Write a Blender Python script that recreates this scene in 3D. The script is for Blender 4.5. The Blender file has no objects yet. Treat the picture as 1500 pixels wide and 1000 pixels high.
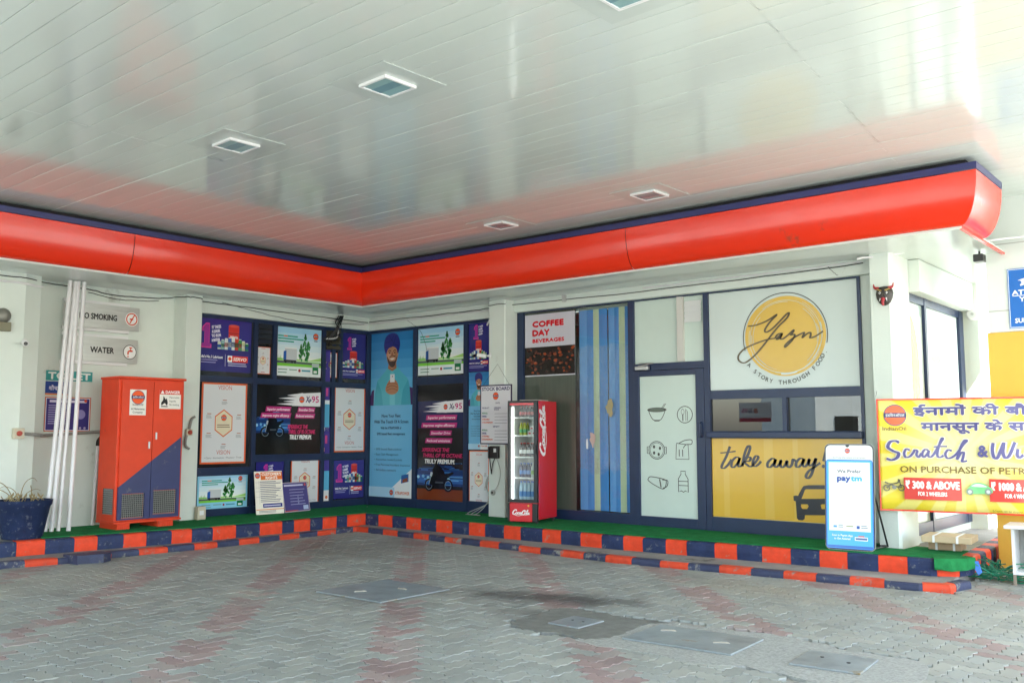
import bpy, bmesh, math, random
from mathutils import Vector, Matrix
random.seed(7)
S = bpy.context.scene
COL = S.collection
R = math.radians

# ---------------------------------------------------------------- camera
F_PX, HOR, CXP, CYP = 1350.0, 633.0, 750.0, 500.0        # photograph is 1500 x 1000
PITCH = math.atan((HOR - CYP) / F_PX)
YAW = math.atan(1150 * math.cos(PITCH) / F_PX)
CAM = Vector((13.38, -11.59, 1.615))
PZ = 0.265                                               # forecourt platform height
cd = bpy.data.cameras.new('camera'); cam = bpy.data.objects.new('camera', cd); COL.objects.link(cam)
cam.location = CAM; cam.rotation_euler = (R(90) + PITCH, 0, YAW)
cd.sensor_width = 36; cd.lens = F_PX / 1500 * 36; cd.clip_end = 2000; cd.clip_start = 0.05
S.camera = cam

# ---------------------------------------------------------------- light
SUN_EL, SUN_AZ = R(55), R(-20)                           # direction of the sun: from +X towards -Y
world = bpy.data.worlds.new('World'); S.world = world; world.use_nodes = True
wn = world.node_tree.nodes; wl = world.node_tree.links
sky = wn.new('ShaderNodeTexSky'); sky.sky_type = 'NISHITA'; sky.sun_disc = False
sky.sun_elevation = SUN_EL; sky.sun_rotation = R(90) - SUN_AZ
sky.dust_density = 2.0; sky.air_density = 1.0; sky.ozone_density = 1.0
wn['Background'].inputs[1].default_value = 0.15
wl.new(sky.outputs[0], wn['Background'].inputs[0])
sd = bpy.data.lights.new('sun', 'SUN'); sun = bpy.data.objects.new('sun', sd); COL.objects.link(sun)
sd.energy = 4.0; sd.angle = R(0.53); sd.color = (1.0, 0.97, 0.93)
sv = Vector((math.cos(SUN_EL) * math.cos(SUN_AZ), math.cos(SUN_EL) * math.sin(SUN_AZ), math.sin(SUN_EL)))
sun.rotation_euler = sv.to_track_quat('Z', 'Y').to_euler(); sun.location = (30, -10, 30)
S.view_settings.view_transform = 'Standard'; S.view_settings.look = 'None'
S.view_settings.exposure = 2.86; S.view_settings.gamma = 1.0
S.view_settings.use_curve_mapping = False
S.cycles.use_denoising = True
S.cycles.max_bounces = 10; S.cycles.diffuse_bounces = 6; S.cycles.glossy_bounces = 4; S.cycles.transparent_max_bounces = 12
S.cycles.caustics_reflective = False; S.cycles.caustics_refractive = False
S.cycles.sample_clamp_indirect = 6.0

# ---------------------------------------------------------------- pixel -> place
_fh = Vector((-math.sin(YAW), math.cos(YAW), 0)); _rt = Vector((math.cos(YAW), math.sin(YAW), 0)); _up = Vector((0, 0, 1))
_fw = _fh * math.cos(PITCH) + _up * math.sin(PITCH); _cu = _up * math.cos(PITCH) - _fh * math.sin(PITCH)
def ray(px, py): return _fw + _rt * ((px - CXP) / F_PX) - _cu * ((py - CYP) / F_PX)
def G(px, py, z=0.0): r = ray(px, py); return CAM + r * ((z - CAM.z) / r.z)
def onA(px, py, y=0.0): r = ray(px, py); return CAM + r * ((y - CAM.y) / r.y)
def onB(px, py, x=0.0): r = ray(px, py); return CAM + r * ((x - CAM.x) / r.x)
def rectA(xl, ytl, ybl, xr, ytr, ybr, y=0.0):            # -> u0, z0, u1, z1 on the long wall
    a, b, c, d = onA(xl, ytl, y), onA(xl, ybl, y), onA(xr, ytr, y), onA(xr, ybr, y)
    return (a.x + b.x) / 2, (b.z + d.z) / 2, (c.x + d.x) / 2, (a.z + c.z) / 2
def rectB(xl, ytl, ybl, xr, ytr, ybr, x=0.0):
    a, b, c, d = onB(xl, ytl, x), onB(xl, ybl, x), onB(xr, ytr, x), onB(xr, ybr, x)
    return (a.y + b.y) / 2, (b.z + d.z) / 2, (c.y + d.y) / 2, (a.z + c.z) / 2

# ---------------------------------------------------------------- materials
def lin(c):
    if isinstance(c, str):
        c = c.lstrip('#'); c = [int(c[i:i + 2], 16) / 255 for i in (0, 2, 4)]
    return tuple((v / 12.92 if v <= 0.04045 else ((v + 0.055) / 1.055) ** 2.4) for v in c[:3])
MATS = {}
def mat(name, col, rough=0.5, metal=0.0, spec=0.5, coat=0.0, var=0.0, vscale=4.0, bump=0.0, bscale=30.0,
        dirt=None, dirt_amt=0.0, dirt_scale=6.0, stretch=(1, 1, 1), attr=None, emit=0.0, rvar=0.0, alpha=1.0, sheen=0.0):
    if name in MATS: return MATS[name]
    m = bpy.data.materials.new(name); m.use_nodes = True
    n = m.node_tree.nodes; l = m.node_tree.links; b = n['Principled BSDF']
    c4 = (*col, 1.0)
    b.inputs['Base Color'].default_value = c4; b.inputs['Roughness'].default_value = rough
    b.inputs['Metallic'].default_value = metal; b.inputs['Specular IOR Level'].default_value = spec
    b.inputs['Coat Weight'].default_value = coat; b.inputs['Coat Roughness'].default_value = 0.06
    b.inputs['Sheen Weight'].default_value = sheen
    geo = n.new('ShaderNodeNewGeometry'); mp = n.new('ShaderNodeVectorMath'); mp.operation = 'MULTIPLY'
    mp.inputs[1].default_value = stretch; l.new(geo.outputs['Position'], mp.inputs[0])
    out = None
    if attr:
        a = n.new('ShaderNodeAttribute'); a.attribute_name = attr; out = a.outputs['Color']
    def noise(sc, det=5, rgh=0.6):
        t = n.new('ShaderNodeTexNoise'); t.inputs['Scale'].default_value = sc
        t.inputs['Detail'].default_value = det; t.inputs['Roughness'].default_value = rgh
        l.new(mp.outputs[0], t.inputs['Vector']); return t.outputs['Fac']
    if var > 0:
        mr = n.new('ShaderNodeMapRange'); mr.inputs[1].default_value = 0.25; mr.inputs[2].default_value = 0.75
        mr.inputs[3].default_value = 1 - var; mr.inputs[4].default_value = 1 + var
        l.new(noise(vscale), mr.inputs[0])
        mx = n.new('ShaderNodeVectorMath'); mx.operation = 'SCALE'
        if out: l.new(out, mx.inputs[0])
        else: mx.inputs[0].default_value = col
        l.new(mr.outputs[0], mx.inputs['Scale']); out = mx.outputs[0]
    if dirt and dirt_amt > 0:
        rp = n.new('ShaderNodeMapRange'); rp.interpolation_type = 'SMOOTHSTEP'
        rp.inputs[1].default_value = 0.70 - 0.45 * dirt_amt; rp.inputs[2].default_value = 0.80 - 0.45 * dirt_amt
        l.new(noise(dirt_scale, 9, 0.72), rp.inputs[0])
        mx = n.new('ShaderNodeMix'); mx.data_type = 'RGBA'
        l.new(rp.outputs[0], mx.inputs[0])
        if out: l.new(out, mx.inputs[6])
        else: mx.inputs[6].default_value = c4
        mx.inputs[7].default_value = (*dirt, 1); out = mx.outputs[2]
    if out: l.new(out, b.inputs['Base Color'])
    if rvar > 0:
        mr = n.new('ShaderNodeMapRange'); mr.inputs[3].default_value = max(0.02, rough - rvar); mr.inputs[4].default_value = rough + rvar
        l.new(noise(vscale * 1.7), mr.inputs[0]); l.new(mr.outputs[0], b.inputs['Roughness'])
    if bump > 0:
        bp = n.new('ShaderNodeBump'); bp.inputs['Strength'].default_value = 1.0; bp.inputs['Distance'].default_value = bump
        l.new(noise(bscale), bp.inputs['Height']); l.new(bp.outputs[0], b.inputs['Normal'])
    if emit > 0:
        b.inputs['Emission Color'].default_value = c4; b.inputs['Emission Strength'].default_value = emit
    MATS[name] = m
    return m
NAVY = (0.013, 0.028, 0.078); RED = (0.66, 0.045, 0.017)
M_white = mat('white_plaster', (0.67, 0.735, 0.68), 0.6, var=0.05, vscale=1.5, dirt=(0.47, 0.50, 0.45), dirt_amt=0.2, dirt_scale=1.3, bump=0.002, bscale=60)
M_acp = mat('white_cladding', (0.71, 0.76, 0.73), 0.3, var=0.03, vscale=0.8, dirt=(0.55, 0.55, 0.5), dirt_amt=0.08, dirt_scale=1.4)
M_soffit = mat('soffit_panel', (0.66, 0.72, 0.68), 0.12, spec=0.5, var=0.03, vscale=1.0, bump=0.004, bscale=0.7)
M_ceil = mat('ceiling_strip_paint', (0.61, 0.67, 0.635), 0.10, spec=0.5, var=0.04, vscale=0.7, bump=0.0022, bscale=1.0, stretch=(0.35, 1.6, 1))
M_navy = mat('navy_frame_paint', NAVY, 0.32, var=0.12, vscale=5, dirt=(0.09, 0.1, 0.15), dirt_amt=0.12, dirt_scale=9)
M_red = mat('fascia_orange_red', (0.80, 0.034, 0.008), 0.2, coat=0.15, var=0.06, vscale=1.2, bump=0.006, bscale=1.3, dirt=(0.42, 0.06, 0.03), dirt_amt=0.17, dirt_scale=1.6, rvar=0.08)
M_blue = mat('fascia_blue_trim', (0.022, 0.026, 0.12), 0.35, var=0.1)
M_black = mat('black_gap', (0.006, 0.006, 0.007), 0.8)
M_tint = mat('dark_tinted_pane', (0.012, 0.016, 0.02), 0.06, var=0.1)
M_print = mat('printed_vinyl', (0.5, 0.5, 0.5), 0.14, attr='Col', spec=0.5, bump=0.0015, bscale=3)
M_printm = mat('printed_board', (0.5, 0.5, 0.5), 0.5, attr='Col', spec=0.3)
M_steel = mat('brushed_steel', (0.50, 0.52, 0.49), 0.42, metal=0.3, var=0.1, vscale=3, stretch=(1, 1, 12))
M_alu = mat('aluminium_trim', (0.55, 0.56, 0.55), 0.35, metal=0.6)
M_pvc = mat('white_pvc', (0.72, 0.71, 0.72), 0.4, var=0.05, vscale=6)
M_cable = mat('black_cable', (0.012, 0.012, 0.012), 0.6)
M_cablew = mat('grey_cable', (0.35, 0.36, 0.34), 0.5)
M_conc = mat('step_concrete', (0.27, 0.265, 0.245), 0.85, var=0.2, vscale=3, dirt=(0.12, 0.115, 0.1), dirt_amt=0.3, dirt_scale=2.2, bump=0.006, bscale=50)
M_kred = mat('kerb_red_paint', (0.72, 0.062, 0.02), 0.6, spec=0.3, var=0.18, vscale=8, dirt=(0.34, 0.22, 0.17), dirt_amt=0.27, dirt_scale=9, bump=0.004, bscale=35)
M_knavy = mat('kerb_navy_paint', (0.020, 0.034, 0.095), 0.6, spec=0.3, var=0.3, vscale=8, dirt=(0.17, 0.18, 0.19), dirt_amt=0.30, dirt_scale=9, bump=0.004, bscale=35)
M_kredw = mat('worn_red_paint', (0.62, 0.065, 0.025), 0.6, spec=0.3, var=0.2, vscale=8, dirt=(0.25, 0.22, 0.19), dirt_amt=0.32, dirt_scale=6, bump=0.005, bscale=35)
M_knavyw = mat('worn_navy_paint', (0.03, 0.04, 0.09), 0.6, var=0.25, vscale=8, dirt=(0.22, 0.22, 0.2), dirt_amt=0.35, dirt_scale=6, bump=0.005, bscale=35)
M_carpet = mat('green_turf_carpet', (0.024, 0.225, 0.07), 0.95, spec=0.1, var=0.3, vscale=9, dirt=(0.09, 0.19, 0.09), dirt_amt=0.2, dirt_scale=2.5, bump=0.012, bscale=240)
M_cabred = mat('cabinet_orange_paint', (0.70, 0.055, 0.014), 0.45, spec=0.35, var=0.1, vscale=3, dirt=(0.28, 0.06, 0.03), dirt_amt=0.2, dirt_scale=4)
M_cabnavy = mat('cabinet_navy_paint', (0.025, 0.035, 0.12), 0.4, var=0.15, vscale=4, dirt=(0.1, 0.1, 0.14), dirt_amt=0.25, dirt_scale=6)
M_plate = mat('steel_cover_plate', (0.26, 0.295, 0.305), 0.42, metal=0.25, var=0.3, vscale=4, dirt=(0.23, 0.17, 0.08), dirt_amt=0.28, dirt_scale=2.0, bump=0.002, bscale=14)
M_coke = mat('cooler_red', (0.62, 0.012, 0.022), 0.25, coat=0.3)
M_blk = mat('black_plastic', (0.012, 0.012, 0.013), 0.35)
M_whitep = mat('white_plastic', (0.75, 0.76, 0.76), 0.35)
M_lamp = mat('lamp_glass', (0.27, 0.43, 0.44), 0.08)
M_yellow = mat('yellow_paint', (0.78, 0.47, 0.07), 0.45, var=0.05, vscale=2)
M_card = mat('brown_cardboard', (0.42, 0.29, 0.18), 0.85, var=0.15, vscale=7)
M_card2 = mat('pale_cardboard', (0.55, 0.43, 0.27), 0.85, var=0.12, vscale=7)
M_green = mat('green_wire', (0.02, 0.23, 0.13), 0.4)
M_soil = mat('potting_soil', (0.10, 0.075, 0.045), 0.95, var=0.4, vscale=30, bump=0.02, bscale=40)
M_potm = mat('navy_pot_paint', (0.014, 0.026, 0.075), 0.7, spec=0.25, var=0.25, vscale=9, dirt=(0.09, 0.11, 0.15), dirt_amt=0.33, dirt_scale=12, bump=0.003, bscale=40)
M_dry = mat('dry_stem', (0.30, 0.24, 0.12), 0.9)
M_leaf = mat('green_stem', (0.09, 0.15, 0.04), 0.8)
M_wire = mat('wire_mesh', (0.30, 0.30, 0.28), 0.5, metal=0.5)
M_beige = mat('beige_plastic', (0.55, 0.50, 0.38), 0.5)
M_rustred = mat('red_button', (0.4, 0.05, 0.03), 0.5)

def glass(name, tint=(1, 1, 1), rough=0.0, spec=1.0, bump=0.0, bscale=20, base=0.0):
    m = bpy.data.materials.new(name); m.use_nodes = True; n = m.node_tree.nodes; l = m.node_tree.links
    n.remove(n['Principled BSDF'])
    tr = n.new('ShaderNodeBsdfTransparent'); tr.inputs[0].default_value = (*tint, 1)
    gl = n.new('ShaderNodeBsdfGlossy'); gl.inputs['Roughness'].default_value = rough
    fr = n.new('ShaderNodeFresnel'); fr.inputs[0].default_value = 1.5
    ad = n.new('ShaderNodeMath'); ad.operation = 'MULTIPLY_ADD'; ad.inputs[1].default_value = spec; ad.inputs[2].default_value = base
    mx = n.new('ShaderNodeMixShader'); l.new(fr.outputs[0], ad.inputs[0]); gb = n.new('ShaderNodeNewGeometry'); fb = n.new('ShaderNodeMath'); fb.operation = 'SUBTRACT'; fb.inputs[0].default_value = 1.0; l.new(gb.outputs['Backfacing'], fb.inputs[1])
    ff = n.new('ShaderNodeMath'); ff.operation = 'MULTIPLY'; l.new(ad.outputs[0], ff.inputs[0]); l.new(fb.outputs[0], ff.inputs[1]); l.new(ff.outputs[0], mx.inputs[0])
    l.new(tr.outputs[0], mx.inputs[1]); l.new(gl.outputs[0], mx.inputs[2]); l.new(mx.outputs[0], n['Material Output'].inputs[0])
    if bump > 0:
        t = n.new('ShaderNodeTexNoise'); t.inputs['Scale'].default_value = bscale; t.inputs['Detail'].default_value = 4
        t.inputs['Roughness'].default_value = 0.65; t.inputs['Distortion'].default_value = 0.6
        g = n.new('ShaderNodeNewGeometry'); l.new(g.outputs['Position'], t.inputs['Vector'])
        bp = n.new('ShaderNodeBump'); bp.inputs['Distance'].default_value = bump; bp.inputs['Strength'].default_value = 1
        l.new(t.outputs['Fac'], bp.inputs['Height']); l.new(bp.outputs[0], gl.inputs['Normal']); l.new(bp.outputs[0], fr.inputs['Normal'])
    return m
M_glass = glass('clear_glass', (0.93, 0.96, 0.95))
M_glassd = glass('tinted_glass', (0.55, 0.62, 0.58), base=0.06)
M_film = glass('crinkled_film', (0.96, 0.98, 1.0), rough=0.10, spec=1.0, bump=0.05, bscale=13, base=0.08)

# ---------------------------------------------------------------- mesh helpers
def link(name, me, m=None, parent=None, loc=None, rz=None, rot=None):
    o = bpy.data.objects.new(name, me); COL.objects.link(o)
    if m is not None and me is not None and len(me.materials) == 0: me.materials.append(m)
    if parent is not None: o.parent = parent
    if loc is not None: o.location = loc
    if rz is not None: o.rotation_euler = (0, 0, rz)
    if rot is not None: o.rotation_euler = rot
    return o
def tag(o, label, cat, group=None):
    o['label'] = label; o['category'] = cat
    if group: o['group'] = group
    return o
def struct(o): o['kind'] = 'structure'; return o
def thing(name, label, cat, loc=(0, 0, 0), rz=0.0, group=None, rot=None):
    o = link(name, None, loc=loc, rz=rz)
    if rot: o.rotation_euler = rot
    return tag(o, label, cat, group)
class MB:
    """collects geometry for ONE mesh"""
    def __init__(s): s.v = []; s.f = []
    def add(s, vs, fs):
        k = len(s.v); s.v += [tuple(p) for p in vs]; s.f += [tuple(i + k for i in f) for f in fs]; return s
    def box(s, x0, y0, z0, x1, y1, z1, bev=0.0):
        if bev > 0:
            bm = bmesh.new(); bmesh.ops.create_cube(bm, size=1)
            for v in bm.verts: v.co = Vector(((x0 + x1) / 2 + v.co.x * (x1 - x0), (y0 + y1) / 2 + v.co.y * (y1 - y0), (z0 + z1) / 2 + v.co.z * (z1 - z0)))
            bmesh.ops.bevel(bm, geom=bm.edges[:], offset=bev, segments=2, profile=0.5, affect='EDGES')
            bm.verts.ensure_lookup_table(); bm.verts.index_update()
            s.add([v.co for v in bm.verts], [[v.index for v in f.verts] for f in bm.faces]); bm.free(); return s
        v = [(x, y, z) for z in (z0, z1) for x, y in ((x0, y0), (x1, y0), (x1, y1), (x0, y1))]
        return s.add(v, [(3, 2, 1, 0), (4, 5, 6, 7), (0, 1, 5, 4), (1, 2, 6, 5), (2, 3, 7, 6), (3, 0, 4, 7)])
    def tube(s, pts, r, n=6, cap=True, r2=None):
        pts = [Vector(p) for p in pts]; k = len(s.v); N = len(pts); prev = None
        for i, p in enumerate(pts):
            d = (pts[min(i + 1, N - 1)] - pts[max(i - 1, 0)]).normalized()
            a = Vector((0, 0, 1)) if abs(d.z) < 0.9 else Vector((1, 0, 0))
            if prev is not None: a = prev
            u = (a - d * a.dot(d)).normalized(); w = d.cross(u); prev = u
            rr = r if r2 is None else r + (r2 - r) * i / (N - 1)
            for j in range(n):
                t = 2 * math.pi * j / n; s.v.append(tuple(p + u * (rr * math.cos(t)) + w * (rr * math.sin(t))))
        for i in range(N - 1):
            for j in range(n):
                a, b = k + i * n + j, k + i * n + (j + 1) % n
                s.f.append((a, b, b + n, a + n))
        if cap: s.f.append(tuple(k + j for j in reversed(range(n)))); s.f.append(tuple(k + (N - 1) * n + j for j in range(n)))
        return s
    def lathe(s, prof, n=20, c=(0, 0, 0), cap=True):
        k = len(s.v)
        for r, z in prof:
            for j in range(n):
                t = 2 * math.pi * j / n; s.v.append((c[0] + r * math.cos(t), c[1] + r * math.sin(t), c[2] + z))
        for i in range(len(prof) - 1):
            for j in range(n):
                a, b = k + i * n + j, k + i * n + (j + 1) % n
                s.f.append((a, b, b + n, a + n))
        if cap:
            s.f.append(tuple(k + j for j in reversed(range(n)))); s.f.append(tuple(k + (len(prof) - 1) * n + j for j in range(n)))
        return s
    def prism(s, poly, z0, z1):
        n = len(poly); k = len(s.v)
        s.v += [(x, y, z0) for x, y in poly] + [(x, y, z1) for x, y in poly]
        s.f.append(tuple(k + i for i in reversed(range(n)))); s.f.append(tuple(k + n + i for i in range(n)))
        for i in range(n): j = (i + 1) % n; s.f.append((k + i, k + j, k + n + j, k + n + i))
        return s
    def prism_y(s, poly, y0, y1):                        # polygon in x,z, swept along y
        n = len(poly); k = len(s.v)
        s.v += [(x, y0, z) for x, z in poly] + [(x, y1, z) for x, z in poly]
        s.f.append(tuple(k + i for i in range(n))); s.f.append(tuple(k + n + i for i in reversed(range(n))))
        for i in range(n): j = (i + 1) % n; s.f.append((k + j, k + i, k + n + i, k + n + j))
        return s
    def mesh(s, name, smooth=False):
        me = bpy.data.meshes.new(name); me.from_pydata(s.v, [], s.f); me.update()
        bm = bmesh.new(); bm.from_mesh(me); bmesh.ops.recalc_face_normals(bm, faces=bm.faces[:]); bm.to_mesh(me); bm.free()
        if smooth:
            me.polygons.foreach_set('use_smooth', [True] * len(me.polygons)); 
            try: me.set_sharp_from_angle(angle=R(40))
            except Exception: pass
        return me
    def build(s, name, m, parent=None, loc=None, rz=None, rot=None, smooth=False):
        return link(name, s.mesh(name, smooth), m, parent, loc, rz, rot)
def spline(pts, k=6, closed=False):
    pts = [tuple(p) for p in pts]; n = len(pts); out = []
    if n < 3: return pts
    dim = len(pts[0])
    for i in range(n if closed else n - 1):
        p = [pts[(i + d) % n] if closed else pts[min(max(i + d, 0), n - 1)] for d in (-1, 0, 1, 2)]
        for j in range(k):
            t = j / k
            out.append(tuple(0.5 * (2 * p[1][a] + (p[2][a] - p[0][a]) * t + (2 * p[0][a] - 5 * p[1][a] + 4 * p[2][a] - p[3][a]) * t * t
                                    + (-p[0][a] + 3 * p[1][a] - 3 * p[2][a] + p[3][a]) * t ** 3) for a in range(dim)))
    if not closed: out.append(pts[-1])
    return out

# ---------------------------------------------------------------- flat print (lettering, posters)
_tc = {}
def text_mesh(s, bold=0.0, shear=0.0, spacing=1.0):
    key = (s, bold, shear, spacing)
    if key in _tc: return _tc[key]
    cu = bpy.data.curves.new('t', 'FONT'); cu.body = s; cu.size = 1; cu.offset = bold; cu.shear = shear
    cu.resolution_u = 2; cu.space_character = spacing
    ob = bpy.data.objects.new('t', cu)
    me = bpy.data.meshes.new_from_object(ob)
    v = [(p.co.x, p.co.y) for p in me.vertices]; f = [tuple(p.vertices) for p in me.polygons]
    bpy.data.objects.remove(ob); bpy.data.curves.remove(cu); bpy.data.meshes.remove(me)
    if not v: v = [(0, 0), (0.01, 0), (0, 0.01)]; f = [(0, 1, 2)]
    x0 = min(p[0] for p in v); x1 = max(p[0] for p in v); y0 = min(p[1] for p in v); y1 = max(p[1] for p in v)
    _tc[key] = (v, f, x0, x1, y0, y1); return _tc[key]
class Sheet:
    """a printed panel: local x to the right, z up, printed on the -y side; origin at its lower left corner"""
    STEP = 0.0002
    def __init__(s, w, h, base=0.0015, bend=None): s.w, s.h = w, h; s.parts = {}; s.k = 1; s.base = base; s.bend = bend; s.cur = 'picture'
    def part(s, name): s.cur = name; return s
    def new(s, name):                                     # a piece of print that is a part of its own
        s.n = getattr(s, 'n', 0) + 1; s.cur = '%s#%d' % (name, s.n); return s
    def _add(s, v, f, col, up=True):
        d = s.parts.setdefault(s.cur, ([], [], []))
        if up: s.k += 1
        dep = s.base + s.k * (0.0009 if s.bend else s.STEP); o = len(d[0]); c = lin(col) if isinstance(col, str) else col
        for x, z in v:
            b = s.bend(x, z) if s.bend else 0.0
            d[0].append((x, b - dep, z))
        for q in f: d[1].append(tuple(i + o for i in q)); d[2].append(c)
        return s
    def poly(s, pts, col, up=True): return s._add(list(pts), [tuple(range(len(pts)))], col, up)
    def rect(s, x, z, w, h, col, up=True, skew=0.0):
        if s.bend and w > 0.12:
            n = max(2, int(w / 0.02)); v = []; f = []
            for i in range(n + 1): v += [(x + w * i / n, z), (x + w * i / n + skew, z + h)]
            for i in range(n): f.append((2 * i, 2 * i + 2, 2 * i + 3, 2 * i + 1))
            return s._add(v, f, col, up)
        return s.poly([(x, z), (x + w, z), (x + w + skew, z + h), (x + skew, z + h)], col, up)
    def frame(s, x, z, w, h, t, col):
        s.rect(x, z, w, t, col); s.rect(x, z + h - t, w, t, col, False); s.rect(x, z + t, t, h - 2 * t, col, False); s.rect(x + w - t, z + t, t, h - 2 * t, col, False); return s
    def circ(s, x, z, r, col, n=24, rx=None, up=True, a0=0.0, a1=360.0):
        rx = r if rx is None else rx
        full = abs(a1 - a0) >= 360
        return s.poly([(x + rx * math.cos(R(a0 + (a1 - a0) * i / n)), z + r * math.sin(R(a0 + (a1 - a0) * i / n))) for i in range(n if full else n + 1)], col, up)
    def ring(s, x, z, r, t, col, n=40, a0=0.0, a1=360.0, rx=None):
        k = (rx / r) if rx else 1.0
        v = []; f = []
        for i in range(n + 1):
            a = R(a0 + (a1 - a0) * i / n); v += [(x + (r - t / 2) * k * math.cos(a), z + (r - t / 2) * math.sin(a)), (x + (r + t / 2) * k * math.cos(a), z + (r + t / 2) * math.sin(a))]
        for i in range(n): f.append((2 * i, 2 * i + 1, 2 * i + 3, 2 * i + 2))
        return s._add(v, f, col)
    def stroke(s, pts, wd, col, k=6, smooth=True, up=True, closed=False, taper=None):
        p = spline(pts, k, closed) if smooth else [tuple(q) for q in pts]
        if closed: p = p + [p[0]]
        v = []; f = []; n = len(p)
        for i in range(n):
            a, b = p[max(i - 1, 0)], p[min(i + 1, n - 1)]
            if closed and i in (0, n - 1): a, b = p[n - 2], p[1]
            dx, dz = b[0] - a[0], b[1] - a[1]; L = math.hypot(dx, dz) or 1e-9
            h = wd / 2
            if taper: h *= taper(dx / L, dz / L)
            nx, nz = -dz / L * h, dx / L * h
            v += [(p[i][0] + nx, p[i][1] + nz), (p[i][0] - nx, p[i][1] - nz)]
        for i in range(n - 1): f.append((2 * i, 2 * i + 1, 2 * i + 3, 2 * i + 2))
        return s._add(v, f, col, up)
    def text(s, t, x, z, size, col, align='L', bold=0.0, shear=0.0, width=None, up=True, rot=0.0, spacing=1.0, capw=None):
        """size = height of a capital; width fixes the line length"""
        v, f, x0, x1, y0, y1 = text_mesh(t, 0.0, shear, spacing)
        k = size / 0.70; kx = k if width is None else width / max(1e-6, x1 - x0)
        if capw and (x1 - x0) * k > capw: kx = capw / (x1 - x0)
        W = (x1 - x0) * kx; ox = {'L': 0, 'C': -W / 2, 'R': -W}[align]
        cr, sr = math.cos(rot), math.sin(rot)
        d = bold * k * 1.5
        for n_, (du, dw) in enumerate(((0, 0),) if bold == 0 else ((0, 0), (d, 0), (-d, 0), (0, d), (0, -d))):
            pv = []
            for a, b in v:
                q, w_ = (a - x0) * kx + ox + du, b * k + dw
                pv.append((x + q * cr - w_ * sr, z + q * sr + w_ * cr))
            if n_: s.k += 0.12
            s._add(pv, f, col, up and n_ == 0)
        return s
    def lines(s, x, z, w, n, gap, t, col, ragged=0.3):    # print too fine to read
        for i in range(n):
            s.rect(x, z - i * gap, w * (1 - ragged * random.random()), t, col, up=(i == 0))
        return s
    def build(s, root, m=None):
        for name, (v, f, c) in s.parts.items():
            name = name.split('#')[0]
            me = bpy.data.meshes.new(name); me.from_pydata(v, [], f)
            a = me.color_attributes.new('Col', 'FLOAT_COLOR', 'CORNER')
            i = 0
            for p in me.polygons:
                cc = (*c[p.index], 1.0)
                for li in p.loop_indices: a.data[li].color = cc
            me.update()
            link(name, me, m or M_print, root)
        return root
def panel_mesh(w, h, t, col, name):
    b = MB().box(0, -t, 0, w, 0, h); me = b.mesh(name)
    a = me.color_attributes.new('Col', 'FLOAT_COLOR', 'CORNER'); c = (*(lin(col) if isinstance(col, str) else col), 1)
    for d in a.data: d.color = c
    return me
def poster(rect, wall, col, label, name='poster', cat='poster', off=0.012, t=0.003, group=None, m=None, depth=None):
    """rect = u0,z0,u1,z1 ; wall 'A' (faces -Y) or 'B' (faces +X)"""
    u0, z0, u1, z1 = rect
    o = link(name, panel_mesh(u1 - u0, z1 - z0, t, col, name), m or M_print)
    if wall == 'A': o.location = (u0, (0.0 if depth is None else depth) - off, z0)
    else: o.location = ((0.0 if depth is None else depth) + off, u0, z0); o.rotation_euler = (0, 0, R(90))
    tag(o, label, cat, group)
    return o, Sheet(u1 - u0, z1 - z0, base=t)
def ioc_logo(s, x, z, r):                                # orange disc with a navy band
    s.circ(x, z, r * 1.08, '#3a3f7a', 22); s.circ(x, z, r, '#f0602c', 22); s.rect(x - r * 1.05, z - r * 0.22, r * 2.1, r * 0.46, '#20285f')
    s.text('इंडियनऑयल', x, z - r * 0.13, r * 0.26, '#ffffff', 'C', capw=r * 1.9)

# ================================================================ GROUND
g = MB(); g.add([(-150, -150, -0.012), (150, -150, -0.012), (150, 150, -0.012), (-150, 150, -0.012)], [(0, 1, 2, 3)])
M_ground = mat('forecourt_sand', (0.33, 0.325, 0.29), 0.9, var=0.15, vscale=2, bump=0.003, bscale=60)
ground = struct(g.build('ground', M_ground))
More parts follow.
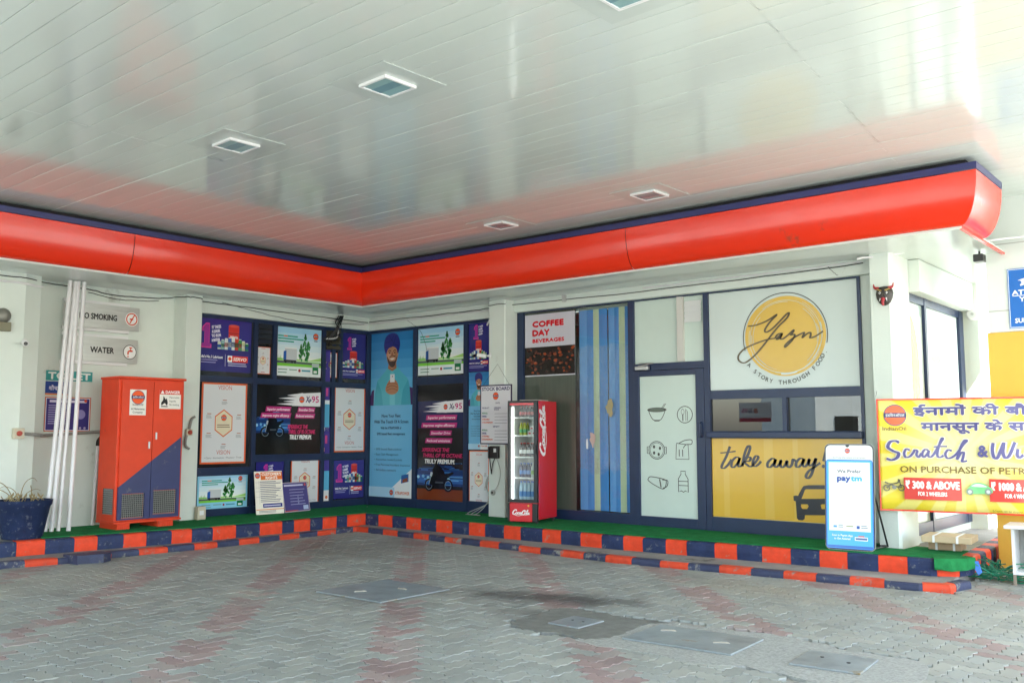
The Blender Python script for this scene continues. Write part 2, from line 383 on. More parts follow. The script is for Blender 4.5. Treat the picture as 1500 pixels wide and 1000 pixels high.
# zigzag-edged interlocking pavers laid in herringbone, red chains running diagonally
def paver_material():
    m = mat('paver_concrete', (0.3, 0.3, 0.3), 0.62, attr='Col', var=0.16, vscale=1.3, bump=0.0025, bscale=90)
    n = m.node_tree.nodes; l = m.node_tree.links; b = n['Principled BSDF']
    src = b.inputs['Base Color'].links[0].from_socket
    geo = n.new('ShaderNodeNewGeometry')
    def blot(cx, cy, r, pw, sc):                          # a stain with its own outline
        s = n.new('ShaderNodeVectorMath'); s.operation = 'SUBTRACT'; s.inputs[1].default_value = (cx, cy, 0); l.new(geo.outputs['Position'], s.inputs[0])
        k = n.new('ShaderNodeVectorMath'); k.operation = 'MULTIPLY'; k.inputs[1].default_value = (1 / r[0], 1 / r[1], 0); l.new(s.outputs[0], k.inputs[0])
        ro = n.new('ShaderNodeVectorRotate'); ro.rotation_type = 'Z_AXIS'; l.new(s.outputs[0], ro.inputs[0]); ro.inputs['Angle'].default_value = r[2]
        l.new(ro.outputs[0], k.inputs[0])
        ln = n.new('ShaderNodeVectorMath'); ln.operation = 'LENGTH'; l.new(k.outputs[0], ln.inputs[0])
        t = n.new('ShaderNodeTexNoise'); t.inputs['Scale'].default_value = sc; t.inputs['Detail'].default_value = 6; l.new(geo.outputs['Position'], t.inputs['Vector'])
        a = n.new('ShaderNodeMath'); a.operation = 'MULTIPLY_ADD'; a.inputs[1].default_value = 1.1; l.new(t.outputs['Fac'], a.inputs[0]); l.new(ln.outputs['Value'], a.inputs[2])
        mr = n.new('ShaderNodeMapRange'); mr.interpolation_type = 'SMOOTHSTEP'; mr.inputs[1].default_value = 1.65; mr.inputs[2].default_value = 0.75; mr.inputs[3].default_value = 0; mr.inputs[4].default_value = pw
        l.new(a.outputs[0], mr.inputs[0]); return mr.outputs[0]
    for (cx, cy, r, pw, sc, col) in [(7.75, -4.35, (1.25, 0.42, R(-20)), 0.85, 3.0, (0.045, 0.043, 0.04)),
                                     (8.5, -5.1, (1.1, 0.45, R(10)), 0.6, 4.0, (0.05, 0.05, 0.045)),
                                     (6.3, -5.1, (1.0, 0.9, 0), 0.35, 3.0, (0.13, 0.12, 0.1)),
                                     (5.2, -6.1, (0.45, 0.25, 0.4), 0.5, 5.0, (0.45, 0.43, 0.36)),
                                     (3.2, -3.2, (1.6, 1.4, 0.4), 0.45, 1.5, (0.16, 0.14, 0.11)),
                                     (9.3, -2.6, (1.6, 0.5, 0.1), 0.35, 2.5, (0.30, 0.26, 0.19)),
                                     (3.0, -7.0, (1.5, 0.7, 1.0), 0.4, 1.5, (0.36, 0.35, 0.29))]:
        mx = n.new('ShaderNodeMix'); mx.data_type = 'RGBA'; l.new(blot(cx, cy, r, pw, sc), mx.inputs[0]); l.new(src, mx.inputs[6]); mx.inputs[7].default_value = (*col, 1)
        src = mx.outputs[2]
    l.new(src, b.inputs['Base Color'])
    return m
M_pav = paver_material()
PW = 0.1305
ZG = 0.010
def unit_edge(a, b):
    """points after a along a grid edge a->b, zigzag shared by both neighbours"""
    flip = (a > b); p, q = (b, a) if flip else (a, b)
    dx, dy = q[0] - p[0], q[1] - p[1]; nx, ny = -dy, dx
    pts = [(p[0] + dx * t + nx * o, p[1] + dy * t + ny * o) for t, o in ((0.0, 0.0), (0.36, 0.10), (0.64, -0.10), (1.0, 0.0))]
    if flip: pts = pts[::-1]
    return pts[:-1]
def paver_loop(horizontal):
    c = [(0, 0), (1, 0), (2, 0), (2, 1), (1, 1), (0, 1)] if horizontal else [(0, 0), (1, 0), (1, 1), (1, 2), (0, 2), (0, 1)]
    out = []
    for i in range(6): out += unit_edge(c[i], c[(i + 1) % 6])
    n = len(out); cx = sum(p[0] for p in out) / n; cy = sum(p[1] for p in out) / n
    return [(p[0], p[1]) for p in out], (cx, cy)
def inset(loop, d):
    n = len(loop); res = []
    for i in range(n):
        a, b, c = loop[i - 1], loop[i], loop[(i + 1) % n]
        d1 = Vector((b[0] - a[0], b[1] - a[1])).normalized(); d2 = Vector((c[0] - b[0], c[1] - b[1])).normalized()
        nn = Vector((-d1.y - d2.y, d1.x + d2.x)); nn = nn / max(1.2, nn.length_squared) * 2 if nn.length_squared > 0 else nn
        res.append((b[0] + nn.x * d, b[1] + nn.y * d))
    return res
LOOPS = {}
for hz in (True, False):
    lp, _ = paver_loop(hz)
    top = inset(lp, 0.036); bot = inset(lp, 0.017)
    LOOPS[hz] = ([(x * PW, y * PW, 0.0) for x, y in top] + [(x * PW, y * PW, -0.0045) for x, y in bot] + [(x * PW, y * PW, -0.022) for x, y in bot])
NL = 18
PF = [tuple(range(NL))] + [(NL + i, NL + (i + 1) % NL, (i + 1) % NL, i) for i in range(NL)] + [(2 * NL + i, 2 * NL + (i + 1) % NL, NL + (i + 1) % NL, NL + i) for i in range(NL)]
GREYS_ = [(0.285, 0.30, 0.272), (0.30, 0.315, 0.285), (0.315, 0.325, 0.29), (0.272, 0.288, 0.262), (0.29, 0.31, 0.288)]
REDS_ = [(0.29, 0.215, 0.20), (0.305, 0.24, 0.222), (0.28, 0.21, 0.198), (0.30, 0.262, 0.24)]
def _vary(L, n):
    rr = random.Random(n); return [tuple(c * k for c in b) for b in L for k in (rr.uniform(0.92, 0.98), rr.uniform(0.98, 1.03), rr.uniform(1.02, 1.08))]
GREYS = _vary(GREYS_, 1); REDS = _vary(REDS_, 2)
def col_mesh(name, v, f, cols):
    me = bpy.data.meshes.new(name); me.from_pydata(v, [], f)
    a = me.color_attributes.new('Col', 'FLOAT_COLOR', 'CORNER'); buf = []
    for p in me.polygons:
        c = cols if isinstance(cols, tuple) else cols[p.index]
        buf += [c[0], c[1], c[2], 1.0] * p.loop_total
    a.data.foreach_set('color', buf); me.materials.append(M_pav); me.update(); return me
PM = {}
for hz in (True, False):
    for i, c in enumerate(GREYS + REDS): PM[hz, i] = col_mesh('paver', LOOPS[hz], PF, c)
HOLES = []   # cover plates
PATCH = [(8.2, -5.62, 9.2, -4.6), (9.0, -5.6, 10.75, -4.5), (10.3, -5.62, 11.35, -4.6)]                                  # cement round the covers
def inside_platform(x, y):
    if x < 1.55 and y < -1.2: return True
    if y > -1.55: return x < 10.62
    return False
pav = []
i0, i1, j0, j1 = int(0.5 / PW), int(15.5 / PW), int(-12.5 / PW), int(3.0 / PW)
for i in range(i0, i1):
    for j in range(j0, j1):
        s4 = (i + j) % 4
        if s4 not in (0, 2): continue
        hz = s4 == 0
        cx, cy = (i + (1.0 if hz else 0.5)) * PW, (j + (0.5 if hz else 1.0)) * PW
        if inside_platform(cx, cy): continue
        if any(a[0] < cx < a[2] and a[1] < cy < a[3] for a in HOLES) or any(a[0] < cx < a[2] and a[1] < cy < a[3] for a in PATCH): continue
        d = Vector((cx, cy, 0)) - CAM; dep = d.dot(_fw)
        if dep < 1.5: continue
        px = CXP + F_PX * d.dot(_rt) / dep; py = CYP - F_PX * d.dot(_cu) / dep
        if px < -350 or px > 1850 or py > 1350: continue
        vis = 5 < px < 1495 and py < 985
        chain = math.floor(((i + j) - s4) / 4)
        red = (chain % 4) == 2
        if red and random.random() < 0.16: red = False
        pav.append((dep, vis, i * PW, j * PW, hz, len(GREYS) + random.randrange(len(REDS)) if red else random.randrange(len(GREYS))))
near = sorted([p for p in pav if p[1]], key=lambda p: p[0])[:298]
ns = set(id(p) for p in near)
for p in near:
    o = link('paver', PM[p[4], p[5]], None, ground, (p[2], p[3], ZG + random.uniform(-0.002, 0.0015)))
    o.rotation_euler = (random.uniform(-0.006, 0.006), random.uniform(-0.006, 0.006), 0)
v = []; f = []; cols = []
for p in pav:
    if id(p) in ns: continue
    k = len(v); dz = ZG + random.uniform(-0.002, 0.0015); tx, ty = random.uniform(-0.007, 0.007), random.uniform(-0.007, 0.007)
    v += [(x + p[2], y + p[3], z + dz + x * tx + y * ty) for x, y, z in LOOPS[p[4]]]
    c = (GREYS + REDS)[p[5]]
    for q in PF: f.append(tuple(a + k for a in q)); cols.append(c)
o = link('paver_field', col_mesh('paver_field', v, f, cols), None, ground); o['kind'] = 'stuff'
# cement collars round the cover plates
M_cem = mat('rough_cement', (0.31, 0.32, 0.295), 0.9, var=0.3, vscale=45, bump=0.006, bscale=70)
M_cemd = mat('oily_cement', (0.16, 0.165, 0.148), 0.8, var=0.25, vscale=9, bump=0.005, bscale=70)
for nm, m, pts in [('cement_patch', M_cem, [(9.02, -5.62), (9.95, -5.7), (10.5, -5.58), (11.3, -5.62), (11.42, -5.1), (11.3, -4.68), (10.7, -4.62), (10.15, -4.5), (9.5, -4.6), (9.1, -4.66), (9.12, -5.1)]),
                   ('cement_patch', M_cemd, [(8.18, -5.1), (8.22, -5.5), (8.5, -5.62), (8.82, -5.55), (9.08, -5.6), (9.16, -5.3), (9.1, -4.9), (9.2, -4.62), (8.8, -4.68), (8.4, -4.62), (8.12, -4.72)])]:
    pp = spline(pts, 6, True); pp = [(x + random.uniform(-0.04, 0.04), y + random.uniform(-0.04, 0.04)) for x, y in pp]
    MB().prism(pp, -0.02, ZG + (0.0035 if m is M_cem else 0.0055)).build(nm, m, ground)
# ================================================================ STEEL COVERS
def cover(cx, cy, w, h, rz, label, handles, m=M_plate):
    t = thing('cover_plate', label, 'cover plate', (cx, cy, ZG + 0.004), rz, 'steel covers let into the pavers')
    MB().box(-w / 2, -h / 2, 0.0, w / 2, h / 2, 0.014, 0.003).build('plate', m, t)
    for hx, hy, a in handles:
        b = MB(); b.tube([(hx - 0.06 * math.cos(a), hy - 0.06 * math.sin(a), 0.012), (hx - 0.045 * math.cos(a), hy - 0.045 * math.sin(a), 0.018), (hx + 0.045 * math.cos(a), hy + 0.045 * math.sin(a), 0.019), (hx + 0.06 * math.cos(a), hy + 0.06 * math.sin(a), 0.012)], 0.008, 6)
        b.build('handle', mat('worn_handle', (0.33, 0.31, 0.26), 0.6), t, smooth=True)
    return t
cover(6.21, -5.15, 0.95, 0.95, 0.02, 'large square blue grey steel cover lying alone nearest the inner corner', [(-0.1, -0.22, 0.9), (0.12, 0.15, 0.0)])
cover(8.63, -5.15, 0.32, 0.37, 0.0, 'smallest square steel cover set in dark oily cement', [])
cover(9.70, -5.08, 0.90, 0.62, 0.06, 'long rusty edged steel cover plate with two white lifting loops', [(-0.27, 0.12, 0.4), (0.25, -0.03, 0.4)])
cover(10.81, -5.08, 0.48, 0.47, 0.08, 'plain dull steel cover nearest the bottom right corner of the photo', [])
lid = bpy.data.objects
for hx, hy in ((-0.05, 0.02), (0.06, 0.02)):
    MB().lathe([(0.012, 0.0), (0.012, 0.004)], 8, (hx, hy, 0.0145)).build('lifting_hole', M_blk, [o for o in COL.objects if o.name == 'cover_plate.001'][0])
for hx, hy in ((-0.1, 0.06), (0.1, 0.0)):
    MB().lathe([(0.014, 0.0), (0.014, 0.004)], 8, (hx, hy, 0.0145)).build('lifting_hole', M_blk, [o for o in COL.objects if o.name == 'cover_plate.003'][0])

# ================================================================ PLATFORM, STEP, KERBS
UP = [(1.12, -10.5), (1.16, -6.9), (1.50, -4.35), (1.46, -1.30), (6.40, -1.32), (10.30, -1.02), (10.52, -0.90), (10.62, -0.65), (10.56, 0.6), (10.3, 4.5)]
LO = [(1.62, -10.5), (1.62, -7.0), (1.74, -6.35), (1.76, -5.95), (1.66, -5.75), (1.76, -4.45), (1.60, -1.60), (6.83, -1.92), (10.35, -1.62), (10.62, -1.5), (10.72, -1.1)]
STEPZ = 0.088
def offset_path(path, d):                                # to the left of the walking direction
    n = len(path); res = []
    for i in range(n):
        a = Vector(path[max(i - 1, 0)]); b = Vector(path[i]); c = Vector(path[min(i + 1, n - 1)])
        d1 = (b - a).normalized() if i > 0 else (c - b).normalized(); d2 = (c - b).normalized() if i < n - 1 else d1
        nn = Vector((-d1.y, d1.x)) + Vector((-d2.y, d2.x)); nn = nn / nn.length_squared * 2
        res.append((b.x + nn.x * d, b.y + nn.y * d))
    return res
def along(path, s):
    for i in range(len(path) - 1):
        a, b = Vector(path[i]), Vector(path[i + 1]); L = (b - a).length
        if s <= L or i == len(path) - 2: return a + (b - a) * min(s / L, 1.0), i
        s -= L
def plen(path): return sum((Vector(path[i + 1]) - Vector(path[i])).length for i in range(len(path) - 1))
def kerb(path, z0, z1, width, seg, parent, mats, start=0, jitter=0.02, marks=None):
    """stones along a path; inner side is to the left of the walking direction"""
    L = plen(path); cum = [0.0]
    for i in range(len(path) - 1): cum.append(cum[-1] + (Vector(path[i + 1]) - Vector(path[i])).length)
    ips = offset_path(path, width)
    bounds = [0.0]
    if marks: bounds = marks
    else:
        while bounds[-1] < L - seg * 0.5: bounds.append(min(L, bounds[-1] + seg * random.uniform(0.94, 1.06)))
        bounds[-1] = L
    def pt(s, pth):
        for i in range(len(path) - 1):
            if s <= cum[i + 1] + 1e-6 or i == len(path) - 2:
                t = (s - cum[i]) / (cum[i + 1] - cum[i]); a, b = pth[i], pth[i + 1]
                return a[0] + (b[0] - a[0]) * t, a[1] + (b[1] - a[1]) * t
    for q in range(len(bounds) - 1):
        a, b = bounds[q] + 0.0012, bounds[q + 1] - 0.0012
        ss = [a] + [c for c in cum if a + 0.01 < c < b - 0.01] + [b]
        if len(ss) == 2: ss = [a, (a + b) / 2, b]
        mb = MB(); jz = random.uniform(-0.004, 0.004)
        prof = [(0.012, z0), (0.004, z0 + (z1 - z0) * 0.5), (0.006, z1 - 0.03), (0.014, z1 - 0.012), (0.032, z1 - 0.001), (width, z1)]
        k = 0
        for s in ss:
            o_, i_ = Vector(pt(s, path)), Vector(pt(s, ips)); dv = (i_ - o_).normalized(); wj = random.uniform(-0.004, 0.004)
            for d, z in prof: mb.v.append((o_.x + dv.x * (d + wj), o_.y + dv.y * (d + wj), z + (jz if z > z0 + 0.01 else 0)))
            mb.v.append((i_.x, i_.y, z0))
        n = len(prof) + 1
        for i in range(len(ss) - 1):
            for j in range(n - 1): mb.f.append((i * n + j, (i + 1) * n + j, (i + 1) * n + j + 1, i * n + j + 1))
        mb.f.append(tuple(range(n))); mb.f.append(tuple((len(ss) - 1) * n + j for j in reversed(range(n))))
        mb.build('kerb_stone', mats[(q + start) % len(mats)], parent)
platform = struct(MB().prism(offset_path(UP, 0.1) + [(-0.4, 4.5), (-0.4, -10.5)], -0.02, PZ - 0.008).build('platform', M_conc))
step = struct(MB().prism(offset_path(LO, 0.06)[:-1] + [(10.5, -0.6), (1.3, -1.0), (0.9, -10.5)], -0.02, STEPZ - 0.003).build('step', M_conc))
# stone joints of the long side are read off the photograph, the short side follows on
ku = struct(link('upper_kerb', None)); kl = struct(link('lower_kerb', None))
cornerU = sum((Vector(UP[i + 1]) - Vector(UP[i])).length for i in range(3))
def marksA(pxs, path, corner, z, ypx):
    out = []
    for px in pxs:                                        # where the ray at that column meets the kerb line
        r = ray(px, 500); best = None; s = 0
        for i in range(len(path) - 1):
            a, b = Vector(path[i]), Vector(path[i + 1]); e = b - a
            det = r.x * e.y - r.y * e.x
            if abs(det) > 1e-9:
                t = ((a.x - CAM.x) * r.y - (a.y - CAM.y) * r.x) / det * 1.0
                t = (r.x * (CAM.y - a.y) - r.y * (CAM.x - a.x)) / (r.x * e.y - r.y * e.x)
                if -1e-6 <= t <= 1 + 1e-6 and s >= corner[0] - 1e-3 and s <= corner[1]: best = s + t * e.length
            s += e.length
        if best is not None: out.append(best)
    return out
pxu = [558, 578, 598, 619, 641, 664, 688, 711, 738, 762, 793, 820, 848, 878, 909, 937, 970, 1000, 1040, 1072, 1108, 1149, 1190, 1230, 1274, 1316, 1358, 1391]
mA = marksA(pxu, UP, (cornerU, cornerU + 9.6), PZ, 0)
pxb = [513, 498, 478, 460, 437, 420, 388, 354, 321, 291, 262, 226, 193, 156, 123, 81, 40]
mB = marksA(pxb, UP, (0, cornerU - 0.01), PZ, 0)
marks = sorted(set([0.0] + [a for a in mB] + [cornerU] + mA)); 
m0 = marks[1]
extra = []
s = m0 - 0.42
while s > 0.2: extra.append(s); s -= 0.42
e2 = []; s = marks[-1] + 0.36
while s < plen(UP) - 0.1: e2.append(s); s += 0.30
marks = [0.0] + sorted(extra) + marks[1:] + e2 + [plen(UP)]
marks = [m for i, m in enumerate(marks) if i == 0 or m - marks[i - 1] > 0.05]
ic = min(range(len(marks)), key=lambda i: abs(marks[i] - cornerU))
kerb(UP, STEPZ - 0.006, PZ, 0.17, 0.31, ku, [M_knavy, M_kred], start=(ic) % 2, marks=marks)
kerb(LO, -0.015, STEPZ, 0.13, 0.37, kl, [M_knavyw, M_kredw], start=1)
# raised concrete block in front of the lower kerb near the pot
MB().prism([(1.62, -6.32), (1.92, -6.28), (1.98, -5.98), (1.88, -5.84), (1.66, -5.86)], -0.015, 0.115).build('kerb_stone', M_knavyw, kl)

# ================================================================ CANOPY CEILING
CZ = 4.42
ceiling = struct(MB().box(-3.0, -18.0, CZ + 0.10, 16.2, 1.9, CZ + 0.75).build('ceiling', M_acp))
SW = 0.2
def strip_mesh(L):
    mb = MB(); w = SW / 2 - 0.0018
    prof = [(-w, 0.022), (-w, 0.002), (-w + 0.003, 0.0), (-w * 0.5, -0.0003), (0, -0.0004), (w * 0.5, -0.0003), (w - 0.003, 0.0), (w, 0.002), (w, 0.022)]
    n = len(prof); NX = 2
    for i in range(NX + 1):
        for y, z in prof: mb.v.append((L * i / NX, y, z))
    for i in range(NX):
        for j in range(n - 1): mb.f.append((i * n + j, i * n + j + 1, (i + 1) * n + j + 1, (i + 1) * n + j))
    me = mb.mesh('ceiling_strip'); me.materials.append(M_ceil); return me
def seam2(y): return 10.34 - (y + 1.58) * 0.106
xs = [-3.0, 5.06, None, 16.2]
cache = {}
y = -18.0 + SW / 2
while y < 1.9:
    s2 = seam2(y)
    for a, b in ((-2.999, 5.06), (5.0615, s2), (s2 + 0.0015, 16.199)):
        L = round(b - a, 3)
        if L not in cache: cache[L] = strip_mesh(L - 0.0005)
        o = link('ceiling_strip', cache[L], None, ceiling, (a, y, CZ + random.uniform(-0.0012, 0.0012)))
        o.rotation_euler = (random.uniform(-0.003, 0.003), random.uniform(-0.0004, 0.0004), 0)
    y += SW
# dark void above the strips, behind the shop fascia
def ceiling_light(cx, cy, label, rz=0.0):
    t = thing('ceiling_light', label, 'ceiling light', (cx, cy, CZ), rz, 'square lights set in the canopy ceiling')
    MB().box(-0.345, -0.335, -0.0095, 0.345, 0.335, -0.004).build('mounting_plate', mat('light_plate_paint', (0.56, 0.62, 0.59), 0.22), t)
    fr = MB()
    for a in ((-0.165, -0.165, 0.165, -0.145), (-0.165, 0.145, 0.165, 0.165), (-0.165, -0.145, -0.145, 0.145), (0.145, -0.145, 0.165, 0.145)): fr.box(a[0], a[1], -0.045, a[2], a[3], -0.0098)
    fr.v = [(x, y, max(z, -0.034)) for x, y, z in fr.v]
    fr.build('frame', M_whitep, t)
    MB().box(-0.144, -0.144, -0.026, 0.144, 0.144, -0.02).build('lens', M_lamp, t)
    MB().box(-0.144, -0.05, -0.0285, 0.144, 0.045, -0.0265).build('reflector', mat('lamp_reflector', (0.17, 0.30, 0.34), 0.1), t)
ceiling_light(7.94, -6.73, 'square canopy ceiling light nearest the middle of the photo, highest whole one in view', -0.03)
ceiling_light(5.65, -6.64, 'leftmost square ceiling light, above the red oil company cabinet side', -0.03)
ceiling_light(5.34, -2.33, 'small square ceiling light above the red fascia, right of the inner corner', -0.03)
ceiling_light(7.72, -2.40, 'square ceiling light just above the fascia, over the glazed door', -0.02)
ceiling_light(10.29, -6.83, 'square ceiling light cut off by the top edge of the photo', -0.03)

# ================================================================ SHOP BUILDING
shop = thing('shop_building', 'white shop of the filling station with red curved fascia and navy window frames', 'building', (0, 0, 0))
def part(mb, name, m, parent=shop, smooth=False): return mb.build(name, m, parent, smooth=smooth)
SOF = 3.76; BEAMZ = 3.50
# walls
part(MB().box(-0.35, -0.02, BEAMZ + 0.05, 9.75, 0.3, 4.3), 'wall', M_white)                # above the long glazing
part(MB().box(-0.35, -3.73, BEAMZ + 0.05, -0.05, -0.021, 4.3), 'wall', M_white)            # above the short glazing
part(MB().box(-0.35, -12.0, 0.2, -0.06, -3.731, 4.3), 'wall', M_white)                     # solid wall on the left
part(MB().box(9.30, -0.015, 0.2, 9.76, 0.16, BEAMZ + 0.049), 'wall', M_white)              # strip beside the take away window
part(MB().box(9.45, 2.75, 0.2, 9.75, 8.0, 4.3), 'wall', M_white)
part(MB().box(9.45, 0.161, BEAMZ - 0.15, 9.749, 2.749, 4.3), 'wall', M_white)
part(MB().box(9.45, 0.161, 0.2, 9.749, 2.749, 0.36), 'wall', M_white)
part(MB().box(-0.4, 8.0, 0.2, 9.75, 8.3, 4.3), 'wall', M_white)
part(MB().prism([(-0.4, -12.3), (1.28, -12.3), (1.28, -1.28), (10.7, -1.28), (10.7, 8.3), (-0.4, 8.3)], 4.301, 4.36), 'roof', M_white)
def pillar(x0, y0, x1, y1, ch, z1=SOF + 0.02):
    p = [(x0, y0), (x1 - ch, y0), (x1, y0 + ch), (x1, y1), (x0, y1)] if ch else [(x0, y0), (x1, y0), (x1, y1), (x0, y1)]
    return part(MB().prism(p, 0.2, z1), 'pillar', M_white)
pillar(3.36, -0.35, 3.70, 0.05, 0.012)
pillar(9.55, -0.37, 9.80, 0.28, 0.03)
pillar(-0.1, -4.0, 0.30, -3.735, 0.0)
part(MB().prism([(-0.1, -6.95), (0.16, -6.95), (0.34, -6.75), (0.36, -6.42), (0.26, -6.18), (-0.1, -6.14)], 0.2, SOF + 0.02), 'pillar', M_white)
pillar(9.70, 2.8, 9.98, 3.45, 0.0)
# boxed beam over the glazing, with bulkhead edges
part(MB().box(0.05, -0.13, BEAMZ + 0.02, 3.358, -0.0205, SOF + 0.02, 0.006), 'beam', M_white)
part(MB().box(3.702, -0.13, BEAMZ + 0.07, 9.545, -0.0205, SOF + 0.02, 0.006), 'beam', M_white)
part(MB().box(-0.049, -3.734, BEAMZ + 0.02, 0.13, -0.131, SOF + 0.02, 0.006), 'beam', M_white)
# soffit and curved fascia
LIP = 1.37; XR = 10.85
part(MB().prism([(-0.06, -11.9), (LIP - 0.02, -11.9), (LIP - 0.02, -(LIP - 0.02)), (XR - 0.02, -(LIP - 0.02)), (XR - 0.02, 7.9), (9.4, 7.9), (9.4, 0.02), (-0.06, 0.02)], SOF, SOF + 0.03), 'soffit', M_soffit)
def fprof(n=12): return [(0.215 * math.sin(math.pi / 2 * i / n), 3.752 + 0.52 * (1 - math.cos(math.pi / 2 * i / n))) for i in range(n + 1)]
def fascia(path_fn, a, b, name, m, prof, back=0.05, bulge=0.0):
    """path_fn(t, d) -> x,y at parameter t with outward offset d"""
    mb = MB(); n = len(prof); K = 10
    for i in range(K + 1):
        t = a + (b - a) * i / K
        for d, z in prof: x, y = path_fn(t, d, i == 0, i == K); mb.v.append((x, y, z))
    for i in range(K):
        for j in range(n - 1): mb.f.append((i * n + j, (i + 1) * n + j, (i + 1) * n + j + 1, i * n + j + 1))
    o = part(mb, name, m, smooth=True)
    return o
def pathA(t, d, first, last):
    x = t
    if first and abs(t - LIP) < 1e-6: x = LIP + d
    if last and abs(t - XR) < 1e-6: x = XR + d
    return x, -(LIP + d)
def pathB(t, d, first, last):
    y = t
    if last and abs(t + LIP) < 1e-6: y = -(LIP + d)
    return LIP + d, y
def pathR(t, d, first, last):
    y = t
    if first and abs(t + LIP) < 1e-6: y = -(LIP + d)
    return XR + d, y
FP = fprof()
x918 = onA(918, 335, -1.55).x; y195 = onB(196, 345, 1.55).y
for a, b in ((LIP, x918 - 0.004), (x918 + 0.004, XR)): fascia(pathA, a, b, 'fascia_panel', M_red, FP)
FPb = [(d * 1.0, z) for d, z in FP]
for a, b in ((-11.9, y195 - 0.005), (y195 + 0.005, -LIP)): fascia(pathB, a, b, 'fascia_panel', M_red, FPb)
fascia(pathR, -LIP, -0.52, 'fascia_panel', M_red, FP)
TR = [(0.19, 4.279), (0.222, 4.279), (0.222, 4.352), (-0.05, 4.352)]
fascia(pathA, LIP, XR, 'fascia_trim', M_blue, TR); fascia(pathB, -11.9, -LIP, 'fascia_trim', M_blue, TR); fascia(pathR, -LIP, -0.52, 'fascia_trim', M_blue, TR)
LP = [(-0.035, SOF + 0.004), (-0.035, 3.728), (0.004, 3.728), (0.004, 3.751)]
M_lip = mat('fascia_lip_white', (0.68, 0.73, 0.69), 0.4)
fascia(pathA, LIP, XR, 'fascia_lip', M_lip, LP); fascia(pathB, -11.9, -LIP, 'fascia_lip', M_lip, LP)
fascia(pathR, -LIP, 0.49, 'fascia_lip', M_red, LP)
# black boards behind the panel joints; their black paints shade into the void between fascia and canopy
part(MB().box(0.6, -1.30, 3.8, 10.7, -1.28, 4.4195 - 0.05), 'gap_shade_board', M_black)
part(MB().box(1.28, -11.8, 3.8, 1.30, -1.301, 4.36), 'gap_shade_board', M_black)
for (x0, y0, x1, y1) in ((-0.4, -1.50, 10.95, -1.20), (1.20, -11.8, 1.50, -1.501)):
    part(MB().box(x0, y0, 4.376, x1, y1, 4.41), 'gap_shade_board', M_black)

# ---- glazing
def member(name, parent, wall, u0, z0, u1, z1, d0=-0.045, d1=0.03, m=M_navy, bev=0.0):
    mb = MB()
    if wall == 'A': mb.box(u0, d0, z0, u1, d1, z1, bev)
    else: mb.box(-d1, u0, z0, -d0, u1, z1, bev)
    return mb.build(name, m, parent)
def window(wall, verts, horis, panes, label=None):
    """verts: (px_left, px_right, z0, z1); horis: (u0,u1,z0,z1); panes: u0,z0,u1,z1"""
    w = link('window', None, parent=shop)
    for u0, u1, z0, z1 in verts: member('mullion', w, wall, u0, z0, u1, z1)
    for u0, u1, z0, z1 in horis: member('transom', w, wall, u0, z0, u1, z1, d0=-0.040)
    for u0, z0, u1, z1, m in panes: member('pane', w, wall, u0, z0, u1, z1, d0=0.0, d1=0.008, m=m)
    return w
def uB(px, py=600): return onB(px, py).y
def uA(px, py=600): return onA(px, py).x
TOP = BEAMZ + 0.02
zt1, zt2 = 2.43, 2.53                                     # transom between the rows (short wall)
zl1, zl2 = 1.12, 1.24
V = [uB(285.5) + 0.02, uB(289), uB(367.5), uB(373.5), uB(469), uB(473.5), uB(483), uB(488), uB(534), -0.046]
w1 = window('B', [(-3.732, V[0] + 0.03, PZ, TOP), (V[2], V[3], PZ, TOP), (V[4], V[5], PZ, TOP), (V[6], V[7], PZ, TOP), (V[8], V[9], PZ, TOP),
                  (uB(396), uB(402), zt2, TOP), (uB(493.5), uB(498.6), zt2, TOP), (uB(416.7), uB(424), PZ, zl1)],
            [(-3.73, -0.05, TOP - 0.06, TOP + 0.02), (-3.73, V[2], zt1, zt2), (V[3], V[4], zt1, zt2), (V[7], V[8], zt1, zt2), (V[5], V[6], zt1, zt2),
             (-3.70, V[2], 0.92, 1.05), (V[3], V[4], zl1, zl2), (V[7], V[8], zl1, zl2), (V[5], V[6], zl1, zl2), (-3.70, -0.05, PZ, PZ + 0.13)],
            [(-3.73, PZ + 0.1, V[2] + .02, TOP, M_tint), (V[3] - .02, PZ + 0.1, V[4] + .02, TOP, M_tint), (V[5] - .02, PZ + 0.1, V[6] + .02, TOP, M_tint), (V[7] - .02, PZ + 0.1, V[8] + .02, TOP, M_tint)])
A = [0.002, uA(543), uA(606.5), uA(612), uA(681), uA(687), uA(717)]
w2 = window('A', [(-0.04, A[1] + 0.0, PZ, TOP + 0.02), (A[2], A[3], PZ, TOP + 0.02), (A[4], A[5], PZ, TOP + 0.02), (3.28, 3.36, PZ, TOP + 0.02)],
            [(-0.04, 3.36, TOP - 0.05, TOP + 0.03), (A[3], A[4], 2.46, 2.60), (A[3], A[4], PZ, PZ + 0.17), (A[1], A[2], PZ, PZ + 0.17), (A[5], 3.3, PZ, PZ + 0.2)],
            [(A[1] - .02, PZ + 0.1, A[2] + .02, TOP, M_tint), (A[3] - .02, PZ + 0.1, A[4] + .02, TOP, M_tint), (A[5] - .02, PZ + 0.1, 3.3, TOP, M_tint)])
TOP2 = 3.57
u = dict(a=3.705, b=uA(769), c=uA(843.5), d=uA(923.5), e=uA(931.5), f=uA(1030), g=uA(1042), h=9.27, i=9.31)
M_gpane = mat('grey_green_pane', (0.085, 0.10, 0.082), 0.12, var=0.12, vscale=3, stretch=(6, 1, 0.4))
M_frost = mat('frosted_white_pane', (0.60, 0.71, 0.65), 0.22, var=0.04, vscale=1.5)
DT = onA(985, 541).z
zy0 = onA(1150, 571).z; zs1 = onA(1150, 582).z; zs0 = onA(1150, 631).z; zk1 = onA(1150, 641).z
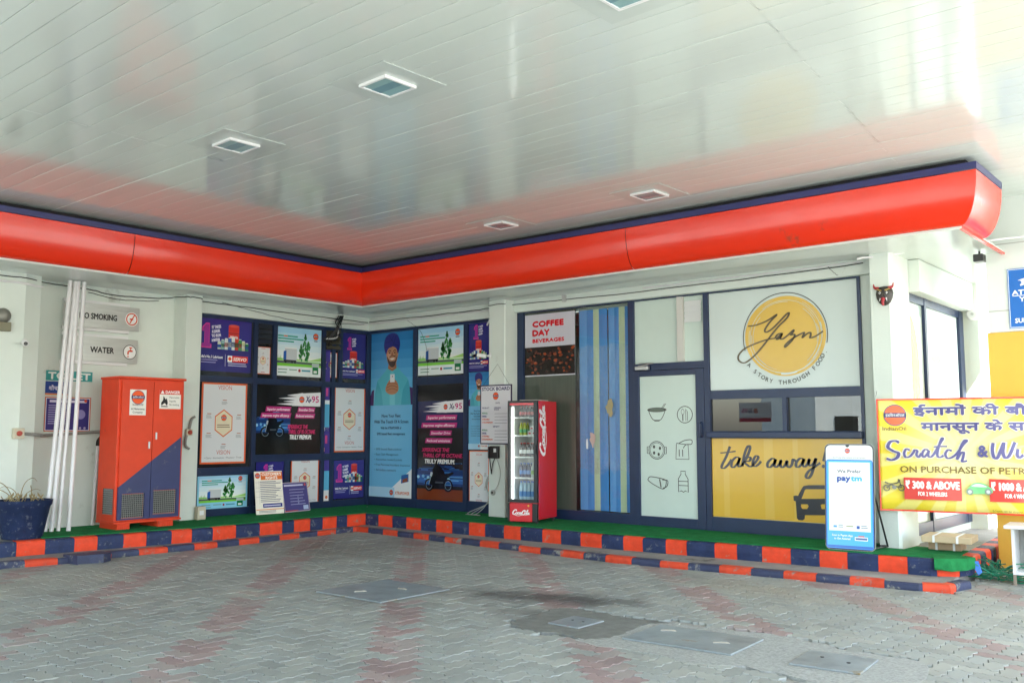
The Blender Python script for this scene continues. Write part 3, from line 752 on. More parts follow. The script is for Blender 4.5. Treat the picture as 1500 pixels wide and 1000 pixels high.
w3 = window('A', [(u['a'], u['b'], PZ, TOP2 + .05), (u['d'], u['e'], PZ, TOP2 + .05), (u['f'] + 0.05, u['g'], PZ, TOP2 + .05), (u['h'], u['i'], PZ, TOP2 + .05),
                  (uA(1148), uA(1154), zs0, zs1)],
            [(u['a'], u['i'], TOP2 - 0.02, TOP2 + 0.09), (u['b'], u['d'], PZ, PZ + 0.16), (u['e'], u['f'] + .05, DT, DT + 0.1), (u['g'], u['h'], PZ, PZ + 0.2),
             (u['g'], u['h'], zk1, zs0), (u['g'], u['h'], zs1, zy0 + 0.02)],
            [(u['b'], PZ + .1, u['c'], TOP2, M_gpane), (u['c'] + 0.002, PZ + .1, u['d'], TOP2, M_glass), (u['e'], DT + .05, u['f'] + .05, TOP2, M_frost), (u['g'], zy0, u['h'], TOP2, M_frost),
             (u['g'], PZ + .1, u['h'], zk1 + 0.01, M_frost)])
member('pane', w3, 'A', u['g'], zs0, uA(1151) - 0.01, zs1, 0.0, 0.008, M_glassd)
member('pane', w3, 'A', uA(1151) + 0.01, zs0, u['h'], zs1, 0.014, 0.022, M_glassd)
member('sill', w3, 'A', u['g'] - 0.03, zk1 - 0.005, u['h'] + 0.02, zk1 + 0.085, -0.11, -0.0455, M_navy, 0.012)
# white channel and louvre in the pane over the door
member('channel', w3, 'A', uA(996), DT + 0.11, uA(1005), TOP2 - 0.02, -0.05, -0.002, mat('channel_white', (0.62, 0.6, 0.56), 0.5))
for k in range(4):
    mb = MB(); zz = onA(1018, 440 + 7.6 * k).z
    x0, x1 = uA(1006.5), uA(1031)
    mb.add([(x0, -0.008, zz), (x1, -0.008, zz), (x1, -0.04, zz - 0.085), (x0, -0.04, zz - 0.085), (x0, -0.012, zz), (x1, -0.012, zz), (x1, -0.044, zz - 0.085), (x0, -0.044, zz - 0.085)], [(0, 1, 2, 3), (7, 6, 5, 4), (0, 4, 5, 1), (2, 6, 7, 3), (1, 5, 6, 2), (0, 3, 7, 4)])
    mb.build('louvre_blade', M_whitep, w3)
# glazed door
door = link('door', None, parent=shop)
d0, d1, dz0, dz1 = u['e'] + 0.004, u['f'] + 0.045, PZ + 0.012, DT - 0.006
fw = 0.085
for nm, a in (('stile', (d0, dz0, d0 + fw, dz1)), ('stile', (d1 - 0.13, dz0, d1, dz1)), ('rail', (d0 + fw, dz0, d1 - 0.13, dz0 + 0.14)), ('rail', (d0 + fw, dz1 - 0.08, d1 - 0.13, dz1))):
    member(nm, door, 'A', a[0], a[1], a[2], a[3], -0.055, 0.0, M_navy, 0.004)
member('pane', door, 'A', d0 + fw, dz0 + 0.14, d1 - 0.13, dz1 - 0.08, -0.025, -0.015, M_frost)
hz_ = onA(1031, 629).z
MB().tube([(d1 - 0.05, -0.055, hz_ - 0.1), (d1 - 0.05, -0.10, hz_ - 0.09), (d1 - 0.05, -0.10, hz_ + 0.09), (d1 - 0.05, -0.055, hz_ + 0.1)], 0.013, 8).build('handle', M_navy, door, smooth=True)
mb = MB().box(d0 + 0.06, -0.12, DT + 0.005, d0 + 0.28, -0.056, DT + 0.06, 0.008); mb.tube([(d0 + 0.12, -0.12, DT + 0.06), (d0 + 0.42, -0.2, DT + 0.09), (d0 + 0.10, -0.06, DT + 0.11)], 0.009, 6)
mb.build('door_closer', M_alu, door)
# room behind the serving window
M_room = mat('room_wall', (0.33, 0.31, 0.27), 0.8, var=0.1)
room = link('shop_room', None, parent=shop)
mb = MB()
mb.add([(3.8, 3.2, 0.3), (9.4, 3.2, 0.3), (9.4, 3.2, 3.5), (3.8, 3.2, 3.5)], [(0, 1, 2, 3)]); mb.build('room_back_wall', M_room, room)
MB().box(3.8, 0.35, 0.24, 9.4, 3.2, 0.28).build('room_floor', M_room, room)
MB().box(3.8, 0.35, 3.5, 9.4, 3.2, 3.54).build('room_ceiling', M_room, room)
MB().box(3.78, 0.35, 0.281, 3.8, 3.2, 3.499).build('room_side_wall', M_room, room)
MB().box(8.62, 1.6, 0.281, 9.25, 2.2, 1.85).build('back_cabinet', mat('dark_cabinet', (0.05, 0.025, 0.03), 0.4), room)
MB().box(7.2, 1.1, 0.281, 8.1, 1.6, 1.25).build('counter', mat('counter_brown', (0.16, 0.13, 0.1), 0.5), room)
MB().box(8.2, 2.6, 0.281, 8.5, 2.9, 3.49).build('room_post', mat('room_post_grey', (0.4, 0.38, 0.34), 0.6), room)
# side glazing round the corner
w4 = link('window', None, parent=shop)
for y0, y1 in ((0.17, 0.26), (0.93, 1.01), (2.55, 2.75)): MB().box(9.70, y0, 0.36, 9.79, y1, BEAMZ - 0.15).build('mullion', M_navy, w4)
MB().box(9.705, 0.26, BEAMZ - 0.25, 9.785, 2.55, BEAMZ - 0.151).build('transom', M_navy, w4)
MB().box(9.705, 0.26, 0.36, 9.785, 2.55, 0.5).build('transom', M_navy, w4)
for y0, y1 in ((0.26, 0.93), (1.01, 2.55)): MB().box(9.74, y0, 0.5, 9.75, y1, BEAMZ - 0.25).build('pane', M_frost, w4)
part(MB().box(9.755, 0.29, BEAMZ - 0.149, 9.93, 2.79, SOF - 0.005, 0.006), 'beam', M_white)

# ================================================================ POSTERS ON THE GLAZING
def cans(s, x, z, w, h):                                  # row of oil tins with a red drum behind
    s.part('picture')
    s.rect(x + w * 0.34, z + h * 0.38, w * 0.34, h * 0.62, '#d8362f'); s.circ(x + w * 0.51, z + h * 1.0, h * 0.06, '#e8564a', rx=w * 0.17)
    s.rect(x + w * 0.34, z + h * 0.68, w * 0.34, h * 0.025, '#7d1d1d')
    s.part('lettering').text('SERVO', x + w * 0.51, z + h * 0.5, h * 0.085, '#ffffff', 'C', bold=0.02, capw=w * 0.26).part('picture')
    cols = ['#cfd8c4', '#8fb7b9', '#d8dfe0', '#3d67b0', '#d9e4e2', '#c3452e', '#4f9b62', '#c8d2a0', '#2f7d54']
    n = len(cols)
    for i, c in enumerate(cols):
        hh = h * (0.26 + 0.24 * math.sin(math.pi * (i + 0.5) / n)); ww = w / n
        s.rect(x + i * ww, z, ww * 0.92, hh, c, up=(i == 0)); s.rect(x + i * ww, z + hh * 0.25, ww * 0.92, hh * 0.4, ['#2c5aa8', '#3a7a4a', '#b8452c', '#e6e6de'][i % 4], up=(i == 0))
        s.rect(x + i * ww + ww * 0.1, z + hh, ww * 0.7, h * 0.03, '#e9efe9', up=False)
def big_one(s, x, z, h, slogan=True):
    s.part('lettering'); w = h * 0.47
    shape = [(0.0, 0.0), (1.0, 0.0), (1.0, 0.16), (0.80, 0.16), (0.80, 1.0), (0.45, 1.0), (0.10, 0.83), (0.10, 0.66), (0.32, 0.70), (0.32, 0.16), (0.0, 0.16)]
    s.poly([(x + a * w, z + b * h) for a, b in shape], '#e0429c')
    s.poly([(x + w / 2 + (a - 0.5) * w * 0.8, z + h / 2 + (b - 0.5) * h * 0.90) for a, b in shape], '#a02f97')
    if slogan:
        for i, t in enumerate(('IT TAKES', 'A LEADER', 'TO RUN', 'A NATION')):
            s.text(t, x + w * 1.04, z + h * (0.78 - i * 0.175), h * 0.115, '#e8e4f4', bold=0.03, rot=R(10), width=h * (0.40 - 0.04 * (i % 2)), up=(i == 0))
def servo_tag(s, x, z, w, h):
    s.part('logo').rect(x, z, w, h, '#e23a30').rect(x, z, w * 0.22, h, '#ffffff'); s.circ(x + w * 0.11, z + h * 0.5, h * 0.3, '#e55a34', 14)
    s.text('SERVO', x + w * 0.27, z + h * 0.24, h * 0.5, '#ffffff', bold=0.02, shear=0.25, width=w * 0.66)
def servo_wide(s):
    w, h = s.w, s.h
    s.part('background').rect(0, 0, w, h, '#2b2a7d'); s.rect(0, h * 0.55, w, h * 0.45, '#353089')
    big_one(s, w * 0.07, h * 0.43, h * 0.47); cans(s, w * 0.37, h * 0.42, w * 0.58, h * 0.46)
    s.part('lettering').text("India's No.1 Lubricant", w * 0.05, h * 0.245, h * 0.05, '#f4f4fa', bold=0.02, width=w * 0.42)
    s.lines(w * 0.06, h * 0.20, w * 0.40, 2, h * 0.045, h * 0.018, '#9a9ad0'); s.rect(w * 0.515, h * 0.1, w * 0.006, h * 0.23, '#d0d0e8')
    servo_tag(s, w * 0.56, h * 0.19, w * 0.38, h * 0.12); s.lines(w * 0.57, h * 0.155, w * 0.36, 2, h * 0.04, h * 0.016, '#c0c0e4')
def servo_tall(s):
    w, h = s.w, s.h
    s.part('background').rect(0, 0, w, h, '#2b2a7d')
    big_one(s, w * 0.24, h * 0.63, h * 0.28); cans(s, w * 0.06, h * 0.24, w * 0.86, h * 0.35)
    s.part('lettering').text("India's No.1 Lubricant", w * 0.04, h * 0.15, h * 0.028, '#f4f4fa', bold=0.02, width=w * 0.52)
    servo_tag(s, w * 0.61, h * 0.135, w * 0.36, h * 0.07); s.lines(w * 0.04, h * 0.10, w * 0.9, 2, h * 0.03, h * 0.012, '#9a9ad0')
def truck(s, border=False):
    w, h = s.w, s.h
    s.part('background').rect(0, 0, w, h, '#8fd0ea' if border else '#e9f2f2')
    b = 0.035 if border else 0.0
    x, z, ww, hh = w * b, h * b * 1.6, w * (1 - 2 * b), h * (1 - 3 * b)
    for i in range(6): s.rect(x, z + hh * (0.28 + 0.12 * i), ww, hh * 0.121, ['#eef6ee', '#e6f3f4', '#d9eef4', '#cbe7f4', '#b6ddf2', '#a3d4f0'][i], up=(i == 0))
    s.part('picture').rect(x, z + hh * 0.2, ww, hh * 0.11, '#7ed044')
    s.poly([(x, z + hh * 0.31), (x + ww, z + hh * 0.33), (x + ww, z + hh * 0.41), (x + ww * 0.75, z + hh * 0.34), (x + ww * 0.3, z + hh * 0.36), (x, z + hh * 0.35)], '#a7dc79')
    s.poly([(x, z + hh * 0.26), (x + ww, z + hh * 0.25), (x + ww, z + hh * 0.29), (x, z + hh * 0.31)], '#5b6468')
    for i in range(7): s.poly([(x + ww * 0.02 * (i + 0.5), z + hh * 0.33), (x + ww * (0.02 * i + 0.025), z + hh * 0.33), (x + ww * (0.02 * i + 0.017), z + hh * (0.38 + 0.03 * (i % 3)))], '#58a948', up=(i == 0))
    s.rect(x + ww * 0.2, z + hh * 0.33, ww * 0.26, hh * 0.25, '#c8cfd2'); s.rect(x + ww * 0.2, z + hh * 0.56, ww * 0.26, hh * 0.025, '#eef0f0')
    s.poly([(x + ww * 0.17, z + hh * 0.32), (x + ww * 0.235, z + hh * 0.32), (x + ww * 0.235, z + hh * 0.52), (x + ww * 0.175, z + hh * 0.50)], '#2d5fae')
    s.rect(x + ww * 0.18, z + hh * 0.29, ww * 0.27, hh * 0.04, '#3a3f45')
    for q in (0.22, 0.36, 0.42): s.circ(x + ww * q, z + hh * 0.295, hh * 0.03, '#22262a', 10, up=False)
    rng = random.Random(3)
    for tx, tz, th, tw in ((0.55, 0.29, 0.32, 0.05), (0.64, 0.29, 0.56, 0.065), (0.71, 0.28, 0.45, 0.06)):
        for k in range(30):
            q = rng.random(); wd = tw * math.sin(math.pi * (0.12 + 0.88 * q) ** 0.8) * 1.0
            s.circ(x + ww * (tx + rng.uniform(-wd, wd) * 0.8), z + hh * (tz + 0.05 + q * th * 0.95), hh * 0.035, ['#3f9a4c', '#2f8443', '#57ad58'][k % 3], 7, rx=ww * 0.018, up=(k < 3))
    s.rect(x + ww * 0.81, z + hh * 0.06, ww * 0.13, hh * 0.17, '#157a48'); s.rect(x + ww * 0.795, z + hh * 0.21, ww * 0.16, hh * 0.08, '#b9c8c4'); s.rect(x + ww * 0.835, z + hh * 0.085, ww * 0.075, hh * 0.05, '#e8efe8')
    s.part('lettering')
    for i, (c, q) in enumerate((('#3fa48e', 0.42), ('#3fa48e', 0.55), ('#3fa48e', 0.34))): s.lines(x + ww * 0.05, z + hh * (0.80 - i * 0.055), ww * q, 1, 0.1, hh * 0.028, c, 0.0)
    s.lines(x + ww * 0.17, z + hh * 0.80, ww * 0.08, 1, 0.1, hh * 0.028, '#e08050', 0)
    s.lines(x + ww * 0.06, z + hh * 0.12, ww * 0.2, 2, hh * 0.06, hh * 0.02, '#7aa08c', 0.1); s.lines(x + ww * 0.3, z + hh * 0.12, ww * 0.17, 1, 0.1, hh * 0.02, '#7aa08c', 0)
    s.text('INDANE', x + ww * 0.56, z + hh * 0.10, hh * 0.04, '#5a8fc0', width=ww * 0.2) if False else s.rect(x + ww * 0.57, z + hh * 0.105, ww * 0.19, hh * 0.035, '#4f9bb0')
    s.part('logo'); s.circ(x + ww * 0.52, z + hh * 0.12, hh * 0.032, '#a23a44', 12); ioc_logo(s, x + ww * 0.87, z + hh * 0.85, hh * 0.065)
    s.rect(x + ww * 0.83, z + hh * 0.745, ww * 0.08, hh * 0.018, '#56607a')
def vision(s, border=True, title=True):
    w, h = s.w, s.h; m = min(w, h)
    s.part('border').rect(0, 0, w, h, '#e2693a'); b = m * 0.035
    s.part('background').rect(b, b, w - 2 * b, h - 2 * b, '#dde0e3')
    s.part('lettering')
    if title:
        s.text('VISION', w * 0.5, h * 0.915, m * 0.085, '#c4615a', 'C', width=w * 0.30); s.text('VISION', w * 0.5, h * 0.115, m * 0.085, '#c4615a', 'C', width=w * 0.30)
        s.text('• Care • Innovation • Passion • Trust', w * 0.5, h * 0.065, m * 0.033, '#51555c', 'C', width=w * 0.82)
    else: s.rect(w * 0.36, h * 0.93, w * 0.28, h * 0.02, '#c4615a'); s.rect(w * 0.36, h * 0.06, w * 0.28, h * 0.02, '#c4615a')
    cx, cz, r = w * 0.49, h * 0.50, min(w * 0.235, h * 0.2)
    s.part('picture').poly([(cx + r * 0.95 * math.cos(R(30 + 60 * i)), cz + r * 1.15 * math.sin(R(30 + 60 * i))) for i in range(6)], '#dc6a3c')
    s.poly([(cx + r * 0.86 * math.cos(R(30 + 60 * i)), cz + r * 1.04 * math.sin(R(30 + 60 * i))) for i in range(6)], '#e6dcc0')
    s.part('lettering').lines(cx - r * 0.6, cz - r * 0.18, r * 1.2, 2, r * 0.17, r * 0.07, '#8a7a66', 0.05)
    for a, bz in ((0.5, 0.78), (0.5, 0.235), (0.17, 0.61), (0.17, 0.37), (0.83, 0.60), (0.83, 0.37)):
        s.rect(w * a - w * 0.045, h * bz, w * 0.09, h * 0.010, '#b0705c'); s.lines(w * a - w * 0.065, h * (bz - 0.02), w * 0.13, 3, h * 0.014, h * 0.006, '#9aa0a4', 0.3)
    s.part('logo'); ioc_logo(s, cx, cz + r * 0.45, r * 0.24)
def xp_tag(s, x, z, w, h):                                # white slash with XP95
    s.part('logo')
    for i, (a, b) in enumerate(((0.0, 0.1), (0.18, 0.30), (0.05, 0.5), (0.28, 0.72))):
        s.poly([(x + w * (a - 0.22), z + h * b), (x + w * 0.5, z + h * (b - 0.12)), (x + w * 0.5, z + h * (b + 0.2))], '#e8e8ee', up=(i == 0))
    s.poly([(x + w * 0.2, z), (x + w, z), (x + w, z + h), (x + w * 0.38, z + h * 0.86)], '#eeeef2')
    ioc_logo(s, x + w * 0.47, z + h * 0.45, h * 0.21)
    s.text('X', x + w * 0.58, z + h * 0.28, h * 0.42, '#3a2a66', bold=0.02, shear=0.2, width=w * 0.11); s.text('P', x + w * 0.685, z + h * 0.24, h * 0.26, '#3a2a66', bold=0.03)
    s.text('95', x + w * 0.75, z + h * 0.28, h * 0.44, '#c8307e', bold=0.015, width=w * 0.20)
def bike(s, x, z, w, h):                                  # rider and machine on a blurred blue night street
    s.part('picture'); rng = random.Random(5); s.rect(x, z + h * 0.22, w, h * 0.5, '#1c3a72'); s.rect(x, z + h * 0.3, w, h * 0.25, '#2c5ea6')
    for i in range(26):
        yy = z + h * (0.25 + 0.7 * rng.random()); xx = x + w * rng.random() * 0.7
        s.rect(xx, yy, min(w * (0.15 + 0.4 * rng.random()), x + w - xx), h * (0.012 + 0.03 * rng.random()), ['#1d3f78', '#2f68b8', '#5fa5dc', '#16305e', '#3a78c0'][i % 5])
    for i in range(7): s.circ(x + w * (0.03 + 0.11 * i), z + h * (0.42 + 0.1 * rng.random()), h * 0.05, ['#9fd2ee', '#6fb0dc'][i % 2], 12, rx=w * 0.03)
    for q in (0.27, 0.68):
        s.ring(x + w * q, z + h * 0.24, h * 0.17, h * 0.055, '#0a0d12', 20); s.ring(x + w * q, z + h * 0.24, h * 0.13, h * 0.012, '#8fa4b4', 20)
    s.poly([(x + w * a, z + h * b) for a, b in ((0.26, 0.26), (0.32, 0.5), (0.36, 0.60), (0.55, 0.56), (0.78, 0.66), (0.80, 0.62), (0.66, 0.45), (0.60, 0.22), (0.42, 0.20))], '#10141c')
    s.poly([(x + w * a, z + h * b) for a, b in ((0.36, 0.56), (0.34, 0.70), (0.40, 0.86), (0.50, 0.84), (0.60, 0.66), (0.62, 0.52))], '#0d1016')
    s.circ(x + w * 0.42, z + h * 0.93, h * 0.085, '#07080c', 14, rx=w * 0.055); s.poly([(x + w * a, z + h * b) for a, b in ((0.29, 0.52), (0.33, 0.50), (0.35, 0.62), (0.31, 0.64))], '#c9dbe6')
    s.rect(x + w * 0.40, z + h * 0.30, w * 0.18, h * 0.05, '#49545e'); s.stroke([(x + w * 0.27, z + h * 0.25), (x + w * 0.33, z + h * 0.62)], h * 0.025, '#9fb0bc', smooth=False)
def pink(s, t, x, z, w, h): s.part('lettering').rect(x, z, w, h, '#c2347f', skew=h * 0.25).text(t, x + w * 0.5 + h * 0.1, z + h * 0.24, h * 0.5, '#f5e6f0', 'C', bold=0.015, shear=0.25, width=w * 0.9)
def xp_wide(s):
    w, h = s.w, s.h; s.part('background').rect(0, 0, w, h, '#1b1c1d')
    bike(s, 0, h * 0.20, w * 0.52, h * 0.40); s.part('background').rect(0, h * 0.0, w, h * 0.2, '#191a18')
    xp_tag(s, w * 0.42, h * 0.66, w * 0.57, h * 0.20)
    pink(s, 'Superior performance', w * 0.13, h * 0.575, w * 0.38, h * 0.07); pink(s, 'Improves engine efficiency', w * 0.06, h * 0.49, w * 0.45, h * 0.07)
    pink(s, 'Smoother Drive', w * 0.62, h * 0.575, w * 0.27, h * 0.07); pink(s, 'Reduced emissions.', w * 0.58, h * 0.49, w * 0.31, h * 0.07)
    s.part('lettering').text('XPERIENCE THE', w * 0.47, h * 0.345, h * 0.055, '#d8366f', bold=0.02, shear=0.25, width=w * 0.32).text('THRILL OF 95 OCTANE.', w * 0.49, h * 0.275, h * 0.055, '#d8366f', bold=0.02, shear=0.25, width=w * 0.42)
    s.text('TRULY PREMIUM.', w * 0.51, h * 0.20, h * 0.06, '#f4f4f4', bold=0.02, shear=0.25, width=w * 0.34)
def xp_tall(s):
    w, h = s.w, s.h; s.part('background').rect(0, 0, w, h, '#191b20'); s.rect(0, h * 0.62, w, h * 0.22, '#1f2c58')
    s.rect(0, 0, w, h * 0.13, '#7a3a20'); bike(s, 0, h * 0.10, w, h * 0.26)
    xp_tag(s, w * 0.28, h * 0.745, w * 0.72, h * 0.10)
    for i, (t, a, b) in enumerate((('Superior performance', 0.19, 0.66), ('Improves engine efficiency', 0.09, 0.76), ('Smoother Drive', 0.28, 0.46), ('Reduced emissions.', 0.18, 0.57))):
        pink(s, t, w * a, h * (0.685 - i * 0.062), w * b, h * 0.04)
    s.part('lettering').text('XPERIENCE THE', w * 0.11, h * 0.43, h * 0.030, '#d8366f', bold=0.02, shear=0.25, width=w * 0.60).text('THRILL OF 95 OCTANE.', w * 0.14, h * 0.385, h * 0.030, '#d8366f', bold=0.02, shear=0.25, width=w * 0.84)
    s.text('TRULY PREMIUM.', w * 0.18, h * 0.335, h * 0.034, '#f4f4f4', bold=0.02, shear=0.25, width=w * 0.64)
def fleet_man(s, full=True):
    """a smiling bearded man in a dark blue turban, hands round a phone, over a light blue text panel"""
    w, h = s.w, s.h; s.part('background').rect(0, 0, w, h, '#6fb9e4')
    zb = h * 0.56
    for i in range(8): s.rect(0, zb + (h - zb) * i / 8, w, (h - zb) / 8 + 1e-4, ['#74c0e6', '#6cbce5', '#62b4e2', '#57abde', '#4ca0d8', '#4195d0', '#388ac8', '#307fbe'][i], up=(i == 0))
    H = h - zb; P = lambda a, b: (a * w, zb + b * H); s.part('picture')
    s.poly([P(*q) for q in ((0.08, 0.0), (0.10, 0.16), (0.16, 0.34), (0.34, 0.46), (0.42, 0.53), (0.62, 0.53), (0.70, 0.46), (0.86, 0.36), (0.94, 0.18), (0.95, 0.0))], '#54b5c9')
    s.poly([P(*q) for q in ((0.46, 0.0), (0.44, 0.4), (0.50, 0.5), (0.58, 0.4), (0.58, 0.0))], '#67c4d4')
    s.poly([P(*q) for q in ((0.08, 0.0), (0.10, 0.16), (0.16, 0.34), (0.26, 0.2), (0.30, 0.0))], '#46a6bd'); s.poly([P(*q) for q in ((0.95, 0.0), (0.94, 0.18), (0.88, 0.34), (0.76, 0.2), (0.72, 0.0))], '#46a6bd')
    s.poly([P(*q) for q in ((0.41, 0.50), (0.42, 0.58), (0.60, 0.58), (0.61, 0.50), (0.51, 0.46))], '#a06f52')
    s.poly(spline([P(*q) for q in ((0.38, 0.74), (0.38, 0.64), (0.42, 0.56), (0.50, 0.50), (0.58, 0.55), (0.63, 0.64), (0.64, 0.76), (0.52, 0.86))], 5, True), '#c4906e'); s.poly(spline([P(*q) for q in ((0.40, 0.70), (0.42, 0.64), (0.47, 0.66), (0.46, 0.71))], 4, True), '#cfa080'); s.poly(spline([P(*q) for q in ((0.62, 0.72), (0.60, 0.62), (0.57, 0.66), (0.57, 0.72))], 4, True), '#ad7b5c')
    s.poly(spline([P(*q) for q in ((0.388, 0.665), (0.405, 0.59), (0.45, 0.535), (0.51, 0.512), (0.565, 0.535), (0.605, 0.60), (0.628, 0.672), (0.575, 0.605), (0.51, 0.598), (0.45, 0.602))], 5, True), '#4a372d')
    s.stroke([P(0.44, 0.655), P(0.51, 0.672), P(0.58, 0.66)], 0.013 * H, '#3c2b24'); s.poly(spline([P(*q) for q in ((0.455, 0.632), (0.51, 0.615), (0.57, 0.637), (0.51, 0.640))], 4, True), '#f0e6de')
    for q in (0.445, 0.565): s.stroke([P(q - 0.035, 0.735), P(q, 0.748), P(q + 0.035, 0.737)], 0.012 * H, '#2a1c18'); s.circ(*P(q, 0.715), 0.010 * H, '#20140f', 8, rx=0.02 * w)
    s.poly([P(0.505, 0.735), P(0.48, 0.668), P(0.535, 0.668)], '#9c674a')
    s.poly(spline([P(*q) for q in ((0.36, 0.70), (0.31, 0.82), (0.36, 0.94), (0.50, 0.985), (0.63, 0.95), (0.69, 0.83), (0.64, 0.70), (0.60, 0.77), (0.50, 0.80), (0.41, 0.77))], 6, True), '#2c3484')
    for q in ((0.33, 0.80, 0.50, 0.80, 0.60, 0.95), (0.35, 0.86, 0.48, 0.88, 0.55, 0.97), (0.66, 0.80, 0.55, 0.84, 0.42, 0.96)): s.stroke([P(q[0], q[1]), P(q[2], q[3]), P(q[4], q[5])], 0.008 * H, '#1f2764')
    s.poly(spline([P(*q) for q in ((0.36, 0.20), (0.38, 0.27), (0.45, 0.34), (0.52, 0.36), (0.59, 0.34), (0.65, 0.28), (0.66, 0.20), (0.58, 0.15), (0.45, 0.15))], 5, True), '#b98463')
    for i in range(3): s.stroke([P(0.39, 0.20 + i * 0.04), P(0.51, 0.225 + i * 0.04), P(0.64, 0.20 + i * 0.04)], 0.006 * H, '#7f523c')
    s.poly([P(*q) for q in ((0.465, 0.31), (0.575, 0.31), (0.57, 0.42), (0.47, 0.42))], '#e9ecef'); s.circ(*P(0.52, 0.39), 0.008 * H, '#2a2a30', 8, rx=0.014 * w)
    s.poly([P(*q) for q in ((0.0, 0.0), (0.08, 0.0), (0.09, 0.22), (0.03, 0.20), (0.0, 0.12))], '#4a2f66'); s.poly([P(*q) for q in ((1.0, 0.0), (0.95, 0.0), (0.92, 0.24), (1.0, 0.22))], '#4a2f66')
    s.part('lettering')
    for i, (t, ww, sz) in enumerate((('Move Your Fleet', 0.44, 0.018), ('With The Touch Of A Screen', 0.80, 0.018), ('With the XTRAPOWER of', 0.48, 0.014), ('SMS based fleet management', 0.66, 0.014))):
        s.text(t, w * 0.5, h * (0.488 - 0.035 * i), h * sz, '#2c3d66', 'C', bold=0.012, width=w * ww)
    for i, t in enumerate(('SMS based fleet control', 'Easy Cash Management', 'Attractive reward points', 'Free Personal Accident Insurance', 'All Indian network')):
        s.text('• ' + t, w * 0.12, h * (0.293 - 0.031 * i), h * 0.012, '#39506e', width=w * (0.12 + 0.022 * len(t)))
    s.part('picture').poly([(w * 0.55, h * 0.075), (w, h * 0.19), (w, 0), (w * 0.45, 0)], '#e8edf0'); s.poly([(w * 0.0, h * 0.075), (w * 0.6, h * 0.075), (w * 0.6, 0), (0, 0)], '#a9d3ec')
    s.poly([(w * 0.75, h * 0.10), (w * 0.92, h * 0.112), (w * 0.92, h * 0.158), (w * 0.76, h * 0.148)], '#3466a8'); s.poly([(w * 0.78, h * 0.105), (w * 0.9, h * 0.113), (w * 0.9, h * 0.135), (w * 0.79, h * 0.125)], '#8a4a30')
    s.part('logo'); ioc_logo(s, w * 0.53, h * 0.045, w * 0.04); s.text('XTRAPOWER', w * 0.61, h * 0.035, h * 0.018, '#d86a3c', bold=0.015, shear=0.2, width=w * 0.33)

def postB(px, col, label, fn, **k):
    o, s = poster(rectB(*px), 'B', col, label, **k); fn(s); s.build(o); return o
def postA(px, col, label, fn, **k):
    o, s = poster(rectA(*px), 'A', col, label, **k); fn(s); s.build(o); return o
FR = 0.03
postB((287.5, 463, 542, 367, 471.5, 546.5), '#2b2a7d', 'wide purple lubricant poster at the top left of the short glazed wall', servo_wide)
postB((374, 507, 547, 395, 509, 548.5), '#e2693a', 'small orange edged vision notice under the intact louvre', lambda s: vision(s, title=False))
postB((402.5, 477, 550, 469.5, 484, 552.5), '#e9f2f2', 'truck and trees poster high on the short wall left of the torn louvre', truck)
postB((474, 515, 552, 493, 517, 553.5), '#e2693a', 'small orange edged vision notice under the torn louvre', lambda s: vision(s, title=False))
postB((499, 487, 554, 534.5, 490, 555.5), '#2b2a7d', 'narrow purple lubricant poster at the top beside the inner corner', servo_tall)
postB((293.5, 559.5, 680, 360, 562, 677.5), '#e2693a', 'largest orange framed vision poster, beside the red cabinet', vision)
postB((374, 556, 666, 468.5, 560, 663), '#1b1c1d', 'wide black motorcycle fuel poster in the middle of the short wall', xp_wide)
postB((473.6, 562, 661, 481.5, 562.5, 661.5), '#6a7fae', 'upper narrow strip of printed film in the slim slot left of the corner', lambda s: [s.part('picture').rect(0, s.h * a, s.w, s.h * b, c) for a, b, c in ((0.0, 0.06, '#e0a080'), (0.06, 0.3, '#4a3f94'), (0.3, 0.36, '#e6ecf0'), (0.36, 0.7, '#5fb4dc'), (0.7, 0.76, '#e6ecf0'), (0.76, 1.0, '#4a3f94'))] + [s.part('picture').rect(s.w * 0.3, s.h * 0.12, s.w * 0.4, s.h * 0.12, '#c94a8a'), s.rect(s.w * 0.3, s.h * 0.82, s.w * 0.4, s.h * 0.12, '#c94a8a')])
postB((488.6, 565, 662, 533.5, 568, 661), '#e2693a', 'orange framed vision poster next to the inner corner', vision)
postB((288, 691, 750, 361.5, 690.5, 746), '#8fd0ea', 'sky blue bordered truck and trees poster at the foot of the wall beside the cabinet', lambda s: truck(s, True))
postB((373.6, 673.5, 745, 416.5, 673, 742), '#2b2a7d', 'purple lubricant poster half hidden behind the customer rights board', servo_tall)
postB((425, 672, 738, 466, 671.5, 736.5), '#e2693a', 'orange edged vision poster half hidden behind the leaning navy board', vision)
postB((473.6, 670.5, 738, 481.5, 670.5, 737.5), '#6a7fae', 'lower narrow strip of printed film in the slim slot left of the corner', lambda s: [s.part('picture').rect(0, s.h * a, s.w, s.h * b, c) for a, b, c in ((0.0, 0.3, '#e4e6e8'), (0.3, 0.72, '#5fb4dc'), (0.72, 1.0, '#4a3f94'))] + [s.part('logo').circ(s.w * 0.5, s.h * 0.15, s.w * 0.25, '#e08050', 10)])
postB((488, 673, 730, 532, 674, 728), '#2b2a7d', 'purple lubricant poster at the foot of the wall next to the corner', servo_wide)
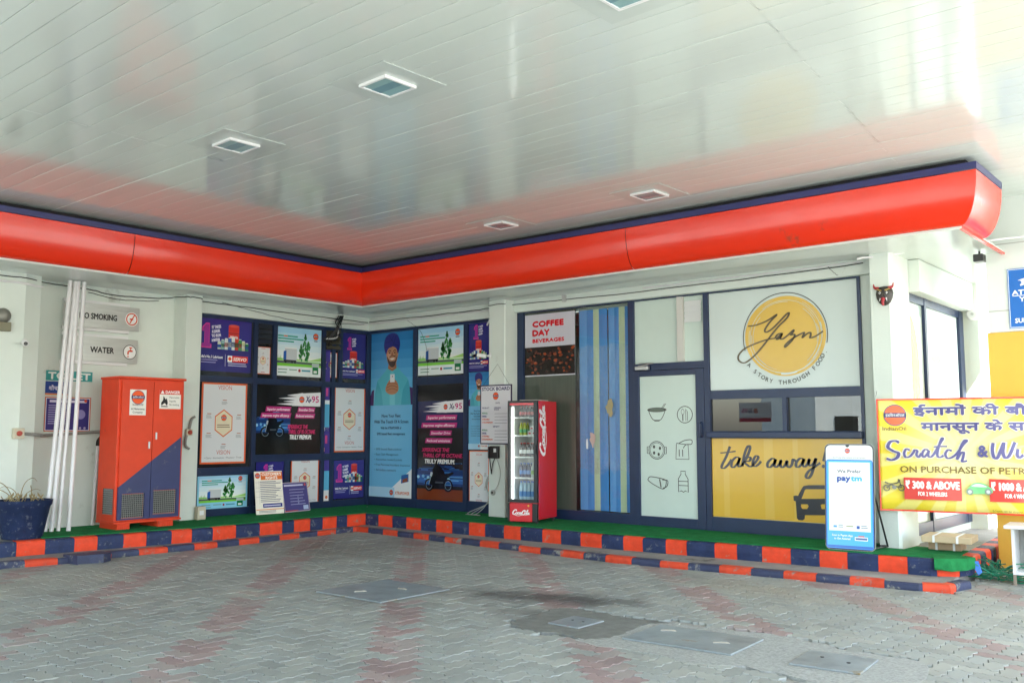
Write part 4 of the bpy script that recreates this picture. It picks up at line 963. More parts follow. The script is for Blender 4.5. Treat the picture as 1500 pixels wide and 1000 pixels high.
# dark inner frames round the two framed vision posters
for px, lab in (((289.5, 556, 684, 364, 558.5, 681), 'a'), ((486.5, 562, 665, 535, 565, 664), 'b')):
    pass
postA((543.5, 490, 729.5, 606, 482.5, 734.5), '#6fb9e4', 'tall light blue poster of a man in a blue turban beside the corner', fleet_man)
postA((613.5, 481.5, 550.5, 680.5, 474.5, 546.5), '#e9f2f2', 'truck and trees poster on the long wall above the tall black motorcycle poster', truck)
postA((612.5, 559, 738.5, 680.5, 557, 742), '#191b20', 'tall black motorcycle fuel poster on the long wall', xp_tall)
postA((687.5, 471, 544.5, 717, 467, 543), '#2b2a7d', 'narrow purple lubricant poster left of the white pillar camera', servo_tall)
postA((687.5, 545.5, 657.5, 717, 544, 658.5), '#6fb9e4', 'narrow cropped blue poster of a man in a turban behind the stock board', fleet_man)
postA((688, 659.5, 743, 717, 660, 745), '#e2693a', 'narrow orange edged vision poster behind the hanging black phone', vision)
# louvred vents in the top row
def vent(px, label, torn):
    u0, z0, u1, z1 = rectB(*px)
    t = thing('louvre_vent', label, 'vent', (0.02, u0, z0), R(90)); w, h = u1 - u0, z1 - z0
    MB().box(0, -0.012, 0, w, 0.0, h).build('backing', M_blk, t)
    n = 4
    for i in range(n):
        zz = h * (i + 0.95) / n; mb = MB(); a = random.uniform(-0.03, 0.03) if torn else 0
        mb.add([(0.02, -0.015, zz + a), (w - 0.02, -0.015, zz - a), (w - 0.02, -0.055, zz - h / n * 0.8 - a), (0.02, -0.055, zz - h / n * 0.8 + a),
                (0.02, -0.019, zz + a), (w - 0.02, -0.019, zz - a), (w - 0.02, -0.059, zz - h / n * 0.8 - a), (0.02, -0.059, zz - h / n * 0.8 + a)],
               [(0, 1, 2, 3), (7, 6, 5, 4), (0, 4, 5, 1), (2, 6, 7, 3), (1, 5, 6, 2), (0, 3, 7, 4)])
        mb.build('louvre_blade', mat('smoked_louvre', (0.03, 0.035, 0.05), 0.15) if not torn else mat('brown_louvre', (0.07, 0.065, 0.045), 0.35), t)
    return t
vent((374, 474, 503, 396, 477, 505), 'dark smoked glass louvre vent between the purple and truck posters', False)
vt = vent((474, 482, 512, 497.5, 485, 514), 'torn brown louvre vent with cables hanging in front, near the corner', True)
mb = MB()
for k in range(9):
    y0 = -0.85 + random.uniform(-0.05, 0.1)
    mb.tube(spline([(0.15, y0, SOF - 0.02), (0.22, -1.0 + random.uniform(-.12, .12), 3.60), (0.2, -0.92 + random.uniform(-.1, .1), 3.45), (0.1, -1.05 + random.uniform(-.15, .15), 3.28), (0.07, -1.1 + random.uniform(-.1, .15), 3.2 + random.uniform(-.1, .15))], 5), 0.008, 5)
tag(mb.build('cable_bundle', M_cable), 'tangled black cable bundle hanging from the soffit at the torn louvre', 'cables')
tag(MB().tube(spline([(0.1, -1.12, 3.3), (0.13, -0.98, 3.31), (0.13, -0.88, 3.36), (0.1, -0.85, 3.47)], 6), 0.014, 6).build('white_cable', M_pvc, smooth=True), 'short white cable curling across the torn louvre', 'cable')

# ---- coffee poster
o, s = poster(rectA(770, 462, 552.5, 843, 455.5, 548), 'A', '#c9c8d2', 'coffee poster with red lettering over roasted beans, left of the blue blind'); w, h = s.w, s.h
s.part('lettering').text('COFFEE', w * 0.16, h * 0.80, h * 0.085, '#cc1f2b', bold=0.055, width=w * 0.62).text('DAY', w * 0.16, h * 0.655, h * 0.09, '#cc1f2b', bold=0.055, width=w * 0.34).text('BEVERAGES', w * 0.16, h * 0.545, h * 0.055, '#cc1f2b', bold=0.045, width=w * 0.63)
s.part('picture').rect(0, h * 0.02, w, h * 0.45, '#1c1210'); rng = random.Random(11)
for i in range(90):
    bx, bz, a, r = rng.random() * w * 0.94 + w * 0.03, h * (0.045 + 0.39 * rng.random()), rng.uniform(-0.9, 0.6), h * rng.uniform(0.012, 0.024)
    c = ['#3a1f18', '#5a2c1e', '#7a3a24', '#2a1713', '#95472a'][i % 5]
    s.poly([(bx + 1.7 * r * math.cos(t) * math.cos(a) - r * math.sin(t) * math.sin(a), bz + 1.7 * r * math.cos(t) * math.sin(a) + r * math.sin(t) * math.cos(a)) for t in [2 * math.pi * q / 9 for q in range(9)]], c, up=(i % 5 == 0))
s.build(o)

# ---- vertical blind with cream stripes behind glass
u0, u1 = u['c'] + 0.02, u['d'] - 0.01; zb0, zb1 = PZ + 0.17, TOP2 - 0.06
t = thing('vertical_blind', 'blue vertical blind with cream stripes hanging behind the glass left of the door', 'blind', ((u0 + u1) / 2, 0.06, zb0))
M_b1 = mat('blind_blue', (0.075, 0.28, 0.70), 0.6, var=0.08, vscale=2); M_b2 = mat('blind_light_blue', (0.13, 0.36, 0.78), 0.6); M_b3 = mat('blind_cream', (0.60, 0.68, 0.46), 0.6)
edges = [845, 856, 865.5, 874, 886.5, 888, 897, 903.5, 912.5, 918, 923]
seqm = [M_b2, M_b1, M_b3, M_b1, M_blk, M_b2, M_b1, M_b3, M_b1, M_b2]
for k in range(len(edges) - 1):
    a, b = uA(edges[k], 650) + 0.02, uA(edges[k + 1], 650) + 0.02; cx = (u0 + u1) / 2
    if seqm[k] is M_blk: continue
    mb = MB(); n = 6
    for i in range(n + 1):
        q = i / n; mb.v += [(a + (b - a) * q - cx, 0.004 * math.sin(math.pi * q) * -1, 0), (a + (b - a) * q - cx, 0.004 * math.sin(math.pi * q) * -1, zb1 - zb0)]
    for i in range(n): mb.f.append((2 * i, 2 * i + 2, 2 * i + 3, 2 * i + 1))
    mb.build('slat', seqm[k], t)
MB().box(u0 - (u0 + u1) / 2, -0.02, zb1 - zb0, u1 - (u0 + u1) / 2, 0.03, zb1 - zb0 + 0.05).build('head_rail', mat('rail_grey', (0.3, 0.33, 0.3), 0.4), t)
# plastic film on the glass with torn sticker scraps
fu0, fz0, fu1, fz1 = rectA(846, 508, 690, 922, 500, 690)
fo = MB(); n = 14
for i in range(n + 1):
    x = fu0 + (fu1 - fu0) * i / n; fo.v += [(x, -0.010 - 0.004 * math.sin(i * 2.3), fz0 + random.uniform(-0.08, 0.05)), (x, -0.010 - 0.004 * math.sin(i * 1.7), fz1 + random.uniform(-0.04, 0.04))]
for i in range(n): fo.f.append((2 * i, 2 * i + 2, 2 * i + 3, 2 * i + 1))
tag(fo.build('plastic_film', M_film), 'crinkled clear plastic film stuck on the glass before the blue blind', 'film')
def scrap(px, py, r, col, label, k=9, sx=1.0, sz=1.0):
    c = onA(px, py); sh = Sheet(r, r, base=0.016); o = link('sticker', None, loc=(c.x, 0, c.z)); tag(o, label, 'sticker', 'torn sticker scraps on the blue window')
    rr = random.Random(px); sh.part('scrap').poly([(r * sx * rr.uniform(0.55, 1.1) * math.cos(2 * math.pi * i / k), r * sz * rr.uniform(0.55, 1.1) * math.sin(2 * math.pi * i / k)) for i in range(k)], col); sh.build(o)
scrap(894, 596, 0.10, '#a79a72', 'tan oval sticker patch high on the blue blind window', 16, 0.75, 1.6)
scrap(869, 642, 0.09, '#c3ada4', 'pale peach torn sticker scrap on the blue blind window', 15, 0.7, 1.6)
scrap(861, 650, 0.06, '#d8e4ea', 'small white sliver of sticker left of the cream stripe', 8, 0.35, 2.0)

# ---- white door with line icons
def icons(root, uo, zo, yo):
    s = Sheet(1, 1, base=0.0); L = lambda px, py: ((onA(px, py).x - uo), (onA(px, py).z - zo)); s.part('icon'); c = '#4a4a48'; T = 0.011
    k = abs(L(1000, 650)[0] - L(999, 650)[0]); kz = abs(L(980, 650)[1] - L(980, 651)[1])
    def C(px, py, r): a, b = L(px, py); s.ring(a, b, r * kz, T, c, 28)
    s.new('icon')
    x, z = L(963.5, 600)                                   # bowl and sticks
    s.circ(x, z, 3 * kz, '#5f6a60', 20, rx=13 * k); s.ring(x, z, 3 * kz, 0.008, c, 24, rx=13 * k); s.stroke([(x - 13 * k, z), (x - 10 * k, z - 8 * kz), (x - 5 * k, z - 15 * kz), (x + 5 * k, z - 15 * kz), (x + 10 * k, z - 8 * kz), (x + 13 * k, z)], T, c)
    s.rect(x - 4 * k, z - 17 * kz, 8 * k, 2 * kz, c)
    for q in (7, 9): s.stroke([(x + q * k, z + 2 * kz), (x + (q + 5) * k, z + 9 * kz)], 0.008, c, smooth=False)
    s.new('icon')
    x, z = L(1004.5, 607); s.ring(x, z, 12 * kz, T, c, 30, rx=11 * k)              # plate with cutlery
    s.ring(x - 3 * k, z + 4 * kz, 4 * kz, 0.008, c, 14, rx=2.2 * k); s.rect(x - 3.6 * k, z - 9 * kz, 1.4 * k, 9 * kz, c); s.stroke([(x + 1.5 * k, z - 9 * kz), (x + 1.5 * k, z + 8 * kz), (x + 4 * k, z + 4 * kz), (x + 4 * k, z - 9 * kz)], 0.008, c, smooth=False)
    s.new('icon')
    x, z = L(963.5, 659); s.ring(x, z, 13 * kz, T, c, 30, rx=12 * k); s.ring(x, z, 11 * kz, 0.007, c, 30, rx=10 * k)   # round pan
    for q in (-1, 1): s.stroke([(x + q * 12 * k, z + 5 * kz), (x + q * 14.5 * k, z + 5 * kz), (x + q * 14.5 * k, z - 5 * kz), (x + q * 12 * k, z - 5 * kz)], T, c, smooth=False)
    for q in ((-4, 5), (5, 3), (-4, -4), (3, -6)): s.circ(x + q[0] * k, z + q[1] * kz, 2.6 * kz, c, 7, rx=1.8 * k)
    s.new('icon')
    x, z = L(1000.5, 660); s.stroke([(x - 8 * k, z + 10 * kz), (x - 9 * k, z - 12 * kz), (x + 10 * k, z - 12 * kz), (x + 9 * k, z + 9 * kz), (x - 8 * k, z + 11 * kz)], T, c, smooth=False)   # carrier bag and hand
    s.stroke([(x - 4 * k, z + 11 * kz), (x + 4 * k, z + 15 * kz), (x + 14 * k, z + 16 * kz), (x + 14 * k, z + 10 * kz), (x + 6 * k, z + 9 * kz), (x + 2 * k, z + 4 * kz)], T, c)
    for q in (-4, 1): s.stroke([(x + q * k, z - 8 * kz), (x + q * k, z + 2 * kz)], 0.012, c, smooth=False)
    s.new('icon')
    x, z = L(966, 707); s.stroke([(x - 15 * k, z + 6 * kz), (x - 11 * k, z + 9 * kz), (x + 8 * k, z + 6 * kz), (x + 12 * k, z + 2 * kz), (x + 8 * k, z - 8 * kz), (x - 4 * k, z - 4 * kz), (x - 15 * k, z + 3 * kz)], T, c, closed=True)   # roll
    s.stroke([(x + 2 * k, z + 6 * kz), (x + 4 * k, z - 6 * kz)], 0.02, '#6a6a62', smooth=False); s.stroke([(x + 6 * k, z + 5 * kz), (x + 14 * k, z + 4 * kz), (x + 13 * k, z - 4 * kz), (x + 7 * k, z - 7 * kz)], T, c)
    s.new('icon')
    x, z = L(1002.5, 706); s.stroke([(x - 3.5 * k, z + 16 * kz), (x + 3.5 * k, z + 16 * kz), (x + 3 * k, z + 12 * kz), (x + 7 * k, z + 5 * kz), (x + 7 * k, z - 14 * kz), (x + 3 * k, z - 12 * kz), (x, z - 14 * kz), (x - 3 * k, z - 12 * kz), (x - 7 * k, z - 14 * kz), (x - 7 * k, z + 5 * kz), (x - 3 * k, z + 12 * kz)], T, c, smooth=False, closed=True)
    for q in (1, -5): s.rect(x - 7 * k, z + q * kz, 14 * k, 1.0 * kz, c)
    s.build(root)
ic = link('icon_print', None, loc=(d0, -0.0255, dz0)); tag(ic, 'six thin line drawings of food and drink printed on the white door pane', 'print')
icons(ic, d0, dz0, 0)

# ---- round yellow sign over the serving window
r_ = rectA(1043, 432, 567, 1262.5, 413, 560)
o, s = poster((u['g'] + 0.004, zy0 + 0.028, u['h'] - 0.006, TOP2 - 0.025), 'A', '#cfdad6', 'large white panel with round yellow brush disc and script lettering'); ou, oz = u['g'] + 0.004, zy0 + 0.028
L = lambda px, py: (onA(px, py).x - ou, onA(px, py).z - oz)
K = lambda cx, cy: L(1030 + cx / 5.262, 390 + cy / 5.262)     # from the enlarged crop
s.part('picture'); cx, cz = K(630, 540); rr = (K(630, 240)[1] - K(630, 845)[1]) / 2; rx = (K(930, 540)[0] - K(325, 540)[0]) / 2; ex = rx / rr
s.circ(cx, cz, rr * 0.86, '#dfb74f', 48, rx=rx * 0.86)
rng = random.Random(21)
for i in range(26):
    q = rng.uniform(0.80, 1.0); a = rng.uniform(0, 360); s.ring(cx + rng.uniform(-0.02, 0.02), cz + rng.uniform(-0.02, 0.02), rr * q, rr * rng.uniform(0.015, 0.05), '#dfb74f', 40, a, a + rng.uniform(120, 300), rx=rx * q)
for i in range(9):
    q = rng.uniform(0.80, 0.97); a = rng.uniform(-60, 200); s.ring(cx, cz, rr * q, rr * 0.014, '#d3d4bd', 30, a, a + rng.uniform(40, 110), rx=rx * q)
gx, gz = K(630, 540); rg = (K(630, 205)[1] - K(630, 540)[1]); rgx = K(965, 540)[0] - gx
s.part('lettering').ring(gx, gz, rg, 0.012, '#4e5048', 60, -12, 196, rx=rgx)
dk = '#5a4c2c'
pen = lambda dx, dz: 0.75 + 0.6 * abs(dz)
s.stroke([K(*p) for p in ((352, 463), (420, 452), (500, 420), (575, 372), (520, 430), (482, 490), (495, 508), (540, 480), (600, 420), (650, 368), (668, 362), (650, 400), (590, 460), (540, 520), (470, 610), (400, 690), (330, 742), (285, 730), (278, 690), (320, 640), (400, 600), (500, 565), (560, 555))], 0.021, dk, taper=pen)
s.stroke([K(*p) for p in ((560, 555), (575, 530), (600, 518), (612, 528), (585, 560), (572, 560), (600, 530), (615, 520), (600, 555), (620, 560), (660, 530), (705, 490), (690, 520), (680, 530), (712, 528), (690, 570), (640, 622), (640, 605), (690, 560), (760, 520), (785, 512), (770, 550), (800, 525), (830, 510), (835, 530), (830, 552), (870, 540), (930, 500))], 0.020, dk, taper=pen)
for i, (ch, x, y, a) in enumerate([('A', 352, 762, -38), ('S', 400, 812, -33), ('T', 433, 838, -28), ('O', 463, 858, -24), ('R', 495, 874, -18), ('Y', 527, 886, -14), ('T', 600, 897, 0), ('H', 637, 897, 3), ('R', 677, 893, 8), ('O', 714, 884, 13), ('U', 750, 870, 20), ('G', 785, 850, 26), ('H', 820, 828, 32), ('F', 872, 782, 44), ('O', 902, 748, 52), ('O', 922, 715, 58), ('D', 940, 680, 66), ('.', 958, 650, 72)]):
    x_, z_ = K(x, y); s.text(ch, x_, z_ - 0.02, 0.055, '#4e5048', 'C', bold=0.012, rot=R(a), up=False)
s.build(o)

# ---- yellow take-away panel
ou, oz = u['g'] + 0.004, PZ + 0.205
o, s = poster((ou, oz, u['h'] - 0.005, zk1 - 0.008), 'A', '#dfb33f', 'yellow panel with black script and a car outline under the serving window')
K = lambda cx, cy: (onA(1030 + cx / 4, 560 + cy / 4).x - ou, onA(1030 + cx / 4, 560 + cy / 4).z - oz)
s.part('picture')
for a, wd in ((130, 22), (370, 40), (540, 16)): x0, z0 = K(a, 830); x1, z1 = K(a + wd, 335); s.poly([(x0, 0.01), (x1, 0.01), (x1, s.h - 0.01), (x0, s.h - 0.01)], '#e3bc54')
dk = '#33353a'; s.part('lettering'); pen = lambda dx, dz: 0.6 + 0.9 * max(0.0, abs(dz) - 0.1)
W_ = 0.029
def st(pts, w=W_): s.stroke([K(*p) for p in pts], w, dk, taper=pen, k=7)
s.new('lettering'); st([(160, 374), (140, 430), (115, 480), (113, 498), (128, 500), (150, 480), (170, 450)]); st([(104, 412), (150, 408), (194, 402)], 0.028)
st([(215, 440), (195, 438), (172, 462), (170, 490), (185, 494), (210, 465), (218, 440), (208, 478), (215, 492), (235, 478), (262, 430), (278, 385), (272, 370), (258, 385), (243, 430), (233, 490)])
st([(236, 470), (262, 440), (280, 440), (275, 458), (245, 464), (262, 482), (280, 492), (298, 480), (318, 455), (326, 436), (312, 430), (298, 452), (295, 480), (310, 490), (332, 474), (342, 460)])
s.new('lettering'); st([(425, 448), (405, 446), (382, 470), (382, 492), (398, 494), (420, 470), (428, 448), (420, 482), (432, 494), (450, 478), (460, 455), (455, 480), (465, 496), (482, 486), (495, 458), (494, 484), (508, 496), (524, 478), (530, 450), (548, 462)])
st([(590, 446), (568, 446), (548, 470), (550, 492), (566, 492), (586, 468), (594, 446), (586, 478), (598, 492), (615, 476), (626, 448), (622, 474), (634, 486), (652, 470), (664, 444), (652, 490), (636, 540), (618, 560), (606, 548), (620, 520), (650, 498), (690, 470)])
s.new('lettering'); st([(730, 384), (722, 420), (712, 462)], 0.04); x, z = K(708, 490); s.circ(x, z, 0.024, dk, 10)
s.new('car_outline')                                       # car front
def pg(pts, c, sm=0): s.poly([K(*p) for p in (spline(pts, sm, True) if sm else pts)], c)
pg([(545, 690), (580, 622), (590, 606), (620, 600), (760, 600), (800, 606), (812, 622), (846, 690), (840, 770), (838, 776), (552, 776)], dk)
pg([(532, 664), (545, 660), (572, 664), (570, 690), (548, 696), (534, 690)], dk)
pg([(600, 628), (606, 624), (690, 624), (780, 624), (788, 630), (808, 680), (580, 680)], '#dfb33f')
pg([(578, 712), (615, 712), (622, 724), (612, 740), (584, 738), (576, 724)], '#dfb33f'); pg([(692, 716), (700, 712), (780, 712), (780, 740), (698, 740)], '#dfb33f')
pg([(552, 776), (600, 776), (598, 798), (586, 806), (562, 804), (553, 794)], dk); pg([(790, 776), (838, 776), (836, 804), (796, 804)], dk)
s.build(o)
# print on the side window round the corner
o = link('poster', panel_mesh(0.6, 2.5, 0.003, '#dde8e4', 'poster'), M_print, loc=(9.753, 0.29, 0.6), rz=R(90)); tag(o, 'white side window print with part of a yellow disc, round the building corner', 'poster')
s = Sheet(0.6, 2.5, base=0.003); s.part('picture').circ(0.08, 1.75, 0.75, '#d9a030', 30, rx=0.36, a0=-90, a1=90); s.part('lettering').ring(0.0, 1.45, 0.85, 0.012, '#77776c', 40, -80, 90, rx=0.44)
s.stroke([(0.05, 1.2), (0.25, 1.5), (0.2, 1.3), (0.4, 1.5)], 0.02, '#77776c'); s.build(o)
o = link('poster', panel_mesh(1.5, 2.5, 0.003, '#dde8e4', 'poster'), M_print, loc=(9.753, 1.02, 0.6), rz=R(90)); tag(o, 'white side window print with thin food drawings, further round the corner', 'poster')
s = Sheet(1.5, 2.5, base=0.003); s.part('icon').circ(0.45, 2.0, 0.07, '#707468', 20, rx=0.2); s.stroke([(0.25, 2.0), (0.32, 1.75), (0.45, 1.62), (0.58, 1.75), (0.65, 2.0)], 0.012, '#777777'); s.ring(1.05, 1.75, 0.2, 0.012, '#777777', 24); s.ring(0.5, 1.0, 0.22, 0.012, '#777777', 24); s.ring(0.5, 1.0, 0.16, 0.01, '#777777', 24); s.stroke([(0.95, 0.8), (0.95, 1.25), (1.25, 1.25), (1.25, 0.8)], 0.012, '#777777', smooth=False)
s.build(o)

# ================================================================ CARPET
inn = offset_path(UP, 0.10); inn2 = offset_path(UP, 0.075)
def carpet(poly, label, flap=None):
    pp = []
    n = len(poly)
    for i in range(n):
        a, b = poly[i], poly[(i + 1) % n]; L = math.hypot(b[0] - a[0], b[1] - a[1]); k = max(1, int(L / 0.25))
        for j in range(k): pp.append((a[0] + (b[0] - a[0]) * j / k + random.uniform(-0.012, 0.012), a[1] + (b[1] - a[1]) * j / k + random.uniform(-0.012, 0.012)))
    return tag(MB().prism(pp, PZ + 0.002, PZ + 0.014).build('carpet', M_carpet), label, 'carpet')
carpet([inn[3], inn2[4], (10.05, -0.98), (10.35, -0.92), (10.5, -0.7), (10.45, -0.1), (9.85, -0.05), (9.85, -0.42), (9.5, -0.42), (9.5, -0.05), (3.75, -0.05), (3.75, -0.4), (3.3, -0.4), (3.3, -0.05), (0.06, -0.05)], 'long green turf carpet along the foot of the shop windows')
carpet([(inn[3][0] - 0.003, inn[3][1] - 0.004), (0.055, -0.06), (0.055, -3.7), (0.34, -3.7), (0.34, -4.05), (-0.04, -4.05), (-0.02, -5.9), (0.7, -6.2), (1.05, -6.35), inn[2]], 'green turf carpet on the left arm of the platform under the red cabinet')
# flap hanging over the kerb end
fl = MB(); base = [(10.30, -0.93), (10.42, -0.86), (10.50, -0.74), (10.54, -0.6)]
for x, y in base: dx, dy = x - 10.1, y + 0.35; L = math.hypot(dx, dy); dx /= L; dy /= L; fl.v += [(x, y, PZ + 0.018), (x + dx * 0.13, y + dy * 0.13, PZ + 0.012), (x + dx * 0.155, y + dy * 0.155, PZ - 0.10 + random.uniform(-.03, .03)), (x + dx * 0.145, y + dy * 0.145, PZ - 0.10), (x + dx * 0.12, y + dy * 0.12, PZ + 0.002)]
for i in range(3):
    for j in range(4): fl.f.append((i * 5 + j, (i + 1) * 5 + j, (i + 1) * 5 + j + 1, i * 5 + j + 1))
tag(fl.build('carpet_flap', M_carpet), 'loose green carpet flap drooping over the rounded kerb end', 'carpet')

# ================================================================ RED AND NAVY CABINET
cx0 = 0.9; yl = onB(172, 660, cx0).y; yr = onB(268, 660, cx0).y
t = thing('equipment_cabinet', 'tall orange red and navy metal cabinet with two doors beside the vision poster', 'cabinet', (cx0, yl, PZ), R(90)); Wc = yr - yl; H0, H1 = 0.12, 2.10; Dc = 0.54
mb = MB(); mb.box(0, 0.03, H0, Wc, Dc, H1, 0.006); mb.build('body', M_cabred, t)
MB().box(-0.015, -0.012, H1 + 0.001, Wc + 0.015, Dc + 0.01, H1 + 0.035, 0.006).build('top', M_cabred, t)
MB().box(-0.01, 0.004, H0 - 0.03, Wc + 0.01, Dc, H0 - 0.001, 0.004).build('base_rail', M_cabred, t)
zl = onB(172, 716, cx0).z - PZ; zr = onB(268, 637, cx0).z - PZ; xm = Wc * 0.51
def zat(x): return zl + (zr - zl) * x / Wc
VW = [(0.09, 0.16, 0.42, 0.50), (xm + 0.05, 0.19, xm + 0.40, 0.53)]
for k, (a, b) in enumerate(((0.035, xm - 0.004), (xm + 0.004, Wc - 0.035))):
    d = MB().prism_y([(a, zat(a)), (b, zat(b)), (b, H1 - 0.03), (a, H1 - 0.03)], 0.0, 0.0298).build('door', M_cabred, t)
    v0, w0, v1, w1_ = VW[k]
    lo = MB()
    for p in ([(a, H0 + 0.02), (b, H0 + 0.02), (b, w0), (a, w0)], [(a, w0), (v0, w0), (v0, w1_), (a, w1_)], [(v1, w0), (b, w0), (b, w1_), (v1, w1_)], [(a, w1_), (b, w1_), (b, zat(b) - 0.001), (a, zat(a) - 0.001)]): lo.prism_y(p, 0.0, 0.0297)
    lo.build('lower_panel', M_cabnavy, d)
    gr = MB()
    for i in range(12): x = v0 + (v1 - v0) * (i + 0.5) / 12; gr.tube([(x, 0.006, w0), (x, 0.006, w1_)], 0.0035, 4, False)
    for i in range(12): z = w0 + (w1_ - w0) * (i + 0.5) / 12; gr.tube([(v0, 0.012, z), (v1, 0.012, z)], 0.0035, 4, False)
    gr.build('wire_grille', M_wire, d)
    hx = (b - 0.045) if k == 0 else (a + 0.05); hz = 1.17 if k == 0 else 1.30
    MB().box(hx - 0.012, -0.02, hz - 0.05, hx + 0.012, 0.0, hz + 0.05, 0.004).build('handle', M_alu, d)
    # things glimpsed behind the grille
    MB().box(v0 + 0.01, 0.0245, w0 + 0.01, v1 - 0.01, 0.0292, w1_ - 0.01).build('grille_opening', mat('cabinet_inside', (0.03, 0.032, 0.03), 0.7, var=0.5, vscale=14), d)
sv = MB()
for i in range(9): sv.tube([(-0.004, 0.08 + 0.03 * i, H0 + 0.1), (-0.004, 0.08 + 0.03 * i, H0 + 0.45)], 0.003, 4, False)
for i in range(12): sv.tube([(-0.007, 0.07, H0 + 0.1 + 0.03 * i), (-0.007, 0.36, H0 + 0.1 + 0.03 * i)], 0.003, 4, False)
sv.build('wire_grille', M_wire, t); MB().box(-0.0012, 0.07, H0 + 0.1, 0.01, 0.36, H0 + 0.45).build('grille_opening', mat('cabinet_inside', (0.03, 0.032, 0.03)), t)
for a, b in ((0.03, 0.21), (Wc - 0.36, Wc - 0.13)):
    f_ = MB().box(a, -0.015, 0.0155, b, Dc - 0.05, H0 - 0.031)
    for q in range(6): f_.box(a + (b - a) * (q + 0.25) / 6, -0.022, 0.017, a + (b - a) * (q + 0.7) / 6, -0.0155, H0 - 0.034)
    f_.build('foot', M_cabred, t)
KB = lambda px, py: (onB(px, py, cx0).y - yl, onB(px, py, cx0).z - PZ)
# plates on the cabinet doors
def plate(px, label, col='#e9e6df'):
    (a, z1), (b, z0) = KB(px[0], px[1]), KB(px[2], px[3])
    o = link('sign_plate', panel_mesh(b - a, z1 - z0, 0.003, col, 'sign_plate'), M_printm, loc=(cx0 + 0.004, yl + a, PZ + z0), rz=R(90)); tag(o, label, 'sign'); return o, Sheet(b - a, z1 - z0, base=0.003)
o, s = plate((190.5, 570, 213, 608), 'white plate with orange oil company roundel on the left cabinet door'); w, h = s.w, s.h
s.part('logo'); ioc_logo(s, w * 0.5, h * 0.70, w * 0.38); s.part('lettering').text('IndianOil', w * 0.5, h * 0.375, h * 0.085, '#5a4a42', 'C', bold=0.01, capw=w * 0.86).text('A Maharatna', w * 0.5, h * 0.21, h * 0.075, '#3a3a3a', 'C', bold=0.01, capw=w * 0.9).text('Company', w * 0.5, h * 0.08, h * 0.075, '#3a3a3a', 'C', bold=0.01, capw=w * 0.7); s.build(o, M_printm)
o, s = plate((234, 570.5, 264, 599), 'danger flammable liquids sign on the right cabinet door'); w, h = s.w, s.h
s.part('background').rect(0, h * 0.76, w, h * 0.24, '#d0392b'); s.part('lettering').text('▲ DANGER', w * 0.05, h * 0.81, h * 0.15, '#f6f0ea', bold=0.02, width=w * 0.9)
s.poly(spline([(w * a, h * b) for a, b in ((0.10, 0.18), (0.08, 0.32), (0.16, 0.46), (0.18, 0.66), (0.28, 0.50), (0.32, 0.56), (0.38, 0.34), (0.34, 0.18), (0.24, 0.30))], 4, True), '#1f1f1f'); s.rect(w * 0.08, h * 0.1, w * 0.3, h * 0.05, '#1f1f1f')
for i, q in enumerate(('Flammable', 'liquids', 'No smoking')): s.text(q, w * 0.46, h * (0.56 - i * 0.19), h * 0.10, '#333333', width=w * (0.46 if i != 1 else 0.3))
s.build(o, M_printm)

# ================================================================ LEFT WALL: SIGNS, PIPES, POT
XW = -0.06
def wall_sign(px, name, label, fn, tray=True):
    u0, z0, u1, z1 = rectB(*px, XW); w, h = u1 - u0, z1 - z0
    t = thing(name, label, 'sign', (XW, u0, z0), R(90))
    mb = MB(); n = 10
    for i in range(n + 1):
        q = i / n; d = -0.05 - 0.035 * math.sin(math.pi * q); mb.v += [(w * q, d, 0), (w * q, d, h), (w * q, d + 0.006, h), (w * q, d + 0.006, 0)]
    for i in range(n):
        for j in range(4): mb.f.append((i * 4 + j, (i + 1) * 4 + j, (i + 1) * 4 + (j + 1) % 4, i * 4 + (j + 1) % 4))
    mb.f += [(0, 1, 2, 3), (n * 4 + 3, n * 4 + 2, n * 4 + 1, n * 4)]
    mb.build('plate', M_steel, t, smooth=False)
    for z in (-0.045, h + 0.002): MB().box(0.0, -0.06, z, w * 0.86, -0.001, z + 0.042).build('rail', M_whitep, t)
    s = Sheet(w, h, base=0.0015, bend=lambda x, z: -0.05 - 0.035 * math.sin(math.pi * min(1, max(0, x / w)))); fn(s, w, h); s.build(t, M_printm); return t
def ns(s, w, h):
    s.part('lettering').text('NO SMOKING', w * 0.86 - w * 0.18, h * 0.36, h * 0.24, '#2c2c2c', 'R', bold=0.02, width=w * 0.48)
    s.part('icon').circ(w * 0.89, h * 0.5, h * 0.30, '#f1f1ee', 24, up=True); s.ring(w * 0.89, h * 0.5, h * 0.24, h * 0.05, '#d8512f', 28); s.rect(w * 0.86, h * 0.47, w * 0.05, h * 0.06, '#d8512f'); s.stroke([(w * 0.865, h * 0.33), (w * 0.925, h * 0.68)], h * 0.05, '#d8512f', smooth=False)
def wt(s, w, h):
    s.part('lettering').text('WATER', w * 0.66, h * 0.36, h * 0.24, '#2c2c2c', 'R', bold=0.02, width=w * 0.31)
    s.part('icon').circ(w * 0.885, h * 0.47, h * 0.31, '#3a3a3a', 24); s.circ(w * 0.885, h * 0.47, h * 0.28, '#f1f1ee', 24)
    s.stroke([(w * 0.86, h * 0.36), (w * 0.86, h * 0.47), (w * 0.875, h * 0.52), (w * 0.925, h * 0.52)], h * 0.07, '#d8512f', smooth=False); s.rect(w * 0.888, h * 0.54, w * 0.014, h * 0.12, '#d8512f'); s.rect(w * 0.872, h * 0.64, w * 0.046, h * 0.04, '#d8512f'); s.circ(w * 0.86, h * 0.28, h * 0.035, '#d8512f', 8)
wall_sign((90, 441, 477, 201.5, 452, 486), 'metal_sign', 'curved steel no smoking sign, upper of the two metal wall signs', ns)
